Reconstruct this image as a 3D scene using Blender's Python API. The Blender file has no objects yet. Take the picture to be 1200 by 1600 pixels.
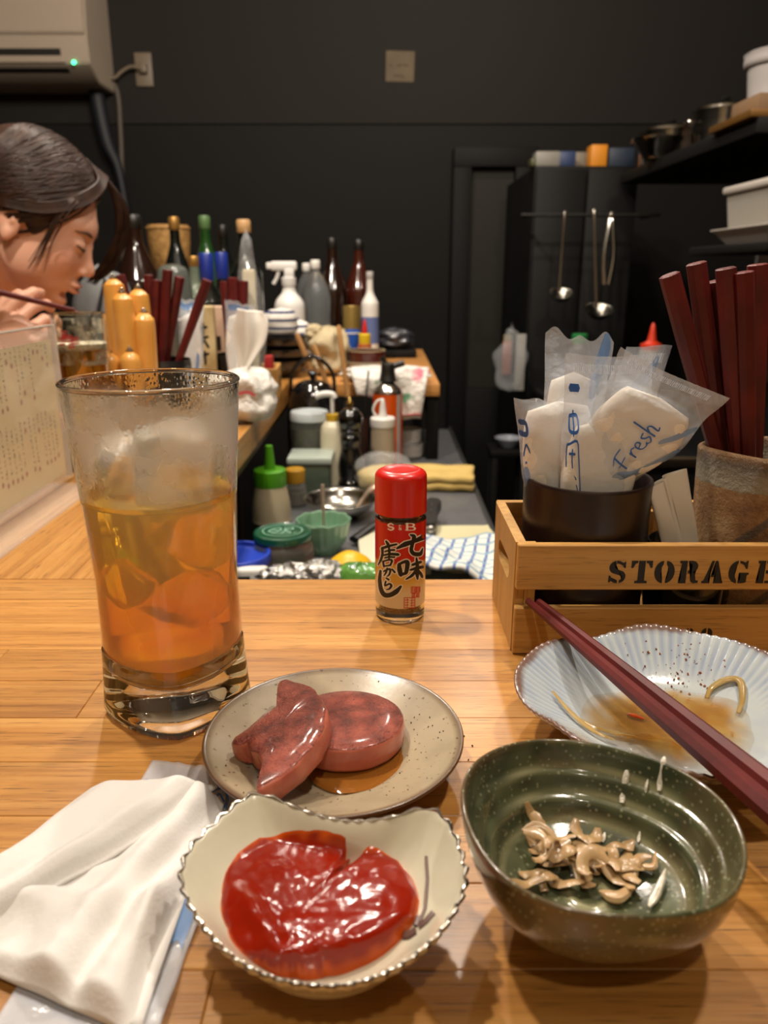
import bpy, bmesh, math, random
import numpy as np
from mathutils import Vector, Matrix, Euler, noise

R = math.radians
PI = math.pi
random.seed(7)
scene = bpy.context.scene
C = scene.collection

# ------------------------------------------------------------------ camera
PITCH = R(17.3)          # looking slightly down over the counter
EYE = 0.2                # lens height above the counter top (counter top is z = 0)
cam_d = bpy.data.cameras.new('camera')
cam = bpy.data.objects.new('camera', cam_d)
C.objects.link(cam)
cam.location = (0, 0, EYE)
cam.rotation_euler = (R(90) - PITCH, 0, 0)
cam_d.sensor_fit = 'VERTICAL'
cam_d.sensor_height = 8.0
cam_d.sensor_width = 6.0
cam_d.lens = 6.0
cam_d.clip_start = 0.01
cam_d.clip_end = 50
cam_d.dof.use_dof = True
cam_d.dof.focus_distance = 0.37
cam_d.dof.aperture_fstop = 2.6
scene.camera = cam

# ------------------------------------------------------------------ world, exposure
w = bpy.data.worlds.new('world')
scene.world = w
w.use_nodes = True
w.node_tree.nodes['Background'].inputs[0].default_value = (1.0, 0.86, 0.70, 1)
w.node_tree.nodes['Background'].inputs[1].default_value = 0.05
scene.view_settings.view_transform = 'Standard'
scene.view_settings.look = 'None'
scene.view_settings.exposure = 0.95
scene.view_settings.gamma = 1.0
scene.view_settings.use_curve_mapping = False
scene.cycles.use_denoising = True
scene.cycles.sample_clamp_indirect = 6.0
scene.cycles.blur_glossy = 0.6
scene.cycles.max_bounces = 16
scene.cycles.transparent_max_bounces = 16
scene.cycles.transmission_bounces = 14

FLOOR_Z = -0.98
CEIL_Z = 1.55
WARM = (1.0, 0.89, 0.765)
# spot lamps that hang from the ceiling: x, y, z, watts
LAMPS = [(-0.42, 0.62, 1.30, 25), (0.48, 0.50, 1.30, 16), (0.02, -0.42, 1.30, 8),
         (-0.35, 1.50, 1.30, 20), (0.12, 1.20, 1.30, 14), (0.30, 2.35, 1.30, 7)]


# ------------------------------------------------------------------ measuring: photo direction -> place in the room
def ray(px, py):
    a = (px - 600) / 1200.0
    b = (800 - py) / 1200.0
    return a, math.cos(PITCH) + b * math.sin(PITCH), -math.sin(PITCH) + b * math.cos(PITCH)


def onz(px, py, z=0.0):
    dx, dy, dz = ray(px, py)
    t = (z - EYE) / dz
    return Vector((dx * t, dy * t, z))


def aty(px, py, Y):
    dx, dy, dz = ray(px, py)
    t = Y / dy
    return Vector((dx * t, Y, EYE + dz * t))


def xat(px, Y, z=0.0):
    return (px - 600) / 1200.0 * (Y * math.cos(PITCH) - (z - EYE) * math.sin(PITCH))


def zat(py, Y):
    return aty(600, py, Y).z


# ------------------------------------------------------------------ materials
def lin(c):
    if isinstance(c, str):
        c = c.lstrip('#')
        c = tuple(int(c[i:i + 2], 16) / 255 for i in (0, 2, 4))
        return tuple(x / 12.92 if x <= 0.04045 else ((x + 0.055) / 1.055) ** 2.4 for x in c) + (1,)
    return tuple(c)[:3] + (1,)


MATS = {}


class NT:
    def __init__(s, name):
        s.m = bpy.data.materials.new(name)
        s.m.use_nodes = True
        s.t = s.m.node_tree
        s.b = s.t.nodes['Principled BSDF']
        s.tc = None

    def n(s, kind, **kw):
        nd = s.t.nodes.new(kind)
        for k, v in kw.items():
            if isinstance(k, str) and k.startswith('i_'):
                key = k[2:]
                key = int(key) if key.isdigit() else key.replace('_', ' ')
                nd.inputs[key].default_value = v
            else:
                setattr(nd, k, v)
        return nd

    def l(s, a, b):
        s.t.links.new(a, b)

    def coord(s, out='Object', scale=(1, 1, 1), rnd=False):
        if s.tc is None:
            s.tc = s.n('ShaderNodeTexCoord')
        mp = s.n('ShaderNodeMapping')
        mp.inputs['Scale'].default_value = scale
        src = s.tc.outputs[out]
        if rnd:
            oi = s.n('ShaderNodeObjectInfo')
            mu = s.n('ShaderNodeVectorMath', operation='SCALE')
            mu.inputs[0].default_value = (7.3, 3.1, 5.7)
            s.l(oi.outputs['Random'], mu.inputs['Scale'])
            ad = s.n('ShaderNodeVectorMath', operation='ADD')
            s.l(src, ad.inputs[0])
            s.l(mu.outputs[0], ad.inputs[1])
            src = ad.outputs[0]
        s.l(src, mp.inputs['Vector'])
        return mp.outputs['Vector']

    def noise(s, vec, scale, detail=3, rough=.5):
        t = s.n('ShaderNodeTexNoise')
        t.inputs['Scale'].default_value = scale
        t.inputs['Detail'].default_value = detail
        t.inputs['Roughness'].default_value = rough
        s.l(vec, t.inputs['Vector'])
        return t.outputs['Fac']

    def ramp(s, fac, stops, interp='LINEAR'):
        r = s.n('ShaderNodeValToRGB')
        r.color_ramp.interpolation = interp
        e = r.color_ramp.elements
        while len(e) < len(stops):
            e.new(0.5)
        for i, (p, c) in enumerate(stops):
            e[i].position = p
            e[i].color = lin(c)
        s.l(fac, r.inputs['Fac'])
        return r.outputs['Color']

    def mix(s, fac, a, b, mode='MIX'):
        m = s.n('ShaderNodeMix', data_type='RGBA', blend_type=mode)
        for sock, v in ((m.inputs[0], fac), (m.inputs[6], a), (m.inputs[7], b)):
            if isinstance(v, bpy.types.NodeSocket):
                s.l(v, sock)
            elif isinstance(v, (int, float)):
                sock.default_value = v
            else:
                sock.default_value = lin(v)
        return m.outputs[2]

    def bump(s, h, strength=.3, dist=.001, prev=None):
        b = s.n('ShaderNodeBump')
        b.inputs['Strength'].default_value = strength
        b.inputs['Distance'].default_value = dist
        s.l(h, b.inputs['Height'])
        if prev is not None:
            s.l(prev, b.inputs['Normal'])
        s.l(b.outputs['Normal'], s.b.inputs['Normal'])
        return b.outputs['Normal']

    def set(s, **kw):
        names = dict(rough='Roughness', metal='Metallic', trans='Transmission Weight', ior='IOR', coat='Coat Weight',
                     coat_rough='Coat Roughness', sss='Subsurface Weight', sss_scale='Subsurface Scale', alpha='Alpha',
                     spec='Specular IOR Level', sheen='Sheen Weight', aniso='Anisotropic')
        for k, v in kw.items():
            s.b.inputs[names[k]].default_value = v
        return s


def mat(name, c='#808080', rough=.5, c2=None, var=None, bump=None, emit=None, sss_rad=None, **kw):
    if name in MATS:
        return MATS[name]
    s = NT(name)
    s.set(rough=rough, **kw)
    s.b.inputs['Base Color'].default_value = lin(c)
    if var:
        v = s.coord(rnd=True)
        f = s.noise(v, var[0], 4)
        s.l(s.ramp(f, [(0.5 - var[1], c), (0.5 + var[1], c2 or c)]), s.b.inputs['Base Color'])
    if bump:
        v = s.coord(rnd=True)
        s.bump(s.noise(v, bump[0], 3), bump[1], bump[2] if len(bump) > 2 else .001)
    if sss_rad:
        s.b.inputs['Subsurface Radius'].default_value = sss_rad
    if emit:
        s.b.inputs['Emission Color'].default_value = lin(c)
        s.b.inputs['Emission Strength'].default_value = emit
    MATS[name] = s.m
    return s.m


def wood_mat(name, dark, midc, light, axis='X', rough=.38, pore=.55, tone=.55, coat=0.15, scale=1.0):
    """lengthwise grain along the given local axis, every piece with its own tone and offset"""
    if name in MATS:
        return MATS[name]
    s = NT(name)
    k = {'X': (1, 14, 14), 'Y': (14, 1, 14), 'Z': (14, 14, 1)}[axis]
    k2 = {'X': (36, 900, 900), 'Y': (900, 36, 900), 'Z': (900, 900, 36)}[axis]
    k3 = {'X': (5, 190, 190), 'Y': (190, 5, 190), 'Z': (190, 190, 5)}[axis]
    v = s.coord(scale=tuple(x * scale for x in k), rnd=True)
    f = s.noise(v, 3.2, 6, .62)
    f3 = s.noise(s.coord(scale=tuple(x * scale for x in k3), rnd=True), 1.4, 4, .6)
    av = s.n('ShaderNodeMix', data_type='FLOAT')
    av.inputs[0].default_value = .5
    s.l(f, av.inputs[2])
    s.l(f3, av.inputs[3])
    col = s.ramp(av.outputs[0], [(.32, dark), (.5, midc), (.68, light)])
    oi = s.n('ShaderNodeObjectInfo')
    tint = s.ramp(oi.outputs['Random'], [(0, (1 - .34 * tone, 1 - .38 * tone, 1 - .42 * tone)), (.5, (1 - .12 * tone,) * 3), (1, (1 + .1 * tone, 1 + .08 * tone, 1 + .04 * tone))])
    col = s.mix(1.0, col, tint, 'MULTIPLY')
    v2 = s.coord(scale=tuple(x * scale for x in k2), rnd=True)
    p = s.noise(v2, 1.5, 2, .5)
    pm = s.ramp(p, [(.30, (1 - pore,) * 3), (.40, (1, 1, 1))])
    col = s.mix(1.0, col, pm, 'MULTIPLY')
    s.l(col, s.b.inputs['Base Color'])
    s.set(rough=rough, coat=coat, coat_rough=.25)
    s.bump(p, .12, .0006)
    MATS[name] = s.m
    return s.m


def vcol_mat(name, rough=.4, attr='col', bump=None, speck=None, **kw):
    """colour of the glaze or print is stored on the mesh (attribute), the rest is ordinary"""
    if name in MATS:
        return MATS[name]
    s = NT(name)
    s.set(rough=rough, **kw)
    a = s.n('ShaderNodeAttribute', attribute_name=attr)
    col = a.outputs['Color']
    if speck:
        sc, th, c = speck
        vo = s.n('ShaderNodeTexVoronoi')
        vo.inputs['Scale'].default_value = sc
        s.l(s.coord(), vo.inputs['Vector'])
        m = s.ramp(vo.outputs['Distance'], [(th * .6, (1, 1, 1)), (th, (0, 0, 0))])
        col = s.mix(m, col, c)
    s.l(col, s.b.inputs['Base Color'])
    if bump:
        s.bump(s.noise(s.coord(), bump[0], 3), bump[1], bump[2])
    MATS[name] = s.m
    return s.m


# ------------------------------------------------------------------ objects
def tag(o, label=None, cat=None, group=None, kind=None):
    if label: o['label'] = label
    if cat: o['category'] = cat
    if group: o['group'] = group
    if kind: o['kind'] = kind
    return o


def thing(name, label, cat, loc=(0, 0, 0), rz=0, group=None, rot=None):
    o = bpy.data.objects.new(name, None)
    C.objects.link(o)
    o.empty_display_size = .02
    o.location = loc
    o.rotation_euler = rot if rot else (0, 0, rz)
    return tag(o, label, cat, group)


def obj(name, geo, m, parent=None, smooth=True, loc=None, rot=None, sharp=38, cols=None):
    v, f = geo
    me = bpy.data.meshes.new(name)
    me.from_pydata([tuple(map(float, p)) for p in v], [], [tuple(map(int, q)) for q in f])
    me.update()
    return mobj(name, me, m, parent, smooth, loc, rot, sharp, cols)


def mobj(name, me, m, parent=None, smooth=True, loc=None, rot=None, sharp=38, cols=None):
    if smooth and len(me.polygons):
        me.polygons.foreach_set('use_smooth', [True] * len(me.polygons))
        if sharp:
            me.set_sharp_from_angle(angle=R(sharp))
    if cols is not None:
        ca = me.color_attributes.new('col', 'FLOAT_COLOR', 'POINT')
        ca.data.foreach_set('color', np.asarray([tuple(c)[:3] + (1,) for c in cols], dtype=np.float32).ravel())
    o = bpy.data.objects.new(name, me)
    C.objects.link(o)
    if m is not None:
        for mm in (m if isinstance(m, (list, tuple)) else [m]):
            me.materials.append(mm)
    if parent is not None:
        o.parent = parent
    if loc is not None: o.location = loc
    if rot is not None: o.rotation_euler = rot
    return o


def bm_geo(bm):
    bm.verts.ensure_lookup_table()
    bm.verts.index_update()
    g = ([v.co.copy() for v in bm.verts], [[v.index for v in f.verts] for f in bm.faces])
    bm.free()
    return g


def join(*gs):
    V, F = [], []
    for v, f in gs:
        n = len(V)
        V += [Vector(p) for p in v]
        F += [[i + n for i in q] for q in f]
    return V, F


def xf(g, loc=(0, 0, 0), rot=(0, 0, 0), sc=(1, 1, 1)):
    M = Matrix.Translation(loc) @ Euler(rot).to_matrix().to_4x4() @ Matrix.Diagonal((*sc, 1))
    return [M @ Vector(p) for p in g[0]], g[1]


def box(sx, sy, sz, bev=0, seg=2, c=(0, 0, 0)):
    """box with its base centre at c"""
    bm = bmesh.new()
    bmesh.ops.create_cube(bm, size=1)
    for v in bm.verts:
        v.co = Vector((v.co.x * sx + c[0], v.co.y * sy + c[1], (v.co.z + .5) * sz + c[2]))
    if bev > 0:
        bmesh.ops.bevel(bm, geom=bm.edges[:], offset=bev, segments=seg, profile=.5, affect='EDGES', clamp_overlap=True)
    return bm_geo(bm)


def cat(pts, n=6, closed=False):
    """Catmull-Rom through the points"""
    P = [Vector(tuple(p) if len(p) == 3 else (p[0], p[1], 0)) for p in pts]
    k = len(P)
    out = []
    for i in range(k if closed else k - 1):
        p1, p2 = P[i], P[(i + 1) % k]
        p0 = P[i - 1] if (closed or i > 0) else p1 * 2 - p2
        p3 = P[(i + 2) % k] if (closed or i + 2 < k) else p2 * 2 - p1
        for j in range(n):
            t = j / n
            out.append(.5 * ((2 * p1) + (p2 - p0) * t + (2 * p0 - 5 * p1 + 4 * p2 - p3) * t * t + (3 * p1 - p0 - 3 * p2 + p3) * t ** 3))
    if not closed:
        out.append(P[-1])
    return out


def prof(pts, n=5):
    return [(max(p.x, 0), p.y) for p in cat([(r, z) for r, z in pts], n)]


def lathe(pr, seg=40, fn=None, closed=False):
    """revolve (r, z); fn(angle, r, z, i) -> (x, y, z)"""
    V, F, rows = [], [], []
    for i, (r, z) in enumerate(pr):
        if r < 1e-6 and fn is None:
            rows.append([len(V)])
            V.append(Vector((0, 0, z)))
            continue
        if r < 1e-6:
            rows.append([len(V)])
            q = fn(0, 0, z, i)
            V.append(Vector((q[0], q[1], q[2])))
            continue
        row = []
        for j in range(seg):
            a = 2 * PI * j / seg
            row.append(len(V))
            V.append(Vector(fn(a, r, z, i)) if fn else Vector((r * math.cos(a), r * math.sin(a), z)))
        rows.append(row)
    n = len(rows)
    for i in range(n if closed else n - 1):
        a, b = rows[i], rows[(i + 1) % n]
        if len(a) == 1 and len(b) == 1:
            continue
        for j in range(seg):
            k = (j + 1) % seg
            if len(a) == 1:
                F.append((a[0], b[k], b[j]))
            elif len(b) == 1:
                F.append((a[j], a[k], b[0]))
            else:
                F.append((a[j], a[k], b[k], b[j]))
    return V, F


def frames(P):
    T = []
    n = len(P)
    for i in range(n):
        d = P[min(i + 1, n - 1)] - P[max(i - 1, 0)]
        T.append(d.normalized() if d.length > 1e-9 else Vector((0, 0, 1)))
    up = Vector((0, 0, 1)) if abs(T[0].z) < .9 else Vector((1, 0, 0))
    u = T[0].cross(up).normalized()
    out = []
    for i in range(n):
        u = (u - T[i] * u.dot(T[i]))
        u = u.normalized() if u.length > 1e-9 else T[i].orthogonal().normalized()
        out.append((T[i], u, T[i].cross(u).normalized()))
    return out


def tube(P, r, seg=8, flat=1.0, closed=False, section=None):
    P = [Vector(p) for p in P]
    n = len(P)
    rr = r if isinstance(r, (list, tuple)) else [r] * n
    if len(rr) != n:
        rr = [rr[min(int(i / (n - 1) * (len(rr) - 1)), len(rr) - 2)] * (1 - (i / (n - 1) * (len(rr) - 1) - min(int(i / (n - 1) * (len(rr) - 1)), len(rr) - 2))) + rr[min(int(i / (n - 1) * (len(rr) - 1)), len(rr) - 2) + 1] * (i / (n - 1) * (len(rr) - 1) - min(int(i / (n - 1) * (len(rr) - 1)), len(rr) - 2)) for i in range(n)]
    V, F = [], []
    sec = section or [(math.cos(2 * PI * j / seg), math.sin(2 * PI * j / seg)) for j in range(seg)]
    seg = len(sec)
    for i, (t, u, v) in enumerate(frames(P)):
        for a, b in sec:
            V.append(P[i] + u * (a * rr[i]) + v * (b * rr[i] * flat))
    for i in range(n if closed else n - 1):
        k = (i + 1) % n
        for j in range(seg):
            q = (j + 1) % seg
            F.append((i * seg + j, i * seg + q, k * seg + q, k * seg + j))
    if not closed:
        F.append(tuple(range(seg))[::-1])
        F.append(tuple((n - 1) * seg + j for j in range(seg)))
    return V, F


def grid(nu, nv, fn, wrap_u=False):
    V, F = [], []
    for j in range(nv):
        for i in range(nu):
            V.append(Vector(fn(i / (nu if wrap_u else nu - 1), j / (nv - 1))))
    for j in range(nv - 1):
        for i in range(nu if wrap_u else nu - 1):
            k = (i + 1) % nu
            F.append((j * nu + i, j * nu + k, (j + 1) * nu + k, (j + 1) * nu + i))
    return V, F


def solid(o, t, off=0):
    m = o.modifiers.new('thickness', 'SOLIDIFY')
    m.thickness = t
    m.offset = off
    return o


def prism(pts2, z0, z1, bev=0, seg=2, plane='XY'):
    """extruded outline"""
    bm = bmesh.new()
    vs = [bm.verts.new((p[0], p[1], z0)) for p in pts2]
    f = bm.faces.new(vs)
    e = bmesh.ops.extrude_face_region(bm, geom=[f])
    for v in e['geom']:
        if isinstance(v, bmesh.types.BMVert):
            v.co.z = z1
    bmesh.ops.recalc_face_normals(bm, faces=bm.faces)
    if bev:
        bmesh.ops.bevel(bm, geom=bm.edges[:], offset=bev, segments=seg, affect='EDGES', clamp_overlap=True)
    return bm_geo(bm)


def ribbon(P, wd, mapf, nw=3, nsub=5, taper=None):
    """flat brush stroke through 2-D points; wd = width or list; mapf(u, v) -> 3-D"""
    Q = cat(P, nsub) if len(P) > 2 else [Vector((*P[0], 0)).lerp(Vector((*P[1], 0)), i / 6) for i in range(7)]
    n = len(Q)
    ws = wd if isinstance(wd, (list, tuple)) else [wd, wd]
    V, F = [], []
    for i in range(n):
        d = (Q[min(i + 1, n - 1)] - Q[max(i - 1, 0)])
        d = d.normalized() if d.length > 0 else Vector((1, 0, 0))
        nx, ny = -d.y, d.x
        s = i / (n - 1) * (len(ws) - 1)
        k = min(int(s), len(ws) - 2)
        wv = ws[k] * (1 - s + k) + ws[k + 1] * (s - k)
        for j in range(nw + 1):
            o = (j / nw - .5) * wv
            cap = 0
            if i == 0: cap = -math.sqrt(max(0, .25 - (j / nw - .5) ** 2)) * wv
            if i == n - 1: cap = math.sqrt(max(0, .25 - (j / nw - .5) ** 2)) * wv
            V.append(Vector(mapf(Q[i].x + nx * o + d.x * cap, Q[i].y + ny * o + d.y * cap)))
    for i in range(n - 1):
        for j in range(nw):
            a = i * (nw + 1) + j
            F.append((a, a + 1, a + nw + 2, a + nw + 1))
    return V, F


def copy_tree(o, parent=None, label=None, group=None):
    c = o.copy()
    C.objects.link(c)
    if parent is not None:
        c.parent = parent
    if label: c['label'] = label
    if group: c['group'] = group
    for ch in list(o.children):
        copy_tree(ch, c)
    return c


def sm(a, b, x):
    t = max(0.0, min(1.0, (x - a) / (b - a)))
    return t * t * (3 - 2 * t)


def nz(x, y, z=0.0, s=1.0):
    return noise.noise(Vector((x * s, y * s, z * s)))
# ------------------------------------------------------------------ lamps
for i, (x, y, z, wt) in enumerate(LAMPS):
    t = thing('pendant_lamp', 'black pendant lamp on a cord above ' + ['the left end of the counter', 'the storage crate', 'the seats before the counter', 'the far left counter', 'the kitchen worktop', 'the kitchen aisle'][i], 'lamp', (x, y, z), group='pendant lamps under the ceiling')
    obj('lamp_shade', lathe(prof([(.012, .14), (.03, .13), (.05, .07), (.062, .0)], 4) + prof([(.060, 0), (.048, .07), (.028, .125), (.001, .13)], 4), 28), mat('lamp_black', '#15130f', .5), t)
    obj('bulb', lathe(prof([(0, .014), (.016, .022), (.020, .042), (.012, .075), (.012, .11)], 4), 20), mat('bulb', (1, .8, .55), .4, emit=6), t)
    obj('cord', tube([(0, 0, .13), (0, 0, CEIL_Z - z)], .003, 8), mat('lamp_black'), t)
    ld = bpy.data.lights.new('lamp_light', 'POINT')
    ld.energy = wt
    ld.color = WARM
    ld.shadow_soft_size = .03
    lo = bpy.data.objects.new('lamp_light', ld)
    C.objects.link(lo)
    lo.location = (0, 0, -.045)
    lo.parent = t

# ------------------------------------------------------------------ room shell
WALL = mat('wall_paint', '#211e1b', .75, spec=.2, bump=(60, .15, .002))
WALLD = mat('wall_paint_dark', '#141210', .7, spec=.2, bump=(60, .15, .002))
X0, X1, YB, YF = -1.9, 1.5, 3.25, -1.2


def struct(name, geo, m, **k):
    return tag(obj(name, geo, m, None, **k), kind='structure')


struct('floor', box(X1 - X0 + .2, YB - YF + .2, .05, c=((X0 + X1) / 2, (YB + YF) / 2, FLOOR_Z - .05)), mat('floor_dark', '#2b2722', .6, c2='#39332c', var=(6, .2)))
struct('ceiling', box(X1 - X0 + .2, YB - YF + .2, .05, c=((X0 + X1) / 2, (YB + YF) / 2, CEIL_Z)), mat('ceiling_paint', '#6a5e4e', .8))
SEAM = zat(193, YB)
wl = struct('wall_back', box(X1 - X0, .06, CEIL_Z - SEAM, c=((X0 + X1) / 2, YB + .03, SEAM)), WALL)
obj('lower_panel', box(X1 - X0, .05, SEAM - FLOOR_Z, c=((X0 + X1) / 2, YB + .035, FLOOR_Z)), WALLD, wl)
struct('wall_left', box(.06, YB - YF, CEIL_Z - FLOOR_Z, c=(X0 - .03, (YB + YF) / 2, FLOOR_Z)), WALL)
wr = struct('wall_right', box(.06, YB - YF, CEIL_Z - FLOOR_Z, c=(X1 + .03, (YB + YF) / 2, FLOOR_Z)), mat('wall_brown', '#3a2d22', .7))
struct('wall_front', box(X1 - X0, .06, CEIL_Z - FLOOR_Z, c=((X0 + X1) / 2, YF - .03, FLOOR_Z)), mat('wall_plaster', '#a8946f', .8))

# doorway at the back: dark posts with a grey panel between
xa, xb, xc, xd = (xat(p, YB - .05, .1) for p in (703, 730, 795, 828))
ztop = zat(262, YB - .05)
zbot = zat(606, YB - .05)
d = struct('door_1', box(xc - xb, .03, ztop - zbot, c=((xb + xc) / 2, YB - .016, zbot)), mat('door_grey', '#26241f', .6, spec=.2))
DARK = mat('near_black', '#0b0a09', .65, spec=.2)
obj('door_post', box(xb - xa, .08, ztop - FLOOR_Z, .004, c=((xa + xb) / 2, YB - .041, FLOOR_Z)), DARK, d)
obj('door_post', box(xd - xc, .08, ztop - FLOOR_Z, .004, c=((xc + xd) / 2, YB - .041, FLOOR_Z)), DARK, d)
obj('lintel', box(xd - xa, .08, .07, .004, c=((xa + xd) / 2, YB - .041, ztop)), mat('near_black2', '#110f0e', .65, spec=.2), d)
obj('lower_leaf', box(xc - xb, .05, zbot - FLOOR_Z, .003, c=((xb + xc) / 2, YB - .026, FLOOR_Z)), DARK, d)

# ------------------------------------------------------------------ counters
STAVE = wood_mat('oak_staves_x', '#925e26', '#b9813c', '#cd9b55', 'X', rough=.36, coat=.25)
STAVEY = wood_mat('oak_staves_y', '#925e26', '#b9813c', '#cd9b55', 'Y', rough=.36, coat=.25)
BRACE = mat('counter_front', '#4a3826', .6, c2='#5b452d', var=(8, .2))
EDGE_Y = 0.4876          # kitchen-side edge of the near counter
EDGE_X = -0.182          # kitchen-side edge of the left counter
TH = .036
ct = thing('bar_counter', 'honey-coloured stave wood bar counter carrying the tall glass and the dishes', 'counter', (0, .2, 0))
rs = random.Random(3)


def staves(parent, along, a0, a1, b0, b1, wst, m, org, lo, hi):
    nrow = round((b1 - b0) / wst)
    wst = (b1 - b0) / nrow
    for r in range(nrow):
        p = a0
        first = True
        while p < a1 - 1e-6:
            ln = rs.uniform(lo, hi) * (rs.uniform(.3, 1) if first else 1)
            first = False
            q = min(a1, p + ln)
            if a1 - q < .08:
                q = a1
            g = .00012
            sx, sy = (q - p - g, wst - g) if along == 'X' else (wst - g, q - p - g)
            ca, cb = (p + q) / 2, b0 + (r + .5) * wst
            cx, cy = (ca, cb) if along == 'X' else (cb, ca)
            o = obj('plank', box(sx, sy, TH, .0004, 1, c=(0, 0, -TH)), m, parent, smooth=False, loc=(cx - org[0], cy - org[1], 0))
            p = q


staves(ct, 'X', -.95, 1.0, -.06, EDGE_Y, .0345, STAVE, (0, .2), .32, .62)
obj('underboard', box(1.95, .54, .02, .002, c=(.025, .214 - .2, -TH - .0205)), BRACE, ct)
obj('front_panel', box(1.95, .02, -FLOOR_Z - TH - .021, c=(.025, .25 - .2, FLOOR_Z)), BRACE, ct)
lc = thing('bar_counter', 'side leg of the wooden bar counter with bottles, sausages and a menu on it', 'counter', (-.39, 1.3, 0))
staves(lc, 'Y', EDGE_Y + .0006, 2.15, -.62, EDGE_X, .0345, STAVEY, (-.39, 1.3), .5, .9)
obj('underboard', box(.42, 1.65, .02, .002, c=(-.401 + .39, 1.315 - 1.3, -TH - .0205)), BRACE, lc)
obj('front_panel', box(.02, 1.6, -FLOOR_Z - TH - .021, c=(-.42 + .39, 0.02, FLOOR_Z)), BRACE, lc)

# kitchen worktop, lower than the bar
WZ = -.15
STEELDK = mat('worktop_steel', '#66676a', .42, metal=.35, c2='#727376', var=(30, .2), bump=(200, .04, .0005))
wt = thing('kitchen_worktop', 'dark grey steel kitchen worktop with bottles, bowls and cutting boards', 'worktop', (0, 1.05, WZ))
WX0, WX1, WY1 = EDGE_X + .003, .158, 1.78
obj('top', box(WX1 - WX0, WY1 - .52, .03, .004, c=((WX0 + WX1) / 2, (WY1 + .52) / 2 - 1.05, -.03)), STEELDK, wt)
obj('rim', box(.006, WY1 - .52, .006, .002, c=(WX1 - .004, (WY1 + .52) / 2 - 1.05, .0003)), mat('steel_edge', '#77787a', .3, metal=.9), wt)
obj('base', box(WX1 - WX0 - .03, WY1 - .56, WZ - .03 - FLOOR_Z, c=((WX0 + WX1) / 2, (WY1 + .5) / 2 - 1.05, FLOOR_Z - WZ)), mat('cabinet_dark', '#141312', .5), wt)

# wooden shelf on a black frame above the far end of the worktop
SY0, SY1, SX1 = 1.46, 2.15, .108
sh = thing('shelf_unit', 'wooden shelf on a black frame above the far end of the worktop', 'shelf', (-.03, 1.8, 0))
WOODS = wood_mat('shelf_wood', '#9a6630', '#bd8444', '#cf9c5c', 'X', rough=.45)
obj('board', box(SX1 - EDGE_X - .004, SY1 - SY0, .024, .002, c=((SX1 + EDGE_X) / 2 + .03, (SY0 + SY1) / 2 - 1.8, -.0245)), WOODS, sh)
for sy in (SY0 + .02, SY1 - .02):
    obj('leg', box(.024, .024, -WZ - .025 if sy < WY1 else -FLOOR_Z - .025, .002, c=(SX1 - .014 + .03, sy - 1.8, WZ + .0002 if sy < WY1 else FLOOR_Z)), DARK, sh)
obj('end_panel', box(.012, SY1 - SY0 - .06, .07, .001, c=(SX1 - .01 + .03, (SY0 + SY1) / 2 - 1.8, -.095)), DARK, sh)
# ================================================================== things on the near counter
def poly_r(pts, cx, cy):
    """outline points -> radius as a function of angle around (cx, cy)"""
    A = sorted((math.atan2(p[1] - cy, p[0] - cx), math.hypot(p[0] - cx, p[1] - cy)) for p in pts)
    aa = [a for a, _ in A]
    rr = [r for _, r in A]
    aa = [aa[-1] - 2 * PI] + aa + [aa[0] + 2 * PI]
    rr = [rr[-1]] + rr + [rr[0]]
    def f(a):
        a = (a + PI) % (2 * PI) - PI
        return float(np.interp(a, aa, rr))
    return f


GLASS = mat('clear_glass', '#f4f6f4', .02, trans=1, ior=1.48)

# ------------------------------------------------------------------ spice bottle
SP = Vector((.0098, .431, 0))
SR = .0149
t = thing('spice_bottle', 'small glass spice bottle with a red cap and a red and gold label', 'spice bottle', SP)
zc = .0668
obj('glass_body', lathe(prof([(0, .0012), (.0095, .001), (.0128, 0), (.0144, .0018), (SR, .0055), (SR, .03), (SR, .0605), (.0147, .0635)], 4) + [(.0128, .0645), (.0128, .069), (.0112, .069)] + prof([(.0112, .064), (.0128, .060), (.0131, .03), (.0131, .009), (.0118, .0062), (0, .0058)], 4), 64), mat('bottle_glass', '#f2f4ee', .03, trans=1, ior=1.46), t)
obj('spice_powder', lathe([(0, .0062), (.0114, .0064), (.0129, .0092), (.0129, .0585), (.0105, .0600), (0, .0604)], 40), mat('shichimi', '#b98a58', .9, c2='#8a4a26', var=(900, .12), bump=(1500, .6, .001)), t)
capg = lathe(prof([(0, .0915), (.009, .0915)], 2) + [(.0098, .0920), (.0112, .0920), (.0120, .0915)] + prof([(.0135, .0909), (.0147, .0894), (.0151, .0868), (.0152, .075), (.0153, zc)], 4) + [(.0143, zc), (.0140, .085), (0, .086)], 72)
obj('cap', capg, mat('cap_red', '#c81508', .32, coat=.3, coat_rough=.2), t)


def label_map(layer):
    rad = SR + .00022 + layer * .00009
    def f(cx, cy):
        u = (cx - 352) / 205.0
        a = math.asin(max(-.999, min(.999, u)))
        py = 700 + cy / 5.333
        z = zat(py, SP.y - SR * math.cos(a))
        return (rad * math.sin(a), -rad * math.cos(a), z)
    return f


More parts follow.
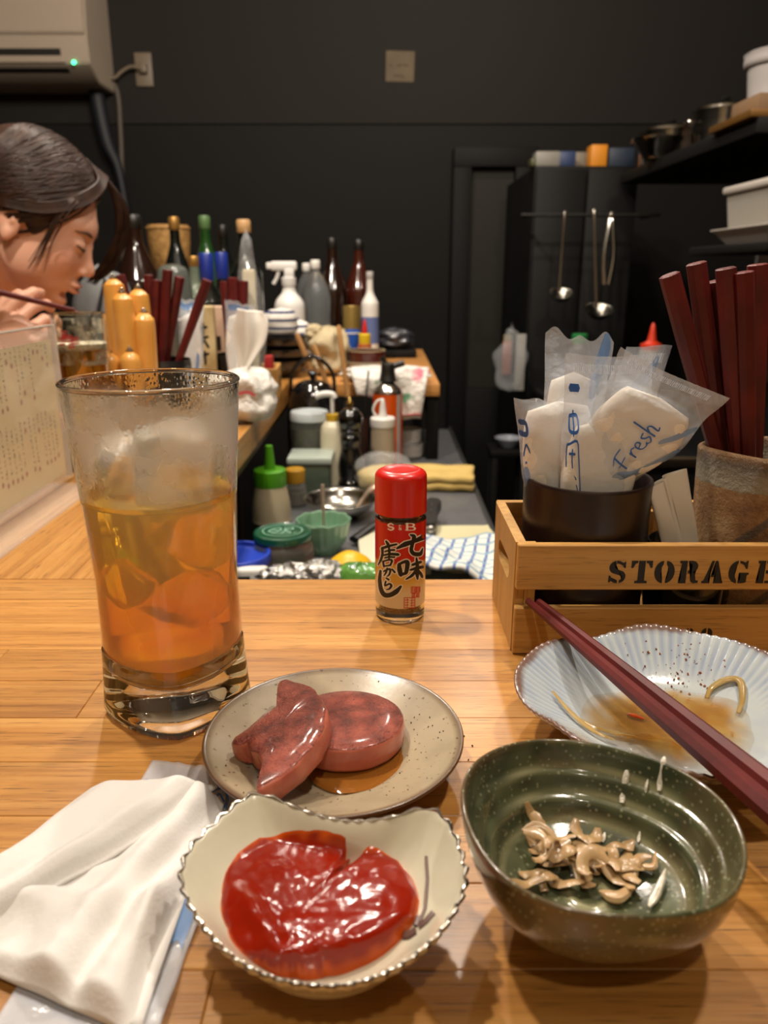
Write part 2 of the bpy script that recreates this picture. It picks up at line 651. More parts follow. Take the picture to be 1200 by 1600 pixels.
s = NT('spice_label_print')
s.set(rough=.3, coat=.2)
g = s.n('ShaderNodeSeparateXYZ'); s.l(s.coord(), g.inputs[0])
wv = s.noise(s.coord(), 60, 1)
ma = s.n('ShaderNodeMath', operation='MULTIPLY_ADD'); s.l(wv, ma.inputs[0]); ma.inputs[1].default_value = .004; s.l(g.outputs['Z'], ma.inputs[2])
mr = s.n('ShaderNodeMapRange'); s.l(ma.outputs[0], mr.inputs[0])
mr.inputs[1].default_value = .0; mr.inputs[2].default_value = .066
s.l(s.ramp(mr.outputs[0], [(.0, '#cdb791'), (.33, '#d3bd94'), (.44, '#cf9e3d'), (.60, '#d2a03c'), (.625, '#bb140c'), (1, '#c4120a')]), s.b.inputs['Base Color'])
lab = obj('label', lathe([(SR + .0002, .0105), (SR + .00025, .03), (SR + .0002, .0628)], 64), s.m, t)
INK = mat('label_ink', '#15100d', .45)
OUTL = mat('label_white', '#efe6d6', .45)
SEAL = mat('label_seal', '#c22418', .45)
ST = [  # brush strokes of the label lettering: points, widths
    ([(322, 834), (385, 800), (455, 775), (528, 742)], [16, 36, 26, 38]),
    ([(425, 722), (452, 738), (440, 800), (432, 850), (455, 880), (505, 880), (524, 835)], [14, 30, 24, 26, 30, 30, 10]),
    ([(338, 968), (342, 1010), (352, 1055)], [26, 34, 30]),
    ([(338, 966), (375, 948), (402, 950), (400, 1000), (392, 1040)], [18, 22, 32, 30, 26]),
    ([(352, 1055), (392, 1040)], [20, 22]),
    ([(442, 972), (480, 958), (512, 948)], [18, 22, 20]),
    ([(428, 1014), (480, 998), (528, 990)], [16, 24, 22]),
    ([(474, 916), (482, 980), (482, 1050), (486, 1092)], [14, 26, 28, 12]),
    ([(474, 1014), (440, 1060), (392, 1092)], [18, 22, 10]),
    ([(490, 1016), (512, 1046), (524, 1072)], [14, 22, 22]),
    ([(236, 775), (252, 800)], [14, 22]),
    ([(203, 836), (250, 818), (318, 800)], [18, 20, 14]),
    ([(206, 830), (208, 880), (196, 930), (174, 974)], [18, 18, 18, 8]),
    ([(228, 862), (266, 850), (300, 848)], [12, 14, 16]),
    ([(216, 892), (270, 882), (330, 886)], [12, 18, 22]),
    ([(228, 914), (262, 906), (302, 908)], [12, 14, 14]),
    ([(258, 812), (262, 870), (258, 930)], [12, 18, 10]),
    ([(212, 944), (220, 986)], [14, 16]),
    ([(212, 944), (262, 930), (282, 938), (270, 974)], [12, 14, 16, 14]),
    ([(222, 984), (272, 974)], [10, 14]),
    ([(218, 1026), (250, 1010), (270, 1012), (262, 1052), (244, 1068)], [12, 14, 16, 14, 8]),
    ([(246, 1000), (236, 1036), (220, 1062)], [12, 14, 8]),
    ([(284, 1008), (304, 1034)], [12, 16]),
    ([(238, 1082), (258, 1096)], [12, 14]),
    ([(234, 1110), (228, 1146), (262, 1130), (278, 1146), (262, 1172), (238, 1178)], [14, 12, 14, 18, 14, 8]),
    ([(192, 1022), (186, 1100), (198, 1180), (226, 1222), (270, 1222), (316, 1194), (352, 1152)], [18, 26, 30, 34, 34, 36, 18]),
]
obj('lettering_outline', join(*[ribbon(p, [x * 1.2 + 15 for x in wd], label_map(1), 3) for p, wd in ST]), OUTL, lab, smooth=False)
obj('lettering', join(*[ribbon(p, [x * 1.2 for x in wd], label_map(2), 3) for p, wd in ST]), INK, lab, smooth=False)
maker = [([(292, 640), (272, 628), (252, 640), (262, 654), (286, 660), (292, 672), (272, 683), (250, 672)], [9, 11, 13, 13, 13, 13, 11, 9]),
         ([(350, 650), (342, 640), (336, 652), (354, 682)], [4, 5, 5, 5]), ([(352, 664), (344, 682), (334, 674), (342, 662)], [4, 5, 5, 4]),
         ([(398, 628), (398, 683)], [17, 17]), ([(384, 629), (430, 628), (452, 640), (436, 654), (404, 655)], [6, 6, 15, 7, 5]),
         ([(404, 656), (444, 658), (460, 670), (440, 683), (384, 683)], [5, 7, 16, 7, 6])]
obj('maker_mark', join(*[ribbon(p, wd, label_map(1), 2) for p, wd in maker]), OUTL, lab, smooth=False)
seals = []
for (x0, y0, x1, y1) in ((436, 1156, 472, 1206), (478, 1156, 508, 1200), (444, 1210, 500, 1240), (380, 1246, 466, 1330)):
    seals += [ribbon([(x0, y0), (x1, y0)], 6, label_map(1), 2), ribbon([(x0, y1), (x1, y1)], 6, label_map(1), 2),
              ribbon([(x0, y0), (x0, y1)], 6, label_map(1), 2), ribbon([(x1, y0), (x1, y1)], 6, label_map(1), 2)]
    ny = 3 if y1 - y0 > 60 else 2
    for k in range(1, ny + 1):
        yy = y0 + (y1 - y0) * k / (ny + 1)
        seals.append(ribbon([(x0 + 7, yy), (x0 + (x1 - x0) * .42, yy - 3)], 6, label_map(1), 2))
        seals.append(ribbon([(x0 + (x1 - x0) * .58, yy + 3), (x1 - 6, yy)], 6, label_map(1), 2))
    seals.append(ribbon([(x0 + (x1 - x0) * .3, y0 + 6), (x0 + (x1 - x0) * .3, y1 - 6)], 5, label_map(1), 2))
    seals.append(ribbon([(x0 + (x1 - x0) * .72, y0 + 6), (x0 + (x1 - x0) * .72, y1 - 6)], 5, label_map(1), 2))
obj('red_seal', join(*seals), SEAL, lab, smooth=False)

# ------------------------------------------------------------------ tall drink glass
GX, GY = -.0995, .329
GROT = R(14)


def gsec(z, prf):
    zs = [p[0] for p in prf]
    return float(np.interp(z, zs, [p[1] for p in prf]))


OUT = [(0, .0330), (.004, .0345), (.013, .0337), (.04, .0322), (.07, .0320), (.11, .0338), (.1572, .0372)]
NEX = [(0, 1.40), (.02, 1.46), (.05, 1.72), (.09, 1.95), (.157, 2.0)]


def gpoint(a, hw, n):
    c, s_ = math.cos(a), math.sin(a)
    k = hw / ((abs(c) ** n + abs(s_) ** n) ** (1 / n))
    # rounded corners: blend towards the circle that the sides touch
    return k


def glass_fn(inner):
    def f(a, r, z, i):
        n = gsec(max(z, 0), NEX)
        n = max(n, 1.44)
        rr = gpoint(a, r, n)
        return (rr * math.cos(a + GROT), rr * math.sin(a + GROT), z)
    return f


zs_out = [0, .0012, .004, .008, .013, .02, .03, .04, .055, .07, .085, .1, .115, .13, .145, .1555]
WT = .0021


def g_in(z):
    return gsec(z, OUT) - WT - .0008 * sm(.08, .03, z)


ZJ = .034      # the solid base ends and the thin wall begins
LV = .1085     # level of the drink
ZU = LV - .002
CURVE = [(.0312, .0312), (.0300, .0270), (.0275, .0237), (.022, .0212), (.012, .0200), (0, .0197)]
base_p = [(0, .0022), (.022, .0018), (.0318, .0)] + [(gsec(z, OUT), z) for z in (.0012, .004, .008, .013, .02, .027, ZJ)]
base_p += [(gsec(ZJ, OUT) - .0004, ZJ)] + CURVE
zw = [ZJ + .0001, .055, .07, .085, .1, ZU - .0001]
low_p = [(gsec(z, OUT), z) for z in zw] + [(gsec(z, OUT) - .0003, z) for z in zw[::-1]]
zt = [ZU, .115, .123, .13, .138, .145, .15, .1555]
up_p = [(gsec(z, OUT), z) for z in zt] + [(gsec(z, OUT) - WT, z) for z in zt[::-1]]
s = NT('misted_glass')
s.set(rough=.04, ior=1.48, coat=.3, coat_rough=.02)
s.b.inputs['Base Color'].default_value = lin('#d8cfc0')
zz = s.n('ShaderNodeSeparateXYZ'); s.l(s.coord(), zz.inputs[0])


def rng(sock, a0, a1, b0=0.0, b1=1.0):
    m_ = s.n('ShaderNodeMapRange')
    s.l(sock, m_.inputs[0])
    for k_, v_ in zip((1, 2, 3, 4), (a0, a1, b0, b1)):
        m_.inputs[k_].default_value = v_
    return m_.outputs[0]


def mul(a_, b_):
    m_ = s.n('ShaderNodeMath', operation='MULTIPLY')
    s.l(a_, m_.inputs[0]); s.l(b_, m_.inputs[1])
    return m_.outputs[0]


s.b.inputs['Alpha'].default_value = .07
drops = s.n('ShaderNodeTexVoronoi'); drops.inputs['Scale'].default_value = 480; s.l(s.coord(), drops.inputs['Vector'])
s.bump(s.ramp(drops.outputs['Distance'], [(.0, (1, 1, 1)), (.42, (0, 0, 0))]), .35, .0008)
WETWALL = s.m
s = NT('fogged_glass')
s.set(rough=.02, trans=1, ior=1.48)
s.b.inputs['Base Color'].default_value = lin('#f3f2ec')
zz = s.n('ShaderNodeSeparateXYZ'); s.l(s.coord(), zz.inputs[0])
patch = s.noise(s.coord(), 40, 3)
fog = mul(mul(rng(patch, .42, .56), rng(zz.outputs['Z'], .1545, .1450)), rng(zz.outputs['Z'], .1075, .1125, .25, 1.0))
s.l(rng(fog, 0, 1, .015, .32), s.b.inputs['Roughness'])
s.l(rng(fog, 0, 1, 1.0, .80), s.b.inputs['Transmission Weight'])
drops = s.n('ShaderNodeTexVoronoi'); drops.inputs['Scale'].default_value = 420; s.l(s.coord(), drops.inputs['Vector'])
s.bump(s.ramp(drops.outputs['Distance'], [(.0, (1, 1, 1)), (.42, (0, 0, 0))]), .12, .0006)
GLASSF = s.m
t = thing('drinking_glass', 'tall misted glass with a heavy square base holding an amber iced drink', 'glass', (GX, GY, 0))
SOLIDG = mat('solid_glass', '#f3f4ef', .01, trans=1, ior=1.48)
obj('glass_base', lathe(base_p, 96, glass_fn(False)), SOLIDG, t, sharp=60)
obj('wet_wall', lathe(low_p, 96, glass_fn(False), closed=True), WETWALL, t, sharp=60)
obj('glass_wall', lathe(up_p, 96, glass_fn(False), closed=True), GLASSF, t, sharp=60)
obj('glass_rim', lathe([(gsec(.1562, OUT) - .0009 + .0013 * math.cos(k_ * PI / 5), .1562 + .0011 * math.sin(k_ * PI / 5)) for k_ in range(10)], 96, glass_fn(False), closed=True), mat('rim_glass', '#e9e2d6', .02, trans=1, ior=1.48), t)
# amber drink
zl = [ZJ, .055, .07, .085, .1]
lp = [(max(0, r_ - .0001), z_ + .0002) for r_, z_ in CURVE[::-1]]
lp += [(gsec(z, OUT) - .0006, z) for z in zl]
rL = gsec(LV, OUT) - .0024
lp += [(gsec(ZU, OUT) - .0006, ZU - .0004), (rL, LV), (rL - .0015, LV - .0006), (rL - .004, LV - .001), (.014, LV - .001), (0, LV - .001)]
s = NT('amber_drink')
s.set(rough=.0, trans=.70, ior=1.34)
gz = s.n('ShaderNodeSeparateXYZ'); s.l(s.coord(), gz.inputs[0])
nn = s.noise(s.coord(), 40, 3)
md = s.n('ShaderNodeMath', operation='MULTIPLY_ADD'); s.l(nn, md.inputs[0]); md.inputs[1].default_value = .03; s.l(gz.outputs['Z'], md.inputs[2])
mr = s.n('ShaderNodeMapRange'); s.l(md.outputs[0], mr.inputs[0]); mr.inputs[1].default_value = .03; mr.inputs[2].default_value = .125
s.l(s.ramp(mr.outputs[0], [(.0, '#ffd62a'), (.16, '#ffb400'), (.38, '#ff9c00'), (.58, '#ffbc08'), (.8, '#ffd034'), (1, '#ffdc70')]), s.b.inputs['Base Color'])
dk = obj('amber_drink', lathe(lp, 80, glass_fn(True)), s.m, None, loc=(GX, GY, 0))
tag(dk, 'amber iced drink filling the tall misted glass', 'drink')
# ice
SUBICE = mat('ice_sunk', '#ffe3ae', .1, trans=.85, ior=1.03, bump=(180, .35, .002))
ICE = mat('ice', '#f7f3ea', .16, trans=.72, ior=1.31, bump=(180, .35, .002))


def ice(sz, seed):
    bm = bmesh.new()
    bmesh.ops.create_cube(bm, size=1)
    bmesh.ops.subdivide_edges(bm, edges=bm.edges[:], cuts=5, use_grid_fill=True)
    for v in bm.verts:
        p = v.co.copy()
        d = p.normalized() * .62
        p = p.lerp(d, .55)
        q = p * 2.3 + Vector((seed * 3.1, seed, 0))
        p *= 1 + .22 * noise.noise(q)
        v.co = Vector((p.x * sz[0], p.y * sz[1], p.z * sz[2]))
    return bm_geo(bm)


ICES = [((.008, -.006, .1195), (.031, .030, .036), .3, 'largest ice lump standing out of the amber drink'),
        ((-.016, .004, .1165), (.024, .024, .026), 1.1, 'smaller ice lump showing above the amber drink beside the largest'),
        ((.010, .006, .0865), (.026, .024, .022), 2.0, 'clear ice lump under the largest one inside the amber drink'),
        ((-.012, -.012, .0700), (.020, .018, .016), 2.7, 'white ice chip floating halfway down the amber drink'),
        ((.004, .008, .0560), (.024, .022, .020), 3.3, 'lowest ice lump sunk in the amber drink')]
for i, (p, sz, sd, lb) in enumerate(ICES):
    o = obj('ice_cube', ice(sz, sd), ICE if i < 2 else SUBICE, None, loc=(GX + p[0], GY + p[1], p[2]), rot=(.3 * sd, .2 * sd, .7 * sd), sharp=None)
    tag(o, lb, 'ice', 'ice in the tall glass')

# ------------------------------------------------------------------ taupe plate with the two ham slices
PC = Vector((-.0208, .2785, 0))
PRX = .0535
s = NT('taupe_glaze')
s.set(rough=.28, coat=.3, coat_rough=.15)
v = s.coord()
f1 = s.noise(v, 45, 4)
col = s.ramp(f1, [(.35, '#8f8169'), (.62, '#a39479')])
sp = s.noise(v, 420, 2)
spm = s.ramp(sp, [(.66, (0, 0, 0)), (.72, (1, 1, 1))])
col = s.mix(spm, col, '#5d4128')
xyz = s.n('ShaderNodeSeparateXYZ'); s.l(v, xyz.inputs[0])
ln = s.n('ShaderNodeVectorMath', operation='LENGTH')
cx = s.n('ShaderNodeCombineXYZ'); s.l(xyz.outputs['X'], cx.inputs[0]); s.l(xyz.outputs['Y'], cx.inputs[1]); s.l(cx.outputs[0], ln.inputs[0])
nr = s.n('ShaderNodeMath', operation='MULTIPLY_ADD'); s.l(f1, nr.inputs[0]); nr.inputs[1].default_value = .0016; s.l(ln.outputs['Value'], nr.inputs[2])
rm = s.ramp(nr.outputs[0], [(.0528, (0, 0, 0)), (.0535, (1, 1, 1))])
s.l(s.mix(rm, col, '#4a2c16'), s.b.inputs['Base Color'])
s.bump(s.noise(v, 160, 3), .15, .0006)
TAUPE = s.m
pp = [(0, .0052), (.018, .0052), (.026, .0058), (.0285, .0074), (.033, .0092), (.042, .0128), (.050, .0162), (.0527, .0176), (.0537, .0174), (.0532, .0160), (.047, .0128), (.036, .0080), (.029, .0040), (.0275, .0006), (.0255, .0), (.0245, .0022), (0, .003)]
plate = obj('side_plate', lathe(prof(pp, 3), 96), TAUPE, None, loc=PC, sharp=None)
tag(plate, 'round taupe speckled plate with a brown rim under two ham slices', 'plate')
ham_side = mat('ham_side', '#c2715a', .35, c2='#b05a48', var=(120, .16), sss=.25, sss_scale=.004, coat=.12, coat_rough=.3, bump=(260, .25, .001))
s = NT('ham_top')
s.set(rough=.38, sss=.1, sss_scale=.002, coat=.35, coat_rough=.14)
v = s.coord()
a = s.noise(v, 110, 5, .6)
col = s.ramp(a, [(.34, '#5e2418'), (.5, '#8a3d2c'), (.66, '#a5523f')])
b = s.noise(v, 520, 3)
col = s.mix(s.ramp(b, [(.62, (0, 0, 0)), (.7, (1, 1, 1))]), col, '#55221a')
s.l(col, s.b.inputs['Base Color'])
nb = s.bump(s.noise(v, 700, 4, .65), 1.0, .0014)
HAMTOP = s.m


def slab(outline, th, rough=0.0, seed=0.0, n=3, crown=.0008):
    """thick slice with rounded edges from a closed outline; the top is its own material index 0, side 1"""
    P = cat(outline, n, True)
    c = sum(P, Vector()) / len(P)
    V, F, mi = [], [], []
    prf = [(.90, 0), (.97, .0006), (1.0, .002), (1.0, th * .5), (1.0, th - .0018), (.985, th - .0006), (.95, th), (.7, th + crown), (.35, th + crown)]
    k = len(P)
    for (sc, z) in prf:
        for i, p in enumerate(P):
            q = c + (p - c) * sc
            o = nz(p.x * 400 + seed, p.y * 400, z * 300) * rough
            V.append(Vector((q.x + o * .0012, q.y - o * .001, z + o * .0002 * (1 if z > th * .8 else 0))))
    for r in range(len(prf) - 1):
        for i in range(k):
            j = (i + 1) % k
            F.append((r * k + i, r * k + j, (r + 1) * k + j, (r + 1) * k + i))
            mi.append(0 if r >= 5 else 1)
    V.append(Vector((c.x, c.y, th + crown)))
    for i in range(k):
        F.append(((len(prf) - 1) * k + i, (len(prf) - 1) * k + (i + 1) % k, len(V) - 1))
        mi.append(0)
    F.append(tuple(range(k))[::-1])
    mi.append(1)
    return (V, F), mi


def ham(name, label, outl, th, loc, rot, rough, seed):
    geo, mi = slab(outl, th, rough, seed)
    o = obj(name, geo, [HAMTOP, ham_side], None, loc=loc, rot=rot, sharp=50)
    for p, m_ in zip(o.data.polygons, mi):
        p.material_index = m_
    return tag(o, label, 'ham', 'fried ham slices on the plate')


circ = [(.0246 * math.cos(2 * PI * i / 18) * 1.02, .0240 * math.sin(2 * PI * i / 18)) for i in range(18)]
hz = .0112
ham('ham_slice', 'whole round fried ham slice lying on the taupe plate', circ, hz, (onz(540, 1122, .0185).x, onz(540, 1122, .0185).y, .0074), (R(-1), R(1), .3), .25, 1.0)
ocx = onz(447, 1150, .024)
bite_px = [(452, 1062), (470, 1070), (495, 1082), (513, 1104), (522, 1132), (514, 1160), (488, 1188), (455, 1210), (425, 1222), (408, 1224), (424, 1208), (434, 1190), (418, 1184), (410, 1170), (398, 1164), (392, 1150), (380, 1152), (365, 1143), (392, 1130), (418, 1112), (440, 1103), (452, 1088), (443, 1072)]
bo = [tuple((onz(x, y, .024) - ocx).xy) for x, y in bite_px]
ham('ham_slice', 'bitten fried ham slice leaning on the whole round slice', bo, .0100, (ocx.x, ocx.y, .0150), (R(2), R(-13), 0), 1.0, 5.0)
# cooking juice in the well of the plate
jz = .0062
jo = cat([(.024, -.004), (.0265, .006), (.023, .016), (.014, .019), (0, .018), (-.012, .012), (-.014, .0), (-.01, -.014), (.0, -.0225), (.012, -.022), (.02, -.015)], 5, True)
jo = [Vector((p.x * 1.12 + .002, p.y * 1.08 - .001, 0)) for p in jo]
jg = [Vector((p.x, p.y, .0016 * sm(.024, .03, p.length))) for p in jo]
ji = [Vector((p.x * .93, p.y * .93, .0011)) for p in jo]
k = len(jg)
F = [(i, (i + 1) % k, k + (i + 1) % k, k + i) for i in range(k)] + [tuple(range(k, 2 * k))]
tag(obj('ham_juice', (jg + ji, F), mat('ham_juice', '#b9762f', .12, trans=.55, ior=1.35, coat=.5), None, loc=(PC.x, PC.y, jz)), 'thin amber grease pool around the ham slices on the taupe plate', 'juice', kind='stuff')
# pepper specks: uncountable crumbs on the plate and the wood beside it
pv, pf = [], []
rp = random.Random(11)


def speck(p, sz, rnd):
    n = len(pv)
    e = Euler((rnd.random() * 6, rnd.random() * 6, rnd.random() * 6)).to_matrix()
    for d in ((1, 0, 0), (-1, 0, 0), (0, .8, 0), (0, -.8, 0), (0, 0, .6), (0, 0, -.6)):
        pv.append(Vector(p) + e @ (Vector(d) * sz))
    for f_ in ((0, 2, 4), (2, 1, 4), (1, 3, 4), (3, 0, 4), (2, 0, 5), (1, 2, 5), (3, 1, 5), (0, 3, 5)):
        pf.append(tuple(n + q for q in f_))


def plate_z(r):
    return float(np.interp(r, [0, .026, .0285, .033, .042, .050, .0527], [.0052, .0058, .0074, .0092, .0128, .0162, .0176]))


for i in range(70):
    a, r = rp.uniform(0, 2 * PI), rp.uniform(.022, .049)
    if rp.random() < .5: a = rp.gauss(.1, .6)
    speck((r * math.cos(a), r * math.sin(a), plate_z(r) + .0002), rp.uniform(.00018, .0006), rp)
for (x, y) in ((732, 1187), (744, 1192), (738, 1165), (725, 1150)):
    p = onz(x, y, .0004)
    speck((p.x - PC.x, p.y - PC.y, .0004), .0006, rp)
pz = obj('pepper_specks', (pv, pf), mat('pepper', '#2a1a10', .7), None, smooth=False, loc=PC)
tag(pz, 'black pepper specks scattered over the taupe plate', 'pepper', kind='stuff')

# ------------------------------------------------------------------ cream dish with ketchup
KZ = .027
rim_px = [(405, 1241, .004), (440, 1252, .003), (490, 1272, .0012), (545, 1283, .0005), (600, 1279, .001), (640, 1268, .002), (668, 1264, .0028), (690, 1274, .0025), (708, 1300, .001), (722, 1340, 0), (727, 1375, 0), (715, 1412, 0), (682, 1462, 0), (625, 1508, 0), (565, 1533, 0), (505, 1540, 0), (435, 1530, 0), (372, 1500, 0), (322, 1452, 0), (292, 1402, 0), (284, 1362, .0002), (300, 1322, .001), (338, 1284, .002), (378, 1250, .0035)]
rim_w = [onz(x, y, KZ + h) for x, y, h in rim_px]
KC = Vector((-.0170, .1835, 0))
_rc = cat([tuple(q) for q in rim_w], 6, True)
rimf = poly_r([(p.x, p.y) for p in _rc], KC.x, KC.y)
_ra = sorted((math.atan2(p.y - KC.y, p.x - KC.x), p.z) for p in _rc)


def rim_z(a):
    return float(np.interp(a, [q[0] for q in _ra], [q[1] for q in _ra]))


KMEAN = .0420


def kd(a, r, z, i):
    rr = rimf(a)
    am = (a + PI) % (2 * PI) - PI
    f = r  # profile radius is given as a fraction of the rim radius
    blend = sm(.35, .95, f)
    rad = f * (KMEAN * (1 - blend) + rr * blend)
    scal = 0
    if f > .93 and not (.95 < am < 2.0):
        scal = .0005 * math.sin(a * 46) * sm(.93, 1.0, f)
    zz_ = z + (rim_z(am) - KZ) * sm(.6, 1, f)
    return ((rad + scal) * math.cos(a), (rad + scal) * math.sin(a), zz_ + .5 * scal)


KF = [0, .2, .42, .6, .78, .91, .975, 1.0]
KH = [.0105, .0106, .0118, .0148, .0195, .0240, .0265, .0270]
kp = list(zip(KF, KH)) + [(1.012, .0263), (.99, .0246), (.90, .0206), (.74, .0148), (.56, .0100), (.40, .0068), (.33, .0052), (.32, .0), (.28, .0), (.27, .004), (0, .0045)]
CREAM = mat('cream_glaze', '#bfb9a2', .22, c2='#c9c3ad', var=(60, .2), coat=.5, coat_rough=.08, bump=(140, .05, .0005))
dish = thing('sauce_dish', 'cream scallop-edged dish with a silver rim and two raised lobes, full of ketchup', 'dish', KC)
obj('bowl', lathe(prof(kp, 3), 220, kd), CREAM, dish, sharp=None)
SILV = mat('silver_lustre', '#a9a39a', .22, metal=1, bump=(500, .3, .0005))
rimpts = []
for j in range(220):
    a = 2 * PI * j / 220
    q = Vector(kd(a, 1.003, .0269, 0))
    rimpts.append(q)
obj('silver_rim', tube(rimpts, [.00062 + .0002 * math.sin(j * 1.31) for j in range(220)], 8, closed=True), SILV, dish)
# painted flower sprig on the inside


def dish_floor(x, y):
    dx, dy = x - KC.x, y - KC.y
    r, a = math.hypot(dx, dy), math.atan2(dy, dx)
    rr = rimf(a)
    lo, hi = 0.0, 1.0
    for _ in range(18):
        f = (lo + hi) / 2
        b = sm(.35, .95, f)
        if f * (KMEAN * (1 - b) + rr * b) < r: lo = f
        else: hi = f
    return float(np.interp(lo, KF, KH)) + (rim_z(a) - KZ) * sm(.6, 1, lo)


def dish_inside(px, py):
    d = Vector(ray(px, py))
    for i in range(240):
        p = Vector((0, 0, EYE)) + d * (.12 + i * .0008)
        fz = dish_floor(p.x, p.y)
        if p.z <= fz + .0004:
            return Vector((p.x - KC.x, p.y - KC.y, fz + .0004))
    return Vector((0, 0, .02))


SPR = mat('painted_sprig', '#5a4038', .4)
sp = []
for P_, wd in (([(666, 1338), (668, 1375), (664, 1420), (656, 1440)], .0005), ([(678, 1428), (665, 1442), (655, 1450)], .0012), ([(650, 1455), (640, 1462), (632, 1464)], .0016), ([(655, 1432), (650, 1448)], .001)):
    sp.append(tube([dish_inside(x, y) for x, y in P_], wd, 6, flat=.5))
obj('painted_sprig', join(*sp), SPR, dish)
# ketchup
kc_px = (450, 1458)
kpx = [(345, 1400), (352, 1360), (372, 1330), (405, 1308), (440, 1300), (480, 1296), (520, 1298), (543, 1306), (551, 1322), (547, 1340), (538, 1366), (528, 1398), (537, 1397), (553, 1364), (568, 1330), (577, 1319), (592, 1322), (622, 1342), (645, 1372), (656, 1405), (650, 1436), (630, 1462), (600, 1490), (560, 1513), (510, 1526), (460, 1526), (412, 1512), (378, 1488), (355, 1450)]
kw = [dish_inside(x, y) + KC for x, y in kpx]
kz0 = .0208
kcw = onz(*kc_px, kz0)
kf = poly_r([(p.x, p.y) for p in kw], kcw.x, kcw.y)
V, F = [], []
NA, NR = 320, 30


for i in range(NR + 1):
    for j in range(NA):
        a = 2 * PI * j / NA - PI
        f = i / NR
        rad = kf(a) * f
        x, y = kcw.x + rad * math.cos(a), kcw.y + rad * math.sin(a)
        edge = math.sqrt(max(0, 1 - f ** 8))
        lx, ly = rad * math.cos(a), rad * math.sin(a)
        sw = math.sin(2.0 * a + 210 * math.hypot(lx, ly)) * .0008 * (1 - f) * min(1, f * 3)
        bumpz = nz(lx * 120, ly * 120, 3.0) * .0008 + nz(lx * 330, ly * 330, 1) * .0003
        ridge = .0022 * math.exp(-((lx + .006 + ly * .7) / .004) ** 2) * math.exp(-((ly - .003) / .012) ** 2)
        top = kz0 + .0008 + sw + bumpz + ridge
        fl_ = dish_floor(x, y)
        V.append(Vector((x - KC.x, y - KC.y, fl_ - .0003 + max(.0016 + bumpz * .8, top - fl_) * edge)))
for i in range(NR):
    for j in range(NA):
        q = (j + 1) % NA
        F.append((i * NA + j, i * NA + q, (i + 1) * NA + q, (i + 1) * NA + j)[::-1])
s = NT('ketchup')
s.set(rough=.17, sss=.15, sss_scale=.002, spec=.4)
v = s.coord()
kat = s.n('ShaderNodeAttribute', attribute_name='col')
s.l(kat.outputs['Color'], s.b.inputs['Base Color'])
s.b.inputs['Subsurface Radius'].default_value = (1, .2, .05)
s.bump(s.noise(v, 260, 3, .5), .14, .001)
kcol = []
for i in range(NR + 1):
    for j in range(NA):
        e_ = sm(.955, 1.0, i / NR + .03 * nz(j * .15, i * .2))
        kcol.append(Vector(lin('#7d1603')[:3]).lerp(Vector(lin('#c4520c')[:3]), e_))
kt = obj('ketchup', (V, F), s.m, None, loc=KC, sharp=None, cols=kcol)
tag(kt, 'red glossy ketchup spread in the cream scallop-edged dish', 'ketchup')

# ------------------------------------------------------------------ green ridged bowl
GB = Vector((.0655, .1985, 0))
GIN = [(0, .0100), (.0035, .0100), (.0062, .0108), (.0075, .0102), (.012, .0104), (.020, .0118), (.0262, .0142), (.0285, .0152), (.0300, .0172), (.0312, .0215), (.0322, .0228), (.0340, .0236), (.0352, .0262), (.0360, .0295), (.0368, .0306), (.0382, .0314), (.0392, .0345), (.0400, .0385), (.0406, .0405)]
gpf = prof(GIN, 2) + prof([(.0413, .0410), (.0420, .0402), (.0418, .0375), (.0400, .0285), (.0350, .0185), (.0265, .0100), (.0190, .0062), (.0150, .0048), (.0142, .003), (.0140, .0), (.0115, .0), (.0110, .0025), (0, .003)], 3)
gcol = []


def gfn(a, r, z, i):
    w_ = sm(.014, .036, r)
    wob = 1 + w_ * (.030 * math.cos(3 * a + .6) + .022 * math.cos(2 * a - .4) + .010 * math.sin(5 * a))
    dz = w_ * (.0010 * math.sin(2 * a + 1.0) + .0008 * math.sin(3 * a) - .0030 * math.cos(a)) * sm(.0, .03, z)
    return (r * wob * math.cos(a), r * wob * math.sin(a), z + dz)


gg = lathe(gpf, 120, gfn)
LIGHT, MIDG, DKG, BRN = lin('#99956f'), lin('#51563c'), lin('#363b28'), lin('#55402a')
for p in gg[0]:
    r = math.hypot(p.x, p.y)
    n = nz(p.x * 120, p.y * 120, p.z * 120)
    c = Vector(DKG[:3]).lerp(Vector(MIDG[:3]), max(0, min(1, .5 + 1.1 * n)))
    for rr, zz_ in ((.0065, .0108), (.0290, .0156), (.0330, .0234), (.0374, .0310)):
        dd = math.hypot((r - rr) * .7, p.z - zz_)
        c = c.lerp(Vector(LIGHT[:3]), .8 * math.exp(-(dd / .0013) ** 2))
    if p.z > .036 and r > .0395:
        c = c.lerp(Vector(BRN[:3]), .7 * sm(.038, .0415, p.z + n * .002))
    if r > np.interp(p.z, [.0, .01, .02, .03, .04], [.012, .0240, .0335, .0385, .0412]):
        c = c.lerp(Vector(lin('#5f4f34')[:3]), .45)
    gcol.append(c)
GGREEN = vcol_mat('green_glaze', .2, coat=.6, coat_rough=.08, speck=(430, .28, '#7c7b60'), bump=(220, .2, .0008))
gb = obj('small_bowl', gg, GGREEN, None, loc=GB, sharp=None, cols=gcol)
tag(gb, 'green speckled ridged bowl with shredded fish leftovers', 'bowl')
# leftovers in the bowl
rf = random.Random(5)
STRIP = mat('fish_shreds', '#b9986a', .42, c2='#94754a', var=(150, .2), sss=.2, sss_scale=.003, coat=.4, coat_rough=.2)


def bowl_z(x, y):
    r = math.hypot(x, y)
    return float(np.interp(r, [q[0] for q in GIN], [q[1] for q in GIN]))


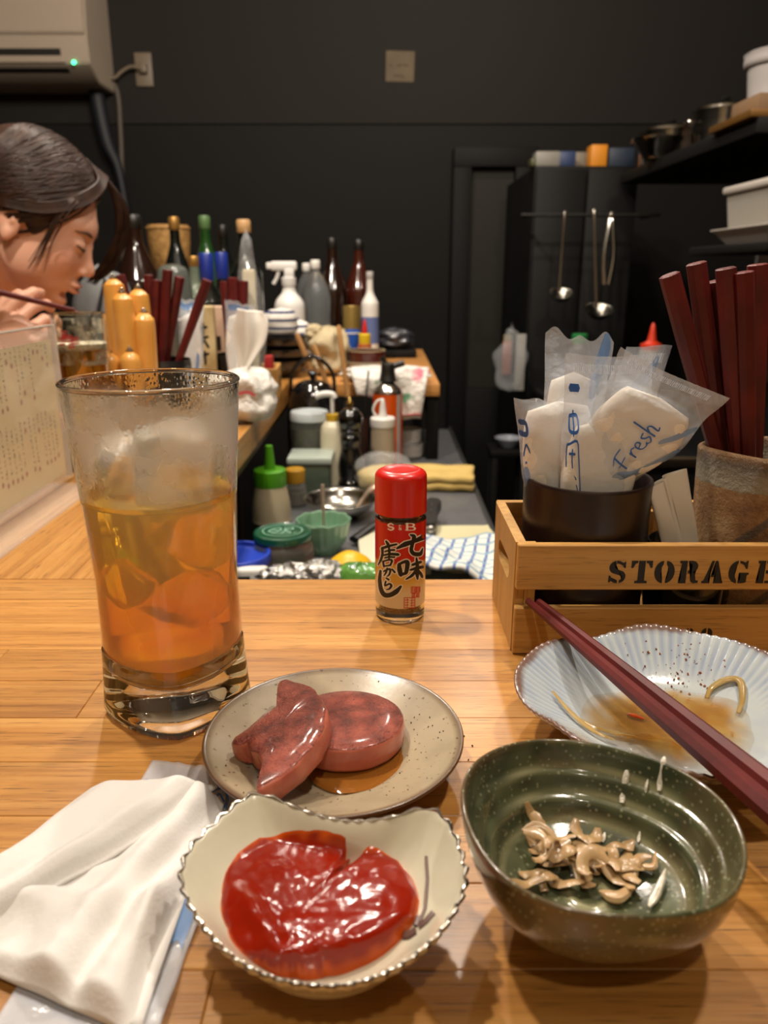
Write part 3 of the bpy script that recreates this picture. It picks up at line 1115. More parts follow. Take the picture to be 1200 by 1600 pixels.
# main cluster: from the photo's heap (left of centre) sweeping right
heap = [((max(-.016, min(.009, rf.gauss(-.005, .0075))), max(-.008, min(.007, rf.gauss(.0, .005)))), rf.uniform(0, PI)) for _ in range(26)]
for i, ((x, y), an) in enumerate(heap):
    x, y = x * 1.35 + .002, y * 1.15 + .010
    n = 11
    ln = rf.uniform(.009, .019)
    cu = rf.uniform(-1.8, 1.8)
    lift = .0008 + .0085 * math.exp(-((x + .006) ** 2 + (y - .011) ** 2) / .00012) * (i % 5) / 4
    pts = []
    ph = rf.uniform(0, 6)
    for q in range(n):
        s_ = (q / (n - 1) - .5)
        aa = an + cu * s_
        px_, py_ = x + math.cos(aa) * ln * s_, y + math.sin(aa) * ln * s_
        pts.append(Vector((px_, py_, bowl_z(px_, py_) + lift + .0013 * math.sin(q * .7 + ph) + .0018)))
    o = obj('fish_shred', tube(pts, [q_ * rf.uniform(.7, 1.5) for q_ in (.0010, .0017, .0019, .0016, .0018, .0008)], 8, flat=.28), STRIP, None, loc=GB)
    tag(o, 'brown glossy fish shred in the heap inside the green bowl', 'fish shred', 'fish shreds heaped in the green bowl')
FISHW = mat('white_fish', '#d6cfba', .3, c2='#a59a80', var=(300, .15), coat=.5, coat_rough=.15)
for (p0, p1, p2, r_, lb) in (((.003, -.001), (.008, -.004), (.015, .001), .0021, 'small pale fish under the brown shreds in the green bowl'),
                             ((.016, -.009), (.020, -.004), (.0255, .004), .0013, 'slim pale fish lying apart near the rim of the green bowl'),
                             ((.014, .012), (.016, .006), (.013, .001), .0015, 'pale fish piece curling down beside the brown heap'),
                             ((.018, .009), (.022, .006), (.0245, .011), .0014, 'brown curl of fish skin hooked at the end beside the slim fish')):
    P_ = cat([(x, y, bowl_z(x, y) + .0022) for x, y in (p0, p1, p2)], 6)
    tag(obj('small_fish', tube(P_, [.0004, r_, r_ * 1.1, r_ * .8, .0003], 8, flat=.75), STRIP if 'brown' in lb else FISHW, None, loc=GB), lb, 'fish', 'small fish in the green bowl')
for (px_, py_, sz, lb) in ((975, 1236, .0022, 'largest white fish flake stuck on the inner wall of the green bowl'), (1008, 1245, .0015, 'thin white flake beside the largest flake in the green bowl'),
                           (1029, 1248, .0019, 'long white flake stuck highest on the inner wall'), (1003, 1270, .0010, 'tiny white flake below the others in the green bowl'), (948, 1262, .0012, 'small white flake nearest the brown heap')):
    q = onz(px_, py_, .026) - GB
    rr = math.hypot(q.x, q.y)
    k = 1.0
    zq = bowl_z(q.x, q.y)
    P_ = [Vector((q.x + math.cos(1.1) * sz * s_, q.y + math.sin(1.1) * sz * s_, 0)) for s_ in (-1.5, -.5, .5, 1.5)]
    for p in P_: p.z = bowl_z(p.x, p.y) + .0006
    tag(obj('fish_flake', tube(cat(P_, 4), [sz * .3, sz * .6, sz * .5, sz * .2], 6, flat=.5), mat('flake_white', '#dcd6c6', .4, bump=(900, .6, .001)), None, loc=GB), lb, 'fish flake', 'white flakes in the green bowl')

# ------------------------------------------------------------------ blue-white ribbed plate with sauce
BP = Vector((.131, .2985, 0))
BRX, BRY = .0715, .0600


def bplate(a, r, z, i):
    # r = fraction of the outline
    wob = 1 + sm(.5, 1, r) * (.018 * math.sin(5 * a + .5) + .012 * math.sin(8 * a + 2))
    fl = sm(.60, .90, r) * .00032 * math.sin(a * 92)
    dz = sm(.6, 1, r) * (.0016 * math.sin(5 * a + 1.2) + .0008 * math.sin(9 * a))
    return (BRX * r * wob * math.cos(a), BRY * r * wob * math.sin(a), z + fl + dz)


bpf = prof([(0, .0062), (.25, .0062), (.48, .0070), (.60, .0092), (.74, .0142), (.88, .0205), (.965, .0246), (1.0, .0258), (1.012, .0248), (.97, .0218), (.85, .0155), (.68, .0085), (.50, .0045), (.47, .0), (.43, .0), (.42, .003), (0, .0035)], 3)
bg = lathe(bpf, 368, bplate)
bcol = []
for p in bg[0]:
    a = math.atan2(p.y / BRY, p.x / BRX)
    r = math.hypot(p.x / BRX, p.y / BRY)
    n = nz(p.x * 90, p.y * 90, 2)
    c = Vector(lin('#b9c1c2')[:3]).lerp(Vector(lin('#8f9db4')[:3]), max(0, min(1, (.5 + .5 * math.sin(a * 92 + PI)) * sm(.55, .8, r) * .75 + n * .4)))
    c = c.lerp(Vector(lin('#6a4630')[:3]), .9 * sm(.955, .99, r + n * .02))
    bcol.append(c)
bo = obj('ribbed_plate', bg, vcol_mat('blue_glaze', .18, coat=.6, coat_rough=.06, bump=(260, .12, .0008)), None, loc=BP, sharp=None, cols=bcol)
tag(bo, 'pale blue ribbed oval plate with a brown edge and leftover orange sauce', 'plate')


def bz(x, y):
    r = math.hypot(x / BRX, y / BRY)
    return float(np.interp(min(r, 1), [0, .25, .48, .60, .74, .88, .965, 1], [.0062, .0062, .0070, .0092, .0142, .0205, .0246, .0258]))


spx = [(905, 1128), (912, 1100), (935, 1085), (975, 1080), (1010, 1088), (1045, 1075), (1075, 1080), (1110, 1085), (1150, 1095), (1172, 1120), (1180, 1150), (1170, 1180), (1130, 1195), (1080, 1200), (1030, 1190), (980, 1170), (935, 1150)]
sw = [onz(x, y, .0085) for x, y in spx]
sc0 = sum(sw, Vector()) / len(sw)
sfn = poly_r([(p.x, p.y) for p in cat([tuple(p) for p in sw], 5, True)], sc0.x, sc0.y)
V, F = [], []
NA, NR = 90, 14
for i in range(NR + 1):
    for j in range(NA):
        a = 2 * PI * j / NA - PI
        f = i / NR
        rad = sfn(a) * f * (1 + .04 * nz(math.cos(a) * 3, math.sin(a) * 3, 4))
        x, y = sc0.x + rad * math.cos(a) - BP.x, sc0.y + rad * math.sin(a) - BP.y
        b = bz(x, y)
        lev = .0094 + nz(x * 160, y * 160, 0) * .0003
        h = max(.0005, lev - b) * (1 if f < .93 else 0) + (0 if f < .93 else 0)
        V.append(Vector((x, y, b + (h if i < NR else -.0002))))
for i in range(NR):
    for j in range(NA):
        q = (j + 1) % NA
        F.append((i * NA + j, i * NA + q, (i + 1) * NA + q, (i + 1) * NA + j)[::-1])
s = NT('orange_sauce')
s.set(rough=.1, trans=.6, ior=1.36)
v = s.coord()
s.l(s.ramp(s.noise(v, 60, 4), [(.3, '#b0661a'), (.5, '#cf9236'), (.72, '#dcb465')]), s.b.inputs['Base Color'])
s.bump(s.noise(v, 300, 3), .3, .0008)
sat = s.n('ShaderNodeAttribute', attribute_name='col')
s.l(sat.outputs['Fac'], s.b.inputs['Alpha'])
scol = [(lambda q: (q, q, q))(.15 + .72 * sm(1.0, .62, (i_ // NA) / NR + .18 * nz(V[i_].x * 150, V[i_].y * 150, 2))) for i_ in range(len(V))]
tag(obj('leftover_sauce', (V, F), s.m, None, loc=BP, sharp=None, cols=scol), 'orange-brown leftover sauce pooled in the pale blue plate', 'sauce', kind='stuff')
ONION = mat('onion', '#cdb277', .22, trans=.35, coat=.5, c2='#b99448', var=(120, .2))
for P_, r_, lb in (([(1105, 1085), (1112, 1074), (1135, 1070), (1155, 1075), (1160, 1092), (1154, 1108)], .0017, 'hooked pale onion strip lying in the pale blue plate'),
                   ([(862, 1102), (885, 1118), (910, 1134), (935, 1146), (960, 1152)], .0013, 'long onion strip along the near edge of the orange sauce'),
                   ([(905, 1128), (930, 1135), (965, 1140), (1000, 1146), (1040, 1152)], .0014, 'translucent onion strip half sunk in the orange sauce'),
                   ([(980, 1148), (1010, 1142), (1045, 1150), (1065, 1162)], .0012, 'short onion strip beside the chopsticks in the sauce')):
    W = [onz(x, y, .011) for x, y in P_]
    L_ = [(p.x - BP.x, p.y - BP.y, bz(p.x - BP.x, p.y - BP.y) + .0022) for p in W]
    tag(obj('onion_strip', tube(cat(L_, 5), [r_ * .5, r_, r_, r_ * .5], 8, flat=.45), ONION, None, loc=BP), lb, 'onion', 'onion strips in the pale blue plate')
W = onz(990, 1117, .011)
pv, pf = [], []
for i in range(3):
    pass
tag(obj('carrot_bit', tube(cat([(W.x - BP.x - .002, W.y - BP.y + .002, .0102), (W.x - BP.x, W.y - BP.y, .0108), (W.x - BP.x + .004, W.y - BP.y - .002, .0102)], 4), [.0006, .0013, .0007], 7, flat=.6), mat('carrot', '#c44a12', .3, coat=.5), None, loc=BP), 'small orange carrot bit floating in the leftover sauce', 'carrot')
for i in range(140):
    x, y = rp.choice([(1000, 1030), (1050, 1040), (1085, 1035), (1060, 1060)])
    p = onz(x + rp.gauss(0, 28), y + rp.gauss(0, 11), .016) - BP
    if math.hypot(p.x / BRX, p.y / BRY) < .92:
        speck((p.x, p.y, bz(p.x, p.y) + .0003), rp.choice([.0003, .0004, .0006, .0009]), rp)
for (x, y) in ((1012, 1025), (1148, 1120), (880, 1016)):
    p = onz(x, y, .016) - BP
    speck((p.x, p.y, bz(p.x, p.y) + .0006), .0011, rp)
tag(obj('chili_flakes', (pv, pf), mat('chili', '#6e2c10', .6, c2='#a2511c', var=(400, .1)), None, smooth=False, loc=BP), 'scattered chili and pepper flakes on the pale blue plate', 'chili flakes', kind='stuff')

# ------------------------------------------------------------------ chopsticks
s = NT('red_lacquer')
s.set(rough=.5, spec=.35)
v = s.coord(rnd=True)
s.l(s.ramp(s.noise(v, 40, 4), [(.35, '#4a110e'), (.65, '#5e1714')]), s.b.inputs['Base Color'])
s.bump(s.noise(v, 500, 2), .12, .0005)
LACQ = s.m
SQ = [(1, .45), (.45, 1), (-.45, 1), (-1, .45), (-1, -.45), (-.45, -1), (.45, -1), (1, -.45)]


def chopstick_geo(L=.225, r0=.0018, r1=.0044):
    n = 12
    P_ = [Vector((0, 0, L * i / n)) for i in range(n + 1)]
    rr = [r0 + (r1 - r0) * min(1, (i / n) * 1.25) for i in range(n + 1)]
    P_ += [Vector((0, 0, L + .0006))]
    rr += [r1 * .8]
    return tube(P_, rr, section=SQ)


CHOP = bpy.data.meshes.new('chopstick')
_g = chopstick_geo()
CHOP.from_pydata([tuple(p) for p in _g[0]], [], _g[1])
CHOP.materials.append(LACQ)
CHOP.update()


def chop(tip, top, label, group, twist=0.0):
    tip, top = Vector(tip), Vector(top)
    o = bpy.data.objects.new('chopstick', CHOP)
    C.objects.link(o)
    d = (top - tip).normalized()
    q = d.to_track_quat('Z', 'Y')
    o.rotation_mode = 'QUATERNION'
    o.rotation_quaternion = q @ Euler((0, 0, twist)).to_quaternion()
    o.location = tip
    return tag(o, label, 'chopstick', group)


A = Vector((.0768, .3765, .0330))
B = Vector((.1200, .2380, .0308))
dirc = (B - A).normalized()
sidev = Vector((dirc.y, -dirc.x, 0)).normalized()
chop(A, A + dirc * .225, 'dark red chopstick across the pale blue plate, tip nearer the crate corner', 'pair of chopsticks across the pale blue plate', .0)
A2 = A + sidev * -.0046 + dirc * .003 + Vector((0, 0, .0003))
B2 = B + sidev * -.0088
d2 = (B2 - A2).normalized()
chop(A2, A2 + d2 * .225, 'dark red chopstick across the pale blue plate, on the crate lettering side of its pair', 'pair of chopsticks across the pale blue plate', .3)

# ------------------------------------------------------------------ used hand towel and its torn film wrapper
FILM = None
s = NT('clear_film')
s.set(rough=.16, alpha=.42, ior=1.45)
s.b.inputs['Base Color'].default_value = lin('#e4e9f0')
s.bump(s.noise(s.coord(rnd=True), 90, 4), .6, .002)
FILM = s.m
BLUE = mat('blue_print', '#2a5fae', .4)
BLUEP = mat('blue_print_pale', '#5d92cf', .35, alpha=.55)


def quadmap(px4, z=.001):
    P = [onz(x, y, z) for x, y in px4]
    return lambda u, v: (P[0] * (1 - u) + P[1] * u) * (1 - v) + (P[3] * (1 - u) + P[2] * u) * v


fm = quadmap([(238, 1192), (392, 1212), (248, 1625), (-20, 1625)], 0)
wr_o = Vector(fm(.5, .5)); wr_o.z = 0


def wrap_fn(u, v):
    p = fm(u, v) - wr_o
    z = .0012 + .0012 * abs(nz(u * 5, v * 9, 1)) + .0016 * sm(.75, 1, u) * (.5 + .5 * math.sin(v * 22)) + .0015 * sm(.1, 0, v) * abs(nz(u * 9, 2))
    return (p.x + .001 * nz(v * 7, 3), p.y, z)


t = thing('towel_wrapper', 'torn clear film wrapper with blue print lying under the white hand towel', 'wrapper', wr_o)
w1 = obj('film', grid(30, 60, wrap_fn), FILM, t, sharp=None)
solid(w1, .0002)
dots = []
for (x, y, r_) in ((230, 1233, .0011), (241, 1233, .0011), (252, 1233, .0009)):
    c = onz(x, y, 0) - wr_o
    dots.append(([Vector((c.x + r_ * math.cos(a * PI / 6), c.y + r_ * math.sin(a * PI / 6), .0040)) for a in range(12)], [tuple(range(12))]))


def fl(x, y, z=.0040):
    p = onz(x, y, z) - wr_o
    return (p.x, p.y, z)


for P_, wd in (([(178, 1600), (184, 1578), (204, 1572), (200, 1594), (180, 1600)], 2.5), ([(186, 1594), (190, 1582), (198, 1580)], 2.5), ([(330, 1238), (345, 1232), (356, 1246), (352, 1262)], 3), ([(335, 1256), (342, 1240), (350, 1252)], 3), ([(225, 1245), (240, 1243), (258, 1246)], 4)):
    dots.append(ribbon(P_, wd, fl, 2))
obj('blue_print', join(*dots), BLUE, t, smooth=False)
obj('blue_wave', grid(12, 16, lambda u, v: tuple(Vector(wrap_fn(.72 + .25 * u, .42 + .36 * v + .04 * math.sin(u * 6))) + Vector((0, 0, .0011)))), BLUEP, t)

tm = quadmap([(140, 1253), (346, 1254), (225, 1640), (-95, 1500)], 0)
tw_o = Vector(tm(.5, .5)); tw_o.z = 0
CL = mat('towel_white', '#dddad6', .85, bump=(700, .25, .0006), sheen=.2)


def towel(layer):
    def f(u, v):
        p = tm(u, v) - tw_o
        # outline wobble
        p.x += .004 * math.sin(v * 5 + 1) * (u - .5) * 2 * .6
        e = min(u, 1 - u) * 9
        e = sm(0, 1, e) * sm(0, 1, min(v, 1 - v) * 14 + .15)
        s1 = u + .32 * v           # folds run from the far right corner to the near left one
        fold = .0055 * math.exp(-((s1 - .86) / .10) ** 2) - .0022 * math.exp(-((s1 - .98) / .05) ** 2) + .0035 * math.exp(-((s1 - .42) / .12) ** 2)
        fold += .005 * math.exp(-((s1 - 1.12) / .09) ** 2) * sm(.2, .7, v)
        fold += .0035 * math.exp(-((v - .80 + .2 * u) / .07) ** 2)
        fold += .0016 * nz(u * 5, v * 7, 2) + .0006 * nz(u * 14, v * 16, 3)
        z = .0032 + (.0048 + fold) * e
        return (p.x, p.y, max(z, .0030))
    return f


t2 = thing('hand_towel', 'used white wet hand towel, crumpled and folded over its wrapper', 'towel', tw_o)
o = obj('cloth', grid(70, 90, towel(0)), CL, t2, sharp=None)
solid(o, .0012, 1)


fm2 = quadmap([(142, 1256), (343, 1258), (-50, 1530), (-100, 1455)], 0)


def flap(u, v):
    p = fm2(u, v) - tw_o
    # height of the cloth below, found by inverting its layout roughly
    best = 0.0
    e = sm(0, 1, min(u, 1 - u) * 10) * sm(0, 1, min(v, 1 - v) * 12 + .1)
    z = .0095 + .0035 * e + .0022 * math.sin(u * 3.0 + .4) * e + .0016 * nz(u * 4, v * 5, 8) + .0035 * math.exp(-((u - .80) / .12) ** 2) * e - .004 * sm(.25, .0, u)
    return (p.x + .002 * math.sin(v * 6) * u, p.y, z)


solid(obj('top_fold', grid(50, 60, flap), CL, t2, sharp=None), .0012, 1)


def under(u, v):
    p = tm(.03 + .93 * u, .02 + .95 * v) - tw_o
    return (p.x + .0015, p.y - .0015, .0028 + .0008 * math.sin(u * 9 + v * 6))


o = obj('under_fold', grid(24, 30, under), CL, t2, sharp=None)
solid(o, .001, -1)
# ================================================================== storage crate and what stands in it
CX0, CX1, CY0, CY1 = .0700, .3300, .3790, .4630
CRW = wood_mat('crate_wood', '#9c6c30', '#bd8c47', '#c89a56', 'X', rough=.55, pore=.4, tone=.3, coat=0)
CRWY = wood_mat('crate_wood_end', '#a87a3c', '#c4954f', '#d0a560', 'Z', rough=.55, pore=.35, tone=.3, coat=0)
BLK = mat('stencil_black', '#14100c', .6)
cr = thing('storage_crate', 'open slatted wooden crate stencilled STORAGE holding chopsticks and wrapped towels', 'crate', ((CX0 + CX1) / 2, (CY0 + CY1) / 2, 0))
ox, oy = (CX0 + CX1) / 2, (CY0 + CY1) / 2
LX = CX1 - CX0
topslat = obj('slat', box(LX - .001, .005, .0255, .0006, 1, c=(0, CY0 + .0025 - oy, .0383)), CRW, cr, smooth=False)
lowslat = obj('slat', box(LX - .001, .005, .0275, .0006, 1, c=(0, CY0 + .0025 - oy, .0004)), CRW, cr, smooth=False)
for z0, h in ((.0004, .0275), (.0383, .0255)):
    obj('slat', box(LX - .001, .004, h, .0006, 1, c=(0, CY1 - .002 - oy, z0)), CRW, cr, smooth=False)
obj('bottom_panel', box(LX - .012, CY1 - CY0 - .0095, .003, 0, c=(0, (.0005) / 2, .0006)), CRW, cr, smooth=False)
for px_ in (1006,):
    xx = xat(px_, CY1 - .006, .033) - ox
    obj('post', box(.008, .004, .055, .0004, 1, c=(xx, CY1 - .0062 - oy, .004)), CRWY, cr, smooth=False)


def end_panel(x0, x1):
    """panel with a rounded hand slot, drawn in the Y-Z plane"""
    y0, y1, z0, z1 = CY0 + .0052 - oy, CY1 - .0042 - oy, .0006, .0636
    hc, hz_, hl, hr = (y0 + y1) / 2, .0405, .014, .0062
    slot = [(hc + hl * (1 if math.cos(a) > 0 else -1) + hr * math.cos(a), hz_ + hr * math.sin(a)) for a in [R(-85 + i * 17) for i in range(11)] + [R(95 + i * 17) for i in range(11)]]
    right = slot[:11]
    left = slot[11:]
    bm = bmesh.new()
    for x in (x0, x1):
        pass
    vs = {}
    def V(x, p):
        k = (x, round(p[0], 6), round(p[1], 6))
        if k not in vs: vs[k] = bm.verts.new((x, p[0], p[1]))
        return vs[k]
    mt, mb = (hc, z1), (hc, z0)
    st, sb = (hc, hz_ + hr), (hc, hz_ - hr)
    faceA = [sb] + right + [st, mt, (y1, z1), (y1, z0), mb]
    faceB = [st] + left + [sb, mb, (y0, z0), (y0, z1), mt]
    for x in (x0, x1):
        for fc in (faceA, faceB):
            bm.faces.new([V(x, p) for p in fc])
    for loop in ([(y0, z0), mb, (y1, z0), (y1, z1), mt, (y0, z1)], [sb] + right + [st] + left):
        n = len(loop)
        for i in range(n):
            a, b = loop[i], loop[(i + 1) % n]
            bm.faces.new([V(x0, a), V(x0, b), V(x1, b), V(x1, a)])
    bmesh.ops.recalc_face_normals(bm, faces=bm.faces)
    return bm_geo(bm)


obj('end_panel', end_panel(CX0 - ox, CX0 + .0055 - ox), CRWY, cr, smooth=False)
obj('end_panel', end_panel(CX1 - .0055 - ox, CX1 - ox), CRWY, cr, smooth=False)
for yy in (CY0 + .0085, ):
    obj('corner_post', box(.006, .006, .060, .0003, 1, c=(CX0 + .0088 - ox, yy - oy, .002)), CRWY, cr, smooth=False)


# stencil letters: unit box, y up
def arc(cx, cy, rx, ry, a0, a1, n=10):
    return [(cx + rx * math.cos(R(a0 + (a1 - a0) * i / n)), cy + ry * math.sin(R(a0 + (a1 - a0) * i / n))) for i in range(n + 1)]


LET = {
    'S': [[(.86, .68), (.86, .96), (.80, .96), (.76, .91)] + arc(.46, .70, .36, .30, 50, 96, 5) + [(.42, .88)] + [(.56, .86), (.72, .78), (.78, .68)],
          arc(.46, .70, .38, .30, 100, 236, 10) + [(.70, .32)] + arc(.56, .27, .15, .13, 20, -80, 6) + [(.58, .02)] + arc(.56, .30, .32, .29, -70, 50, 8) + [(.52, .60)] + arc(.46, .74, .12, .10, 220, 110, 5),
          [(.08, .34), (.08, .04), (.14, .04), (.20, .10), (.34, .02), (.50, .01), (.50, .13), (.34, .16), (.20, .26), (.16, .34)]],
    'T': [[(.0, .68), (.0, 1), (.30, 1), (.30, .90), (.20, .88), (.09, .68)], [(1, .68), (1, 1), (.70, 1), (.70, .90), (.80, .88), (.91, .68)],
          [(.34, 1), (.66, 1), (.66, .12), (.80, .10), (.80, 0), (.20, 0), (.20, .10), (.34, .12)]],
    'O': [arc(.46, .5, .44, .5, 94, 266, 16) + arc(.46, .5, .14, .36, 256, 104, 12), arc(.54, .5, .44, .5, 86, -86, 16) + arc(.54, .5, .14, .36, -76, 76, 12)],
    'R': [[(.04, 1), (.40, 1), (.40, .0), (.04, 0), (.04, .10), (.13, .12), (.13, .88), (.04, .90)],
          [(.45, 1), (.60, 1)] + arc(.60, .75, .32, .25, 80, -70, 10) + [(.66, .50), (.80, .44), (.86, .14), (.98, .12), (.98, .02), (.74, 0), (.62, .08), (.58, .42), (.45, .46), (.45, .56), (.54, .58)] + arc(.54, .74, .10, .14, -60, 70, 6) + [(.45, .90)]],
    'A': [[(.40, 1), (.52, 1), (.47, .74), (.30, .12), (.38, .10), (.38, 0), (.0, 0), (.0, .10), (.09, .12)],
          [(.57, 1), (.68, 1), (.92, .12), (1, .10), (1, 0), (.56, 0), (.56, .10), (.62, .12), (.58, .28), (.40, .28), (.43, .38), (.56, .38), (.52, .62)]],
    'G': [arc(.46, .5, .44, .5, 92, 268, 16) + arc(.46, .5, .14, .36, 256, 104, 12),
          [(.51, 1), (.66, .97), (.76, .92), (.84, 1), (.90, 1), (.90, .64), (.82, .64), (.72, .80), (.60, .87), (.51, .89)],
          [(.51, 0), (.51, .12), (.60, .15), (.60, .36), (.52, .38), (.52, .47), (.98, .47), (.98, .38), (.90, .36), (.90, .06), (.84, .02), (.70, .0)]],
    'E': [[(.04, 1), (.40, 1), (.40, .0), (.04, 0), (.04, .10), (.13, .12), (.13, .88), (.04, .90)],
          [(.45, 1), (.90, 1), (.90, .70), (.82, .70), (.74, .88), (.45, .89)],
          [(.45, 0), (.92, 0), (.92, .32), (.84, .32), (.76, .12), (.45, .11)],
          [(.45, .44), (.45, .57), (.58, .58), (.60, .68), (.67, .68), (.67, .33), (.60, .33), (.58, .43)]],
    '0': [arc(.46, .5, .42, .5, 94, 266, 16) + arc(.46, .5, .10, .36, 256, 104, 12), arc(.54, .5, .42, .5, 86, -86, 16) + arc(.54, .5, .10, .36, -76, 76, 12)],
    '8': [arc(.46, .74, .38, .26, 94, 266, 12) + arc(.46, .74, .08, .14, 256, 104, 8), arc(.54, .74, .38, .26, 86, -86, 12) + arc(.54, .74, .08, .14, -76, 76, 8),
          arc(.46, .26, .42, .26, 94, 266, 12) + arc(.46, .26, .1, .14, 256, 104, 8), arc(.54, .26, .42, .26, 86, -86, 12) + arc(.54, .26, .1, .14, -76, 76, 8)],
}


def stencil(parent, text, x0s, wd, zb, ht, y):
    V, F = [], []
    for ch, x0 in zip(text, x0s):
        for pc in LET[ch]:
            n = len(V)
            V += [Vector((x0 + p[0] * wd, y, zb + p[1] * ht)) for p in pc]
            F.append(tuple(range(n, n + len(pc))))
    bm = bmesh.new()
    vs = [bm.verts.new(p) for p in V]
    for f in F:
        bm.faces.new([vs[i] for i in f])
    bmesh.ops.triangulate(bm, faces=bm.faces[:])
    return obj('lettering', bm_geo(bm), BLK, parent, smooth=False)


yl = CY0 - .00025 - oy
zb, zt = zat(911, CY0), zat(876, CY0)
x0s = [xat(p, CY0, .05) - ox for p in (949, 986, 1022, 1060, 1098, 1138, 1182)]
stencil(topslat, 'STORAGE', x0s, xat(1033, CY0, .05) - xat(1000, CY0, .05), zb, zt - zb, yl)
z2 = zat(981, CY0)
stencil(lowslat, '08', [xat(p, CY0, .02) - ox for p in (1068, 1096)], xat(1021, CY0, .02) - xat(1000, CY0, .02), .0035, z2 - .0035, yl)

# ------------------------------------------------------------------ brown lacquer cup with wrapped towels
LC = Vector((.1155, .4213, .0037))
CUPZ = .0865
s = NT('brown_lacquer')
s.set(rough=.4, coat=.15, coat_rough=.2)
v = s.coord()
s.l(s.ramp(s.noise(v, 30, 3), [(.3, '#160806'), (.7, '#200c09')]), s.b.inputs['Base Color'])
cup = obj('towel_cup', lathe([(0, 0), (.033, 0), (.0346, .0012)] + prof([(.0350, .004), (.0352, .04), (.0356, .08), (.0358, CUPZ - .0012)], 4) + [(.0352, CUPZ), (.0335, CUPZ), (.0328, CUPZ - .001), (.0325, .05), (.0322, .004), (0, .004)], 72), s.m, None, loc=LC)
tag(cup, 'dark brown lacquer cup in the crate stuffed with wrapped towels', 'cup')

TOW = mat('towel_roll', '#efe8de', .85, c2='#e6ddcf', var=(50, .2), bump=(420, .35, .0008))
PFILM = NT('pack_film')
PFILM.set(rough=.14, alpha=.30, ior=1.45, coat=.3, coat_rough=.1)
PFILM.b.inputs['Base Color'].default_value = lin('#dfe7f2')
PFILM.bump(PFILM.noise(PFILM.coord(rnd=True), 130, 4), .9, .003)
PFILM = PFILM.m


def pack(name, label, top, base, w, face, seed, tl=.8, seal=True, printf=None, th=.010):
    """wrapped towel: base -> top axis; face = direction its broad side looks"""
    base, top = Vector(base), Vector(top)
    ax = (top - base)
    L = ax.length
    ax.normalize()
    fv = Vector(face)
    fv = (fv - ax * fv.dot(ax)).normalized()
    sd = ax.cross(fv).normalized()  # to the right when seen from the face side
    M = Matrix((sd, -fv, ax)).transposed().to_4x4()
    M.translation = base
    t = thing(name, label, 'wrapped towel', group='wrapped towels in the brown cup')
    t.matrix_world = M
    rr = random.Random(seed)

    def tw(u, v):
        a = u * 2 * PI
        e = min(1, math.sin(max(.0, min(1, v)) * PI) ** .12) if 0 < v < 1 else .02
        sx = w * .43 * (.55 + .45 * sm(.1, .7, v)) * (1 - .06 * math.sin(v * 3 + seed))
        x = math.copysign(abs(math.cos(a)) ** .42, math.cos(a)) * sx * e
        y = math.copysign(abs(math.sin(a)) ** .8, math.sin(a)) * th * .55 * e
        y += .0012 * nz(x * 90 + seed, v * 6, seed)
        return (x + .0015 * math.sin(v * 4 + seed), y, v * L * tl)
    obj('towel_roll', grid(40, 24, tw, True), TOW, t, sharp=None)

    def film(sign):
        def f(u, v):
            x = (u - .5) * w * (.55 + .45 * sm(.12, .62, v))
            edge = 1 - (2 * u - 1) ** 2
            puff = max(0, edge) ** .5 * (1 - sm(tl * .93, tl * 1.06, v)) * th * .66
            crinkle = .0011 * nz(u * 7 + seed, v * 11, sign) * (1 - sm(.86, .9, v)) + .0016 * nz(u * 4, v * 5 + seed, 7)
            seam = .00035 * math.sin(u * 90) * sm(.88, .9, v) if seal else 0
            bend = .006 * sm(.8, 1, v) * math.sin(seed * 2.1 + u * 2)
            flare = 1 + .06 * sm(.75, 1, v)
            return (x * flare, sign * puff + crinkle * (1 if edge > .02 else .5) + seam + bend, v * L + (.0025 * math.sin(u * 3 + seed) + (.0 if seal else .007 * nz(u * 4 + seed, 5, seed))) * sm(.7, 1, v))
        return f
    V1, F1 = grid(36, 54, film(-1))
    V2, F2 = grid(36, 54, film(1))
    o = obj('film_wrapper', join((V1, F1), (V2, [q[::-1] for q in F2])), PFILM, t, sharp=None)
    if seal:
        rid = []
        for k in range(int(w / .0011)):
            u = .12 + .76 * k * .0011 / w
            if u > .88: break
            p0 = Vector(film(-1)(u, .925)) + Vector((0, -.0004, 0))
            p1 = Vector(film(-1)(u, .965)) + Vector((0, -.0004, 0))
            rid.append(tube([p0, p1], .00022, 4))
        obj('crimped_seal', join(*rid), mat('seal_white', '#dfe3ea', .3, alpha=.7), t)
    if printf:
        f0 = film(-1)
        def mp(x, y):
            p = Vector(f0(min(1, max(0, x)), min(1, max(0, y))))
            return (p.x, p.y - .0007, p.z)
        def mpp(x, y):
            p = Vector(f0(min(1, max(0, x)), min(1, max(0, y))))
            return (p.x, p.y - .0005, p.z)
        strokes, pale = printf
        if strokes:
            obj('blue_print', join(*[ribbon(p, wd, mp, 2) for p, wd in strokes]), BLUE, t, smooth=False)
        if pale:
            for p, wd in pale:
                obj('pale_print', ribbon(p, wd, mpp, 6), BLUEP, t, smooth=False)
    return t


rimz = LC.z + CUPZ
FY = LC.y
# 1 back left, upright
pack('wrapped_towel', 'wrapped towel standing upright at the back of the brown cup, film knotted on top', aty(905, 528, FY + .012), (LC.x - .008, FY + .014, .032), .034, (-.1, -1, .1), 1.0, tl=.86, seal=False,
     printf=([], [([(.75, .80), (.9, .95)], .12), ([(.95, .35), (.9, .6)], .10)]), th=.012)
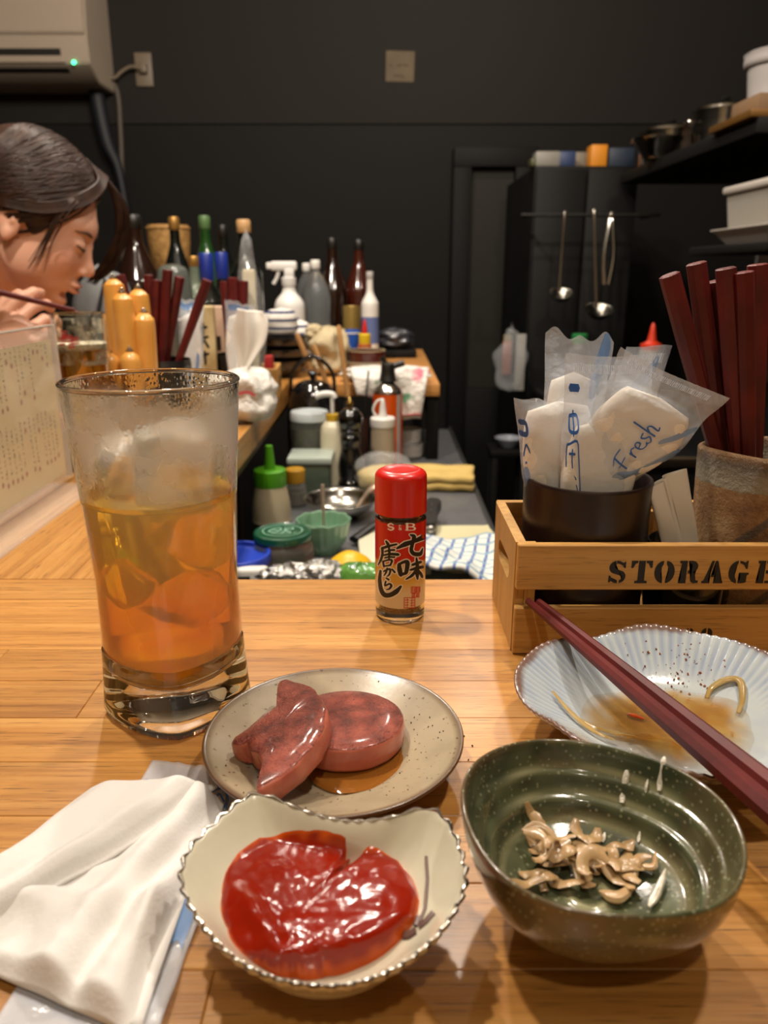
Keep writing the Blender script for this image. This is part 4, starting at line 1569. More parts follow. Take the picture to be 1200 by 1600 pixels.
# 2 front left, low
pack('wrapped_towel', 'wrapped towel lowest in the brown cup, bare weave showing through the film', aty(872, 618, FY - .004), (LC.x - .008, FY - .002, .034), .045, (-.15, -1, .1), 2.0, tl=.97, seal=False,
     printf=([([(.02, .82), (.10, .82), (.10, .88), (.03, .88)], .03), ([(.04, .70), (.08, .76), (.12, .70), (.06, .66)], .015)], [([(.05, .3), (.06, .6)], .08)]), th=.013)
# 3 middle
kan = [([(.06, .86), (.16, .86)], .035), ([(.07, .74), (.15, .74), (.15, .68), (.07, .68), (.07, .74)], .016), ([(.11, .76), (.11, .66)], .014),
       ([(.05, .62), (.17, .62), (.17, .36), (.05, .36), (.05, .62)], .012), ([(.08, .58), (.14, .58)], .012), ([(.11, .60), (.11, .52)], .012), ([(.08, .50), (.14, .47)], .012), ([(.08, .44), (.14, .44), (.14, .39), (.08, .39), (.08, .44)], .010)]
pack('wrapped_towel', 'wrapped towel in the middle of the brown cup with blue boxed lettering down its side', aty(956, 552, FY - .018), (LC.x + .002, FY - .014, .036), .046, (.05, -1, .1), 3.0, tl=.72, printf=(kan, []), th=.011)
# 4 right, strongly tilted, script lettering
_fr = [([(.08, .0), (.11, .5), (.15, 1.0)], 1), ([(.02, .84), (.15, 1.0), (.33, .94)], 1), ([(.04, .5), (.25, .55)], 1),
       ([(.33, 0), (.36, .46)], 1), ([(.35, .28), (.41, .48), (.47, .42)], 1),
       ([(.49, .22), (.59, .30), (.57, .46), (.50, .38), (.51, .1), (.60, .02), (.66, .12)], 1),
       ([(.77, .46), (.69, .42), (.71, .28), (.77, .16), (.71, .0), (.65, .05)], 1), ([(.82, 0), (.87, 1.0)], 1), ([(.83, .25), (.90, .46), (.95, .36), (.93, .02), (.99, .05)], 1)]
fresh = [([(.62 - h * .24, .24 + s_ * .40) for s_, h in P_], .013) for P_, _ in _fr]
pack('wrapped_towel', 'largest wrapped towel leaning out of the brown cup, blue script lettering on its film', aty(1056, 582, FY - .024), aty(930, 765, FY - .012), .058, (.2, -1, .25), 4.0, tl=.80,
     printf=(fresh, [([(.55, .18), (.8, .26), (.95, .5)], .10), ([(.72, .55), (.95, .72)], .05)]), th=.011)
# 5 behind it
pack('wrapped_towel', 'wrapped towel half hidden behind the largest one, film corner sticking up', aty(1012, 540, FY + .008), (LC.x + .006, FY + .008, .036), .026, (.1, -1, .1), 5.0, tl=.6, printf=([], [([(.2, .7), (.7, .9)], .12)]), th=.009)

# ------------------------------------------------------------------ small black pot with paper sleeves
BPt = Vector((.1735, .4100, .0037))
BLKG = mat('black_glaze', '#0c0c0e', .15, coat=.5)
pot = obj('small_pot', lathe(prof([(0, 0), (.018, 0), (.0215, .004), (.0235, .02), (.0238, .040), (.0236, .0495), (.0228, .051), (.0220, .0495), (.0220, .03), (.0200, .006), (0, .005)], 3), 48), BLKG, None, loc=BPt)
tag(pot, 'small black glazed pot in the crate holding paper sleeves', 'pot')
PAP = mat('paper_white', '#d9d2c6', .75, bump=(90, .15, .001))
for i, (tx, ty, bx, by, wdt, yy, lb) in enumerate(((1053, 738, 1078, 880, .0135, .411, 'widest white paper toothpick sleeve in the small black pot'), (1024, 757, 1056, 880, .0095, .4065, 'shorter white paper sleeve leaning on the widest one'), (1031, 750, 1064, 880, .008, .4095, 'thin white paper sleeve squeezed between the other two'))):
    tp, bt = aty(tx, ty, yy), aty(bx, by, yy - .001)
    ax = (tp - bt)
    L = ax.length
    ax.normalize()
    M = Matrix((ax.cross(Vector((0, 1, 0))).normalized() * -1, Vector((0, 1, 0)), ax)).transposed().to_4x4()
    M.translation = bt

    def slv(u, v):
        a = u * 2 * PI
        return (math.copysign(abs(math.cos(a)) ** .5, math.cos(a)) * wdt / 2, math.sin(a) * .0013 + .0008 * math.sin(v * 5 + i + u * 9), v * L + .0006 * math.cos(a))
    o = obj('paper_sleeve', grid(24, 16, slv, True), PAP, None, sharp=60)
    o.matrix_world = M
    tag(o, lb, 'paper sleeve', 'paper sleeves in the black pot')

# ------------------------------------------------------------------ stoneware cup with chopsticks
SC = Vector((.2115, .4205, .0037))
zr = .1065 - SC.z
s = NT('stoneware')
s.set(rough=.75)
v = s.coord()
gz = s.n('ShaderNodeSeparateXYZ'); s.l(v, gz.inputs[0])
nn = s.noise(v, 90, 4)
md = s.n('ShaderNodeMath', operation='MULTIPLY_ADD'); s.l(nn, md.inputs[0]); md.inputs[1].default_value = .006; s.l(gz.outputs['Z'], md.inputs[2])
mr = s.n('ShaderNodeMapRange'); s.l(md.outputs[0], mr.inputs[0]); mr.inputs[1].default_value = zr - .024; mr.inputs[2].default_value = zr + .004
glz = s.ramp(mr.outputs[0], [(.0, '#8f7a5c'), (.30, '#93856a'), (.34, '#a39a84'), (.6, '#8f8470'), (.8, '#6d6050'), (.93, '#8a6a4a')])
cl = s.ramp(s.noise(v, 60, 5, .7), [(.3, '#7a5533'), (.5, '#a27a50'), (.7, '#bd9a6e')])
bandm = s.n('ShaderNodeMath', operation='GREATER_THAN'); s.l(mr.outputs[0], bandm.inputs[0]); bandm.inputs[1].default_value = .30
wvv = s.n('ShaderNodeTexWave'); wvv.inputs['Scale'].default_value = 9; wvv.inputs['Distortion'].default_value = 2.0; wvv.inputs['Detail'].default_value = 2
mpv = s.n('ShaderNodeMapping'); mpv.inputs['Rotation'].default_value = (0, R(-42), 0); s.l(s.tc.outputs['Object'], mpv.inputs['Vector']); s.l(mpv.outputs[0], wvv.inputs['Vector'])
ink = s.ramp(wvv.outputs['Fac'], [(.93, (0, 0, 0)), (.98, (1, 1, 1))])
cl = s.mix(ink, cl, '#6a5a4c')
s.l(s.mix(bandm.outputs[0], cl, glz), s.b.inputs['Base Color'])
rmx = s.n('ShaderNodeMapRange'); s.l(bandm.outputs[0], rmx.inputs[0]); rmx.inputs[3].default_value = .85; rmx.inputs[4].default_value = .25
s.l(rmx.outputs[0], s.b.inputs['Roughness'])
s.bump(s.noise(v, 360, 5, .7), 1.0, .003)


def scf(a, r, z, i):
    k = 1 + .012 * math.sin(2 * a + z * 40) + .008 * nz(math.cos(a) * 2, math.sin(a) * 2, z * 60)
    return (r * k * math.cos(a), r * k * math.sin(a), z + (.0012 * math.sin(2 * a + .5) if z > .09 else 0))


sc = obj('chopstick_cup', lathe(prof([(0, 0), (.027, 0), (.0300, .003), (.0308, .02), (.0310, .05), (.0325, .08), (.0334, zr - .004), (.0334, zr - .001), (.0322, zr), (.0308, zr - .002), (.0300, .08), (.0285, .03), (.026, .006), (0, .005)], 4), 72, scf), s.m, None, loc=SC, sharp=None)
tag(sc, 'rough brown stoneware cup with a grey glazed lip holding dark red chopsticks', 'cup')
CH = [(1046, 430, 1118, -.012, .000, 'dark red chopstick leaning out farthest from the stoneware cup'), (1088, 412, 1126, -.004, .006, 'tall dark red chopstick next to the most tilted one in the stoneware cup'),
      (1117, 440, 1148, .004, .010, 'shortest dark red chopstick in the stoneware cup'), (1134, 420, 1152, .000, -.006, 'shiny-topped dark red chopstick in the middle of the stoneware cup'),
      (1161, 426, 1168, .002, -.010, 'dark red chopstick on the crate lettering side of the stoneware cup'), (1184, 414, 1180, .010, .004, 'straightest dark red chopstick standing in the stoneware cup')]
for i, (tx, ty, bx, dx, dy, lb) in enumerate(CH):
    yy = SC.y + dy
    top = aty(tx, ty, yy - .002)
    rimp = aty(bx, 700, yy)
    d = (top - rimp).normalized()
    tip = top - d * .225
    # the chopstick stands on the cup bottom: pull it up if the tip would pass through
    L = (top.z - (SC.z + .0065)) / d.z
    o = chop(top - d * L, top, lb, 'chopsticks in the stoneware cup', .4 * i)
    o.scale = (1.12, 1.12, L / .225)
# ================================================================== left counter: menu, sausages, bottles
PLW = mat('plastic_white', '#d9d6cf', .4)


def bottle(name, label, px, top, Y, z0, r, body, cap, shape='sake', group=None, lab=None, caph=.05, X=None):
    H = zat(top, Y) - z0
    t = thing(name, label, 'bottle', (xat(px, Y, z0 + H * .6) if X is None else X, Y, z0), group=group)
    if shape == 'sake':
        p = [(0, .004), (r * .8, .0), (r * .98, .004), (r, .02), (r, H * .52), (r * .93, H * .60), (r * .60, H * .72), (r * .34, H * .82), (r * .30, H * .90), (r * .30, H * .945)]
        cr_ = r * .34
    elif shape == 'wine':
        p = [(0, .004), (r * .8, .0), (r * .98, .004), (r, .02), (r, H * .60), (r * .9, H * .67), (r * .45, H * .76), (r * .37, H * .84), (r * .36, H * .945)]
        cr_ = r * .42
    elif shape == 'squeeze':
        p = [(0, .002), (r * .9, .0), (r, .006), (r * .97, H * .5), (r * .90, H * .68), (r * .82, H * .72)]
        cr_ = None
    else:
        p = [(0, .004), (r * .7, 0), (r * .97, .005), (r, .03), (r * .96, H * .3), (r, H * .35), (r * .96, H * .45), (r, H * .55), (r * .95, H * .68), (r * .6, H * .82), (r * .30, H * .89), (r * .28, H * .94)]
        cr_ = r * .32
    obj('body', lathe(prof(p, 3), 32), body, t)
    if cr_:
        obj('cap', lathe([(cr_ * .9, H * (.995 - caph * 1.6)), (cr_, H * (1 - caph * 1.55)), (cr_, H * .988), (cr_ * .85, H), (0, H)], 24), cap, t)
    if lab:
        z_a, z_b, lm = lab
        obj('label', lathe([(r * 1.006 + .0004, H * z_a), (r * 1.006 + .0004, H * z_b)], 32), lm, t)
    return t


DKBR = mat('bottle_brown', '#1d0d07', .12, coat=.4)
DKGR = mat('bottle_dark', '#0b0f0d', .1, coat=.4)
GRN = mat('bottle_green', '#1f4a1c', .12, trans=.35, coat=.3)
CAPG = mat('cap_gold', '#a27a3d', .35, metal=.6)
CAPB = mat('cap_blue', '#1b2f86', .35)
CAPK = mat('cap_black', '#14120f', .4)
LABC = mat('label_cream', '#c9b587', .6, c2='#a68d5c', var=(40, .15))

bottle('sake_bottle', 'largest dark brown bottle standing next to the eating person', 216, 336, 1.72, 0, .050, DKBR, CAPK, 'sake')
bottle('sake_bottle', 'black bottle with a gold cap in front of the bamboo basket', 278, 339, 1.80, 0, .036, DKGR, CAPG, 'sake')
bottle('sake_bottle', 'green glass bottle behind the blue-capped bottles', 325, 337, 1.75, 0, .036, GRN, mat('cap_green', '#4d6b3f', .4), 'sake')
bottle('sake_bottle', 'slim black bottle standing beside the green bottle', 352, 352, 1.92, 0, .036, DKGR, CAPK, 'sake')
bottle('sake_bottle', 'black bottle with a tan cap behind the clear plastic bag', 385, 343, 1.66, 0, .034, DKGR, mat('cap_tan', '#b79060', .5), 'wine')
bottle('sauce_bottle', 'tall black bottle with a blue cap behind the cream carton', 327, 395, 1.36, 0, .028, DKGR, CAPB, 'wine', caph=.12)
bottle('sauce_bottle', 'second blue-capped bottle half hidden by the clear plastic bag', 350, 394, 1.46, 0, .028, DKGR, CAPB, 'wine', caph=.12)
bottle('small_bottle', 'small pale glass bottle with a gold cap beside the green bottle', 307, 400, 1.60, 0, .026, mat('glass_pale', '#8f9c88', .15, trans=.5), CAPG, 'wine')
# bamboo basket
Y = 1.95
zt_, zb_ = zat(357, Y), .0
xb_ = xat(268, Y, .2)
BAM = mat('bamboo', '#a98148', .7, c2='#8c6632', var=(70, .15), bump=(140, .6, .003))
t = thing('bamboo_basket', 'tall tan bamboo basket behind the dark bottles', 'basket', (xb_, Y, 0))
obj('basket_wall', lathe(prof([(0, .003), (.022, 0), (.03, zt_ * .5), (.046, zt_ * .8), (.050, zt_ - .006), (.048, zt_), (.044, zt_ - .004), (.026, zt_ * .5), (0, .01)], 4), 36, lambda a, r, z, i: (r * (1 + .02 * math.sin(a * 18 + z * 260)) * math.cos(a), r * (1 + .02 * math.sin(a * 18 + z * 260)) * math.sin(a), z)), BAM, t)
obj('rim', lathe([(.0495 + .003 * math.cos(a), zt_ + .003 * math.sin(a)) for a in [i * PI / 4 for i in range(8)]], 36, closed=True), BAM, t)

# clear plastic bag with packets inside
CBAG = NT('bag_film')
CBAG.set(rough=.12, alpha=.18, ior=1.45)
CBAG.b.inputs['Base Color'].default_value = lin('#d5d9dc')
CBAG.bump(CBAG.noise(CBAG.coord(), 60, 4), .8, .006)
CBAG = CBAG.m


def lump(rx, ry, h, seed, amp=.18, top=.55, nu=28, nv=22, fr=2.2, pinch=0.0):
    """soft bag-like body standing on its base"""
    def f(u, v):
        a = u * 2 * PI
        e = math.sin(min(1, max(0, v)) * PI * (1 - .5 * (1 - top))) if v > 0 else 0
        pr_ = (1 - (2 * v - 1) ** 4) ** .5 if 0 < v < 1 else 0.0
        pr_ = max(pr_, .001)
        if pinch and v > .6:
            pr_ *= 1 - pinch * sm(.6, .85, v) + .5 * pinch * sm(.88, 1, v)
        n = 1 + amp * nz(math.cos(a) * fr + seed, math.sin(a) * fr, v * fr * 1.6 + seed)
        z = v * h * (1 + .12 * nz(math.cos(a) * 2, math.sin(a) * 2, seed))
        return (rx * pr_ * n * math.cos(a), ry * pr_ * n * math.sin(a), max(0.0005, z))
    return grid(nu, nv, f, True)


Y = 1.22
t = thing('plastic_bag', 'clear plastic bag with white and green packets standing near the wooden crate', 'bag', (xat(392, Y, .1), Y, 0))
obj('film', lump(.022, .022, zat(368, Y), 3.1, .3, pinch=.4), CBAG, t, sharp=None)
obj('packet', box(.020, .012, zat(410, Y) - .05, .004, c=(.002, 0, .04)), mat('packet_cream', '#cfc2a2', .5), t)
obj('packet', box(.016, .012, .05, .004, c=(-.012, .006, .02)), mat('packet_teal', '#8ab0a0', .5), t)
obj('packet', box(.010, .010, .012, .003, c=(.012, -.012, .112)), mat('packet_red', '#a33434', .5), t)

# cream carton with brush lettering
Y = 1.17
t = thing('sake_carton', 'tall cream paper carton with black brush lettering', 'carton', (xat(321, Y, .08), Y, 0), rz=R(8))
hC = zat(478, Y)
obj('carton_body', box(.034, .034, hC, .002, c=(0, 0, 0)), LABC, t, smooth=False)


def cmap(u, v):
    return (u, -.0176, v)


obj('lettering', join(*[ribbon(p, .0035, cmap, 2) for p in ([(-.004, hC * .80), (.006, hC * .81)], [(.001, hC * .84), (0, hC * .74)], [(-.005, hC * .70), (.007, hC * .72)], [(.002, hC * .72), (-.005, hC * .62)], [(.002, hC * .68), (.007, hC * .62)], [(-.004, hC * .54), (.006, hC * .56)], [(.001, hC * .58), (.001, hC * .46)])]), INK, t, smooth=False)
Y = 1.25
t = thing('paper_packet', 'pinkish paper packet with dark print beside the cream carton', 'packet', (xat(345, Y, .06), Y, 0), rz=R(-10))
obj('packet_body', box(.026, .022, zat(478, Y), .003), mat('packet_pink', '#c3a48c', .6), t)
obj('print', box(.010, .001, .022, 0, c=(.002, -.0116, zat(478, Y) * .55)), INK, t)

# glass dome jar
Y = 1.5
t = thing('glass_jar', 'round clear glass jar with a white rim behind the chopstick holder', 'jar', (xat(278, Y, .08), Y, 0))
obj('jar_body', lathe(prof([(0, .002), (.03, 0), (.036, .01), (.037, zat(455, Y) * .7), (.03, zat(432, Y)), (.02, zat(416, Y)), (0, zat(412, Y))], 4), 32), mat('jar_grey', '#7c837c', .1, trans=.6, coat=.4), t)
obj('jar_rim', lathe([(.037 + .002 * math.cos(a), zat(455, Y) * .7 + .002 * math.sin(a)) for a in [i * PI / 4 for i in range(8)]], 32, closed=True), PLW, t)

# grey bag behind the person's face
Y = 1.62
t = thing('cloth_bag', 'grey cloth bag slumped behind the person, dark strap over it', 'bag', (xat(168, Y, .05), Y, 0))
obj('bag_body', lump(.060, .05, zat(425, Y), 8.3, .2, fr=1.5), mat('grey_cloth', '#6d6f6f', .8, bump=(200, .3, .002)), t, sharp=None)
obj('strap', tube(cat([(-.02, -.066, .02), (.0, -.07, .08), (.015, -.06, .14), (.02, -.03, .185)], 6), .009, 8, flat=.3), mat('strap_black', '#1a1b1c', .6), t)

# --- sausages in casing standing in a dark holder
CAS = mat('sausage_casing', '#d3943f', .3, c2='#dca250', var=(30, .2), coat=.4, coat_rough=.2, sss=.15, sss_scale=.006)
CLIP = mat('clip_metal', '#b9b3a8', .25, metal=1)
SG = Vector((xat(193, .97, .1), .97, 0))
hold = obj('sausage_holder', lathe(prof([(0, 0), (.040, 0), (.044, .004), (.046, .05), (.0465, .060), (.0445, .060), (.042, .006), (0, .005)], 3), 40), mat('holder_brown', '#2b130c', .35, coat=.3), None, loc=SG)
tag(hold, 'round dark brown holder full of upright sausages', 'holder')


def sausage_geo(r, L):
    return lathe(prof([(0, .0), (r * .5, .001), (r, .012), (r * 1.02, L * .5), (r, L - .016), (r * .82, L - .006), (r * .4, L - .001), (r * .25, L)], 4), 24)


SA = [(176, 430, .004, 'tallest sausage in casing, standing beside the beer glass', 0), (190, 452, -.014, 'second tallest sausage in casing, amid the other sausages', 0), (215, 446, .012, 'tall sausage in casing beside the straight chopsticks', 0),
      (224, 483, -.008, 'medium sausage in casing nearest the chopsticks', 0), (152, 540, -.020, 'short sausage in casing beside the beer glass', 1), (169, 546, -.027, 'short sausage in casing between two other short ones', 1), (202, 544, -.030, 'short sausage in casing below the medium one', 1)]
for i, (px_, py_, dy, lb, sh_) in enumerate(SA):
    Yq = SG.y + dy
    top = aty(px_, py_, Yq)
    r = .0126
    t = thing('sausage', lb, 'sausage', (max(SG.x - .029, min(SG.x + .029, top.x)), Yq, .0062), group='sausages in the dark holder')
    L = top.z - .0062 - .004
    # lean so that the tip reaches the seen place
    dx = top.x - t.location.x
    t.rotation_euler = (0, math.atan2(dx, L), 0)
    obj('casing', sausage_geo(r, L), CAS, t)
    obj('clip', join(lathe([(.0030, L - .001), (.0046, L + .0005), (.0046, L + .002), (.002, L + .0032), (0, L + .0032)], 16), lathe(prof([(.0018, L + .003), (.0024, L + .005), (0, L + .0062)], 3), 12)), CLIP, t)

# --- chopstick holder behind the tall glass
HC = Vector((xat(258, 1.03, .05), 1.03, 0))
hold = obj('chopstick_holder', lathe(prof([(0, 0), (.034, 0), (.036, .004), (.037, .075), (.037, .085), (.0352, .085), (.034, .006), (0, .005)], 3), 40), mat('holder_black', '#141010', .35, coat=.3), None, loc=HC)
tag(hold, 'black round holder with dark red chopsticks beside the sausages', 'holder')
CH2 = [(188, 430, 226, .012, 'dark red chopstick behind the tallest sausage'), (232, 430, 240, .014, 'dark red chopstick standing straight next to the sausages'), (246, 438, 244, .004, 'shorter straight chopstick beside the one next to the sausages'),
       (262, 422, 252, -.002, 'tallest chopstick in the black holder'), (281, 433, 256, .006, 'chopstick crossing behind the tallest one in the black holder'), (324, 438, 270, -.010, 'chopstick leaning far over from the black holder')]
for i, (tx, ty, bx, dy, lb) in enumerate(CH2):
    yy = HC.y + dy
    top = aty(tx, ty, yy)
    low = aty(bx, 590, yy)
    d = (top - low).normalized()
    L = (top.z - .0065) / d.z
    foot = top - d * L
    foot.x = max(HC.x - .030, min(HC.x + .030, foot.x))
    chop(foot, top, lb, 'chopsticks in the black holder', .4 * i).scale = (1.35, 1.35, (top - foot).length / .225)
H2 = Vector((xat(366, 1.19, .05), 1.19, 0))
hold = obj('chopstick_holder', lathe(prof([(0, 0), (.024, 0), (.026, .004), (.026, .075), (.0245, .075), (.024, .006), (0, .005)], 3), 32), mat('holder_black'), None, loc=H2)
tag(hold, 'black holder with reddish chopsticks behind the white tissue', 'holder')
for i, (tx, ty, dy, lb) in enumerate(((351, 440, .006, 'dark red chopstick leaning away from two others behind the tissue'), (364, 434, .0, 'dark red chopstick standing highest behind the tissue'), (380, 439, .008, 'dark red chopstick next to the clear bag behind the tissue'))):
    top = aty(tx, ty, H2.y + dy)
    foot = Vector((H2.x + (top.x - H2.x) * .3, H2.y + dy * .6, .0065))
    chop(foot, top, lb, 'chopsticks behind the tissue', .5 * i).scale = (1.6, 1.6, (top - foot).length / .225)

# wrapped towels standing behind the chopsticks
for i, (tx, ty, bx, Yq, wd, lb) in enumerate(((297, 470, 300, 1.10, .034, 'wrapped towel with a bluish film standing behind the leaning chopstick'), (250, 478, 250, 1.085, .012, 'narrow blue-edged wrapper standing among the chopsticks'), (375, 472, 368, 1.155, .040, 'wrapped towel standing in front of the reddish chopsticks'))):
    tp = aty(tx, ty, Yq)
    b_ = aty(bx, 600, Yq)
    b_.z = .002 if i != 1 else .002
    pk_ = pack('wrapped_towel', lb, tp, (b_.x, Yq, .002), wd, (0, -1, .05), 6.0 + i, tl=.9, seal=False, printf=([], [([(.7, .2), (.8, .5)], .14), ([(.15, .94), (.8, .95)], .05)]), th=.012)
    pk_['group'] = 'wrapped towels on the left counter'

# --- beer glass
Y = .90
bx_ = xat(131, Y, .1)
zt_ = zat(490, Y)
t = thing('beer_glass', 'beer glass with foam traces and a red emblem, partly drunk', 'glass', (bx_, Y, 0))
obj('glass_body', lathe(prof([(0, .001), (.022, 0), (.0255, .003), (.0262, .03), (.029, .09), (.0305, zt_)], 4) + [(.0298, zt_ + .0006), (.0291, zt_)] + prof([(.0278, .09), (.0248, .03), (.0235, .012), (0, .010)], 4), 40), mat('beer_glass', '#eef0ea', .03, trans=1, ior=1.45), t)
lb_ = zat(545, Y)
em = []
for k, (dx, dz, r_) in enumerate(((0, 0, .006), (-.007, -.003, .004), (.008, -.002, .004), (-.003, .005, .003), (.004, -.006, .003))):
    for q in range(3):
        a0 = (dx + .0012 * q) / .031
        em.append(ribbon([(dx - r_, zt_ - .026 + dz + (q - 1) * .003), (dx + r_, zt_ - .0255 + dz + (q - 1) * .003)], .0018, lambda u, v: (.0312 * math.sin(u / .031 - .12), -.0312 * math.cos(u / .031 - .12), v), 2))
obj('red_emblem', join(*em), mat('emblem_red', '#a3262b', .4), t, smooth=False)
lace = NT('foam_lacing')
lace.set(rough=.7)
lace.b.inputs['Base Color'].default_value = lin('#d9cfbd')
mrl = lace.n('ShaderNodeMapRange'); lace.l(lace.noise(lace.coord(), 55, 4, .6), mrl.inputs[0])
mrl.inputs[1].default_value = .48; mrl.inputs[2].default_value = .66; mrl.inputs[4].default_value = .75
lace.l(mrl.outputs[0], lace.b.inputs['Alpha'])
obj('foam_lacing', lathe([(.0271, lb_ + .007), (.0279, .1), (.0288, zt_ - .006)], 40), lace.m, t)
br = obj('beer', lathe(prof([(0, .0102), (.0232, .0122), (.0246, .03), (.0268, .07)], 4) + [(.0272, lb_), (0, lb_)], 40), mat('beer_liquid', '#d59a1e', .02, trans=.75, ior=1.34), None, loc=(bx_, Y, 0))
tag(br, 'golden beer with a thin foam line in the emblem glass', 'beer')
fo = obj('beer_foam', lathe([(0, lb_ + .0004), (.0262, lb_ + .0004), (.0272, lb_ + .002), (.0274, lb_ + .0065), (.0262, lb_ + .007), (.015, lb_ + .0058), (0, lb_ + .006)], 40), mat('foam', '#e6dcc2', .8, bump=(400, .5, .001)), None, loc=(bx_, Y, 0))
tag(fo, 'thin layer of pale foam on the beer', 'foam', kind='stuff')
# small dark dish behind the menu
t = thing('small_cup', 'small dark cup with a pale rim and orange food behind the menu stand', 'cup', (xat(112, .80, .02), .80, 0))
obj('cup_wall', lathe(prof([(0, .001), (.018, 0), (.022, .01), (.024, .045), (.0225, .045), (.019, .01), (0, .006)], 3), 32), mat('cup_slate', '#3c3530', .4), t)
obj('rim', lathe([(.0232 + .0012 * math.cos(a), .0455 + .0012 * math.sin(a)) for a in [i * PI / 4 for i in range(8)]], 32, closed=True), PLW, t)
obj('food', lump(.018, .018, .022, 2.2, .3), mat('food_orange', '#c8703a', .5), t, loc=(0, 0, .038), sharp=None)

# --- menu in an acrylic stand: sheet stands along the counter edge
MX, MY0, MY1, MH = -.318, .43, .752, .148
ACR = NT('acrylic')
ACR.set(rough=.05, alpha=.16, ior=1.45, coat=.5, coat_rough=.03)
ACR.b.inputs['Base Color'].default_value = lin('#e8e6de')
ACR = ACR.m
t = thing('menu_stand', 'handwritten cream menu sheet in a clear acrylic stand beside the beer', 'menu', (MX, (MY0 + MY1) / 2, 0))
my = (MY0 + MY1) / 2
obj('acrylic_front', box(.0016, MY1 - MY0, MH, .0004, 1, c=(.0030, 0, .0035)), ACR, t)
obj('acrylic_back', box(.0016, MY1 - MY0, MH, .0004, 1, c=(-.0030, 0, .0035)), ACR, t)
obj('base_plate', box(.078, MY1 - MY0 - .02, .003, .0008, 1, c=(.0, -.012, .0002)), ACR, t)
obj('edge_strip', box(.0075, MY1 - MY0, .0016, .0005, 1, c=(0, 0, MH + .0037)), mat('acrylic_edge', '#b9b2a6', .2, coat=.5), t)
obj('edge_strip', box(.0075, .0014, MH, .0004, 1, c=(0, (MY1 - MY0) / 2 + .0009, .0035)), mat('acrylic_edge_clear', '#cfc9bc', .2, alpha=.5), t)
PAPC = mat('menu_paper', '#cdb880', .75, c2='#dccb98', var=(12, .2))
sheet = obj('menu_sheet', box(.0008, MY1 - MY0 - .012, MH - .018, 0, c=(0, 0, .0095)), PAPC, t, smooth=False)
rm_ = random.Random(21)
ink1, ink2 = [], []


def mmap(u, v):
    return (.00055, u, v)


y_lo, y_hi = -(MY1 - MY0) / 2 + .012, (MY1 - MY0) / 2 - .012
for bz0, bz1 in ((.083, .140), (.020, .076)):
    yy = y_lo
    while yy < y_hi:
        z = bz1 - rm_.uniform(0, .006)
        while z > bz0 + .014:
            for q in range(rm_.choice((1, 2, 3))):
                a = rm_.uniform(0, PI)
                l_ = rm_.uniform(.0006, .0017)
                cy_, cz_ = yy + rm_.uniform(-.0008, .0008), z + rm_.uniform(-.0008, .0008)
                ink1.append(ribbon([(cy_ - l_ * math.cos(a), cz_ - l_ * math.sin(a)), (cy_ + l_ * math.cos(a), cz_ + l_ * math.sin(a))], .0006, mmap, 1))
            z -= rm_.uniform(.0030, .0048)
            if rm_.random() < .05: break
        for q in range(3):
            cz_ = z - .002 - q * .0012
            ink2.append(ribbon([(yy - .0022, cz_), (yy + .0022, cz_ + .0003)], .0007, mmap, 1))
        ink2.append(ribbon([(yy, z), (yy, z - .006)], .0006, mmap, 1))
        yy += .0088
obj('black_writing', join(*ink1), mat('menu_ink', '#332c26', .7), sheet, smooth=False)
obj('red_writing', join(*ink2), mat('menu_red', '#a04434', .7), sheet, smooth=False)

# --- small crate, tissue and white shopping bag at the counter edge
Y = 1.32
xb_ = xat(395, Y, .02)
t = thing('small_crate', 'small pale wooden crate with packets behind the white shopping bag', 'crate', (xb_, Y, 0), rz=R(4))
zc_ = zat(572, Y)
for nm, g_ in (('front_board', box(.092, .006, zc_, .0008, 1, c=(0, -.042, 0.0002))), ('back_board', box(.092, .006, zc_, .0008, 1, c=(0, .042, 0.0002))), ('side_board', box(.006, .077, zc_, .0008, 1, c=(.043, 0, 0.0002))), ('side_board', box(.006, .077, zc_, .0008, 1, c=(-.043, 0, 0.0002))), ('bottom_board', box(.079, .077, .004, 0, c=(0, 0, .0004)))):
    obj(nm, g_, CRW, t, smooth=False)
obj('stamp', box(.001, .020, .018, 0, c=(.0466, .0, zc_ * .3)), BLK, t)
for i, (dx, dy, h, cc, lb) in enumerate(((.0, -.01, .070, '#181513', 'black packet standing in the small pale crate'), (.030, -.005, .062, '#a0181a', 'red packet standing in the small pale crate'))):
    o = obj('packet', box(.034 if i == 0 else .014, .02, h, .003), mat('packet_%d' % i, cc, .5), None, loc=(xb_ + dx, Y + dy, .0052))
    tag(o, lb, 'packet', 'packets in the small crate')
Y = 1.07
wb = Vector((xat(402, Y, .03) - .012, Y, 0))
PLBAG = mat('shopping_bag_white', '#e2dfd8', .35, c2='#d3cfc6', var=(14, .2), bump=(60, 1.0, .006), sss=.1, sss_scale=.01)
t = thing('shopping_bag', 'crumpled white plastic shopping bag at the edge of the side counter', 'bag', wb)
obj('bag_body', lump(.038, .034, zat(575, Y), 5.5, .28, fr=2.4, nu=48, nv=36), PLBAG, t, sharp=None)
obj('red_print', ribbon([(-.006, .045), (.006, .047), (.014, .043)], .004, lambda u, v: (u, -.0375, v), 2), mat('bag_red', '#c04a55', .5), t)
t = thing('tissue', 'white paper tissue sticking up out of the shopping bag', 'tissue', (wb.x - .012, Y + .006, zat(590, Y)))
hT = zat(487, Y) - zat(590, Y)


def tis(u, v):
    w_ = .012 + .030 * sm(.0, .7, v) - .012 * sm(.75, 1, v)
    x = (u - .5) * w_ * 1.15 + .012 * v + .010 * math.sin(v * 2.4)
    return (x, .006 * math.sin(u * 5 + v * 3) + .003 * math.sin(u * 11), v * hT + .016 * u * sm(.5, 1, v) - .02 * (u - .2) * sm(.7, 1, v))


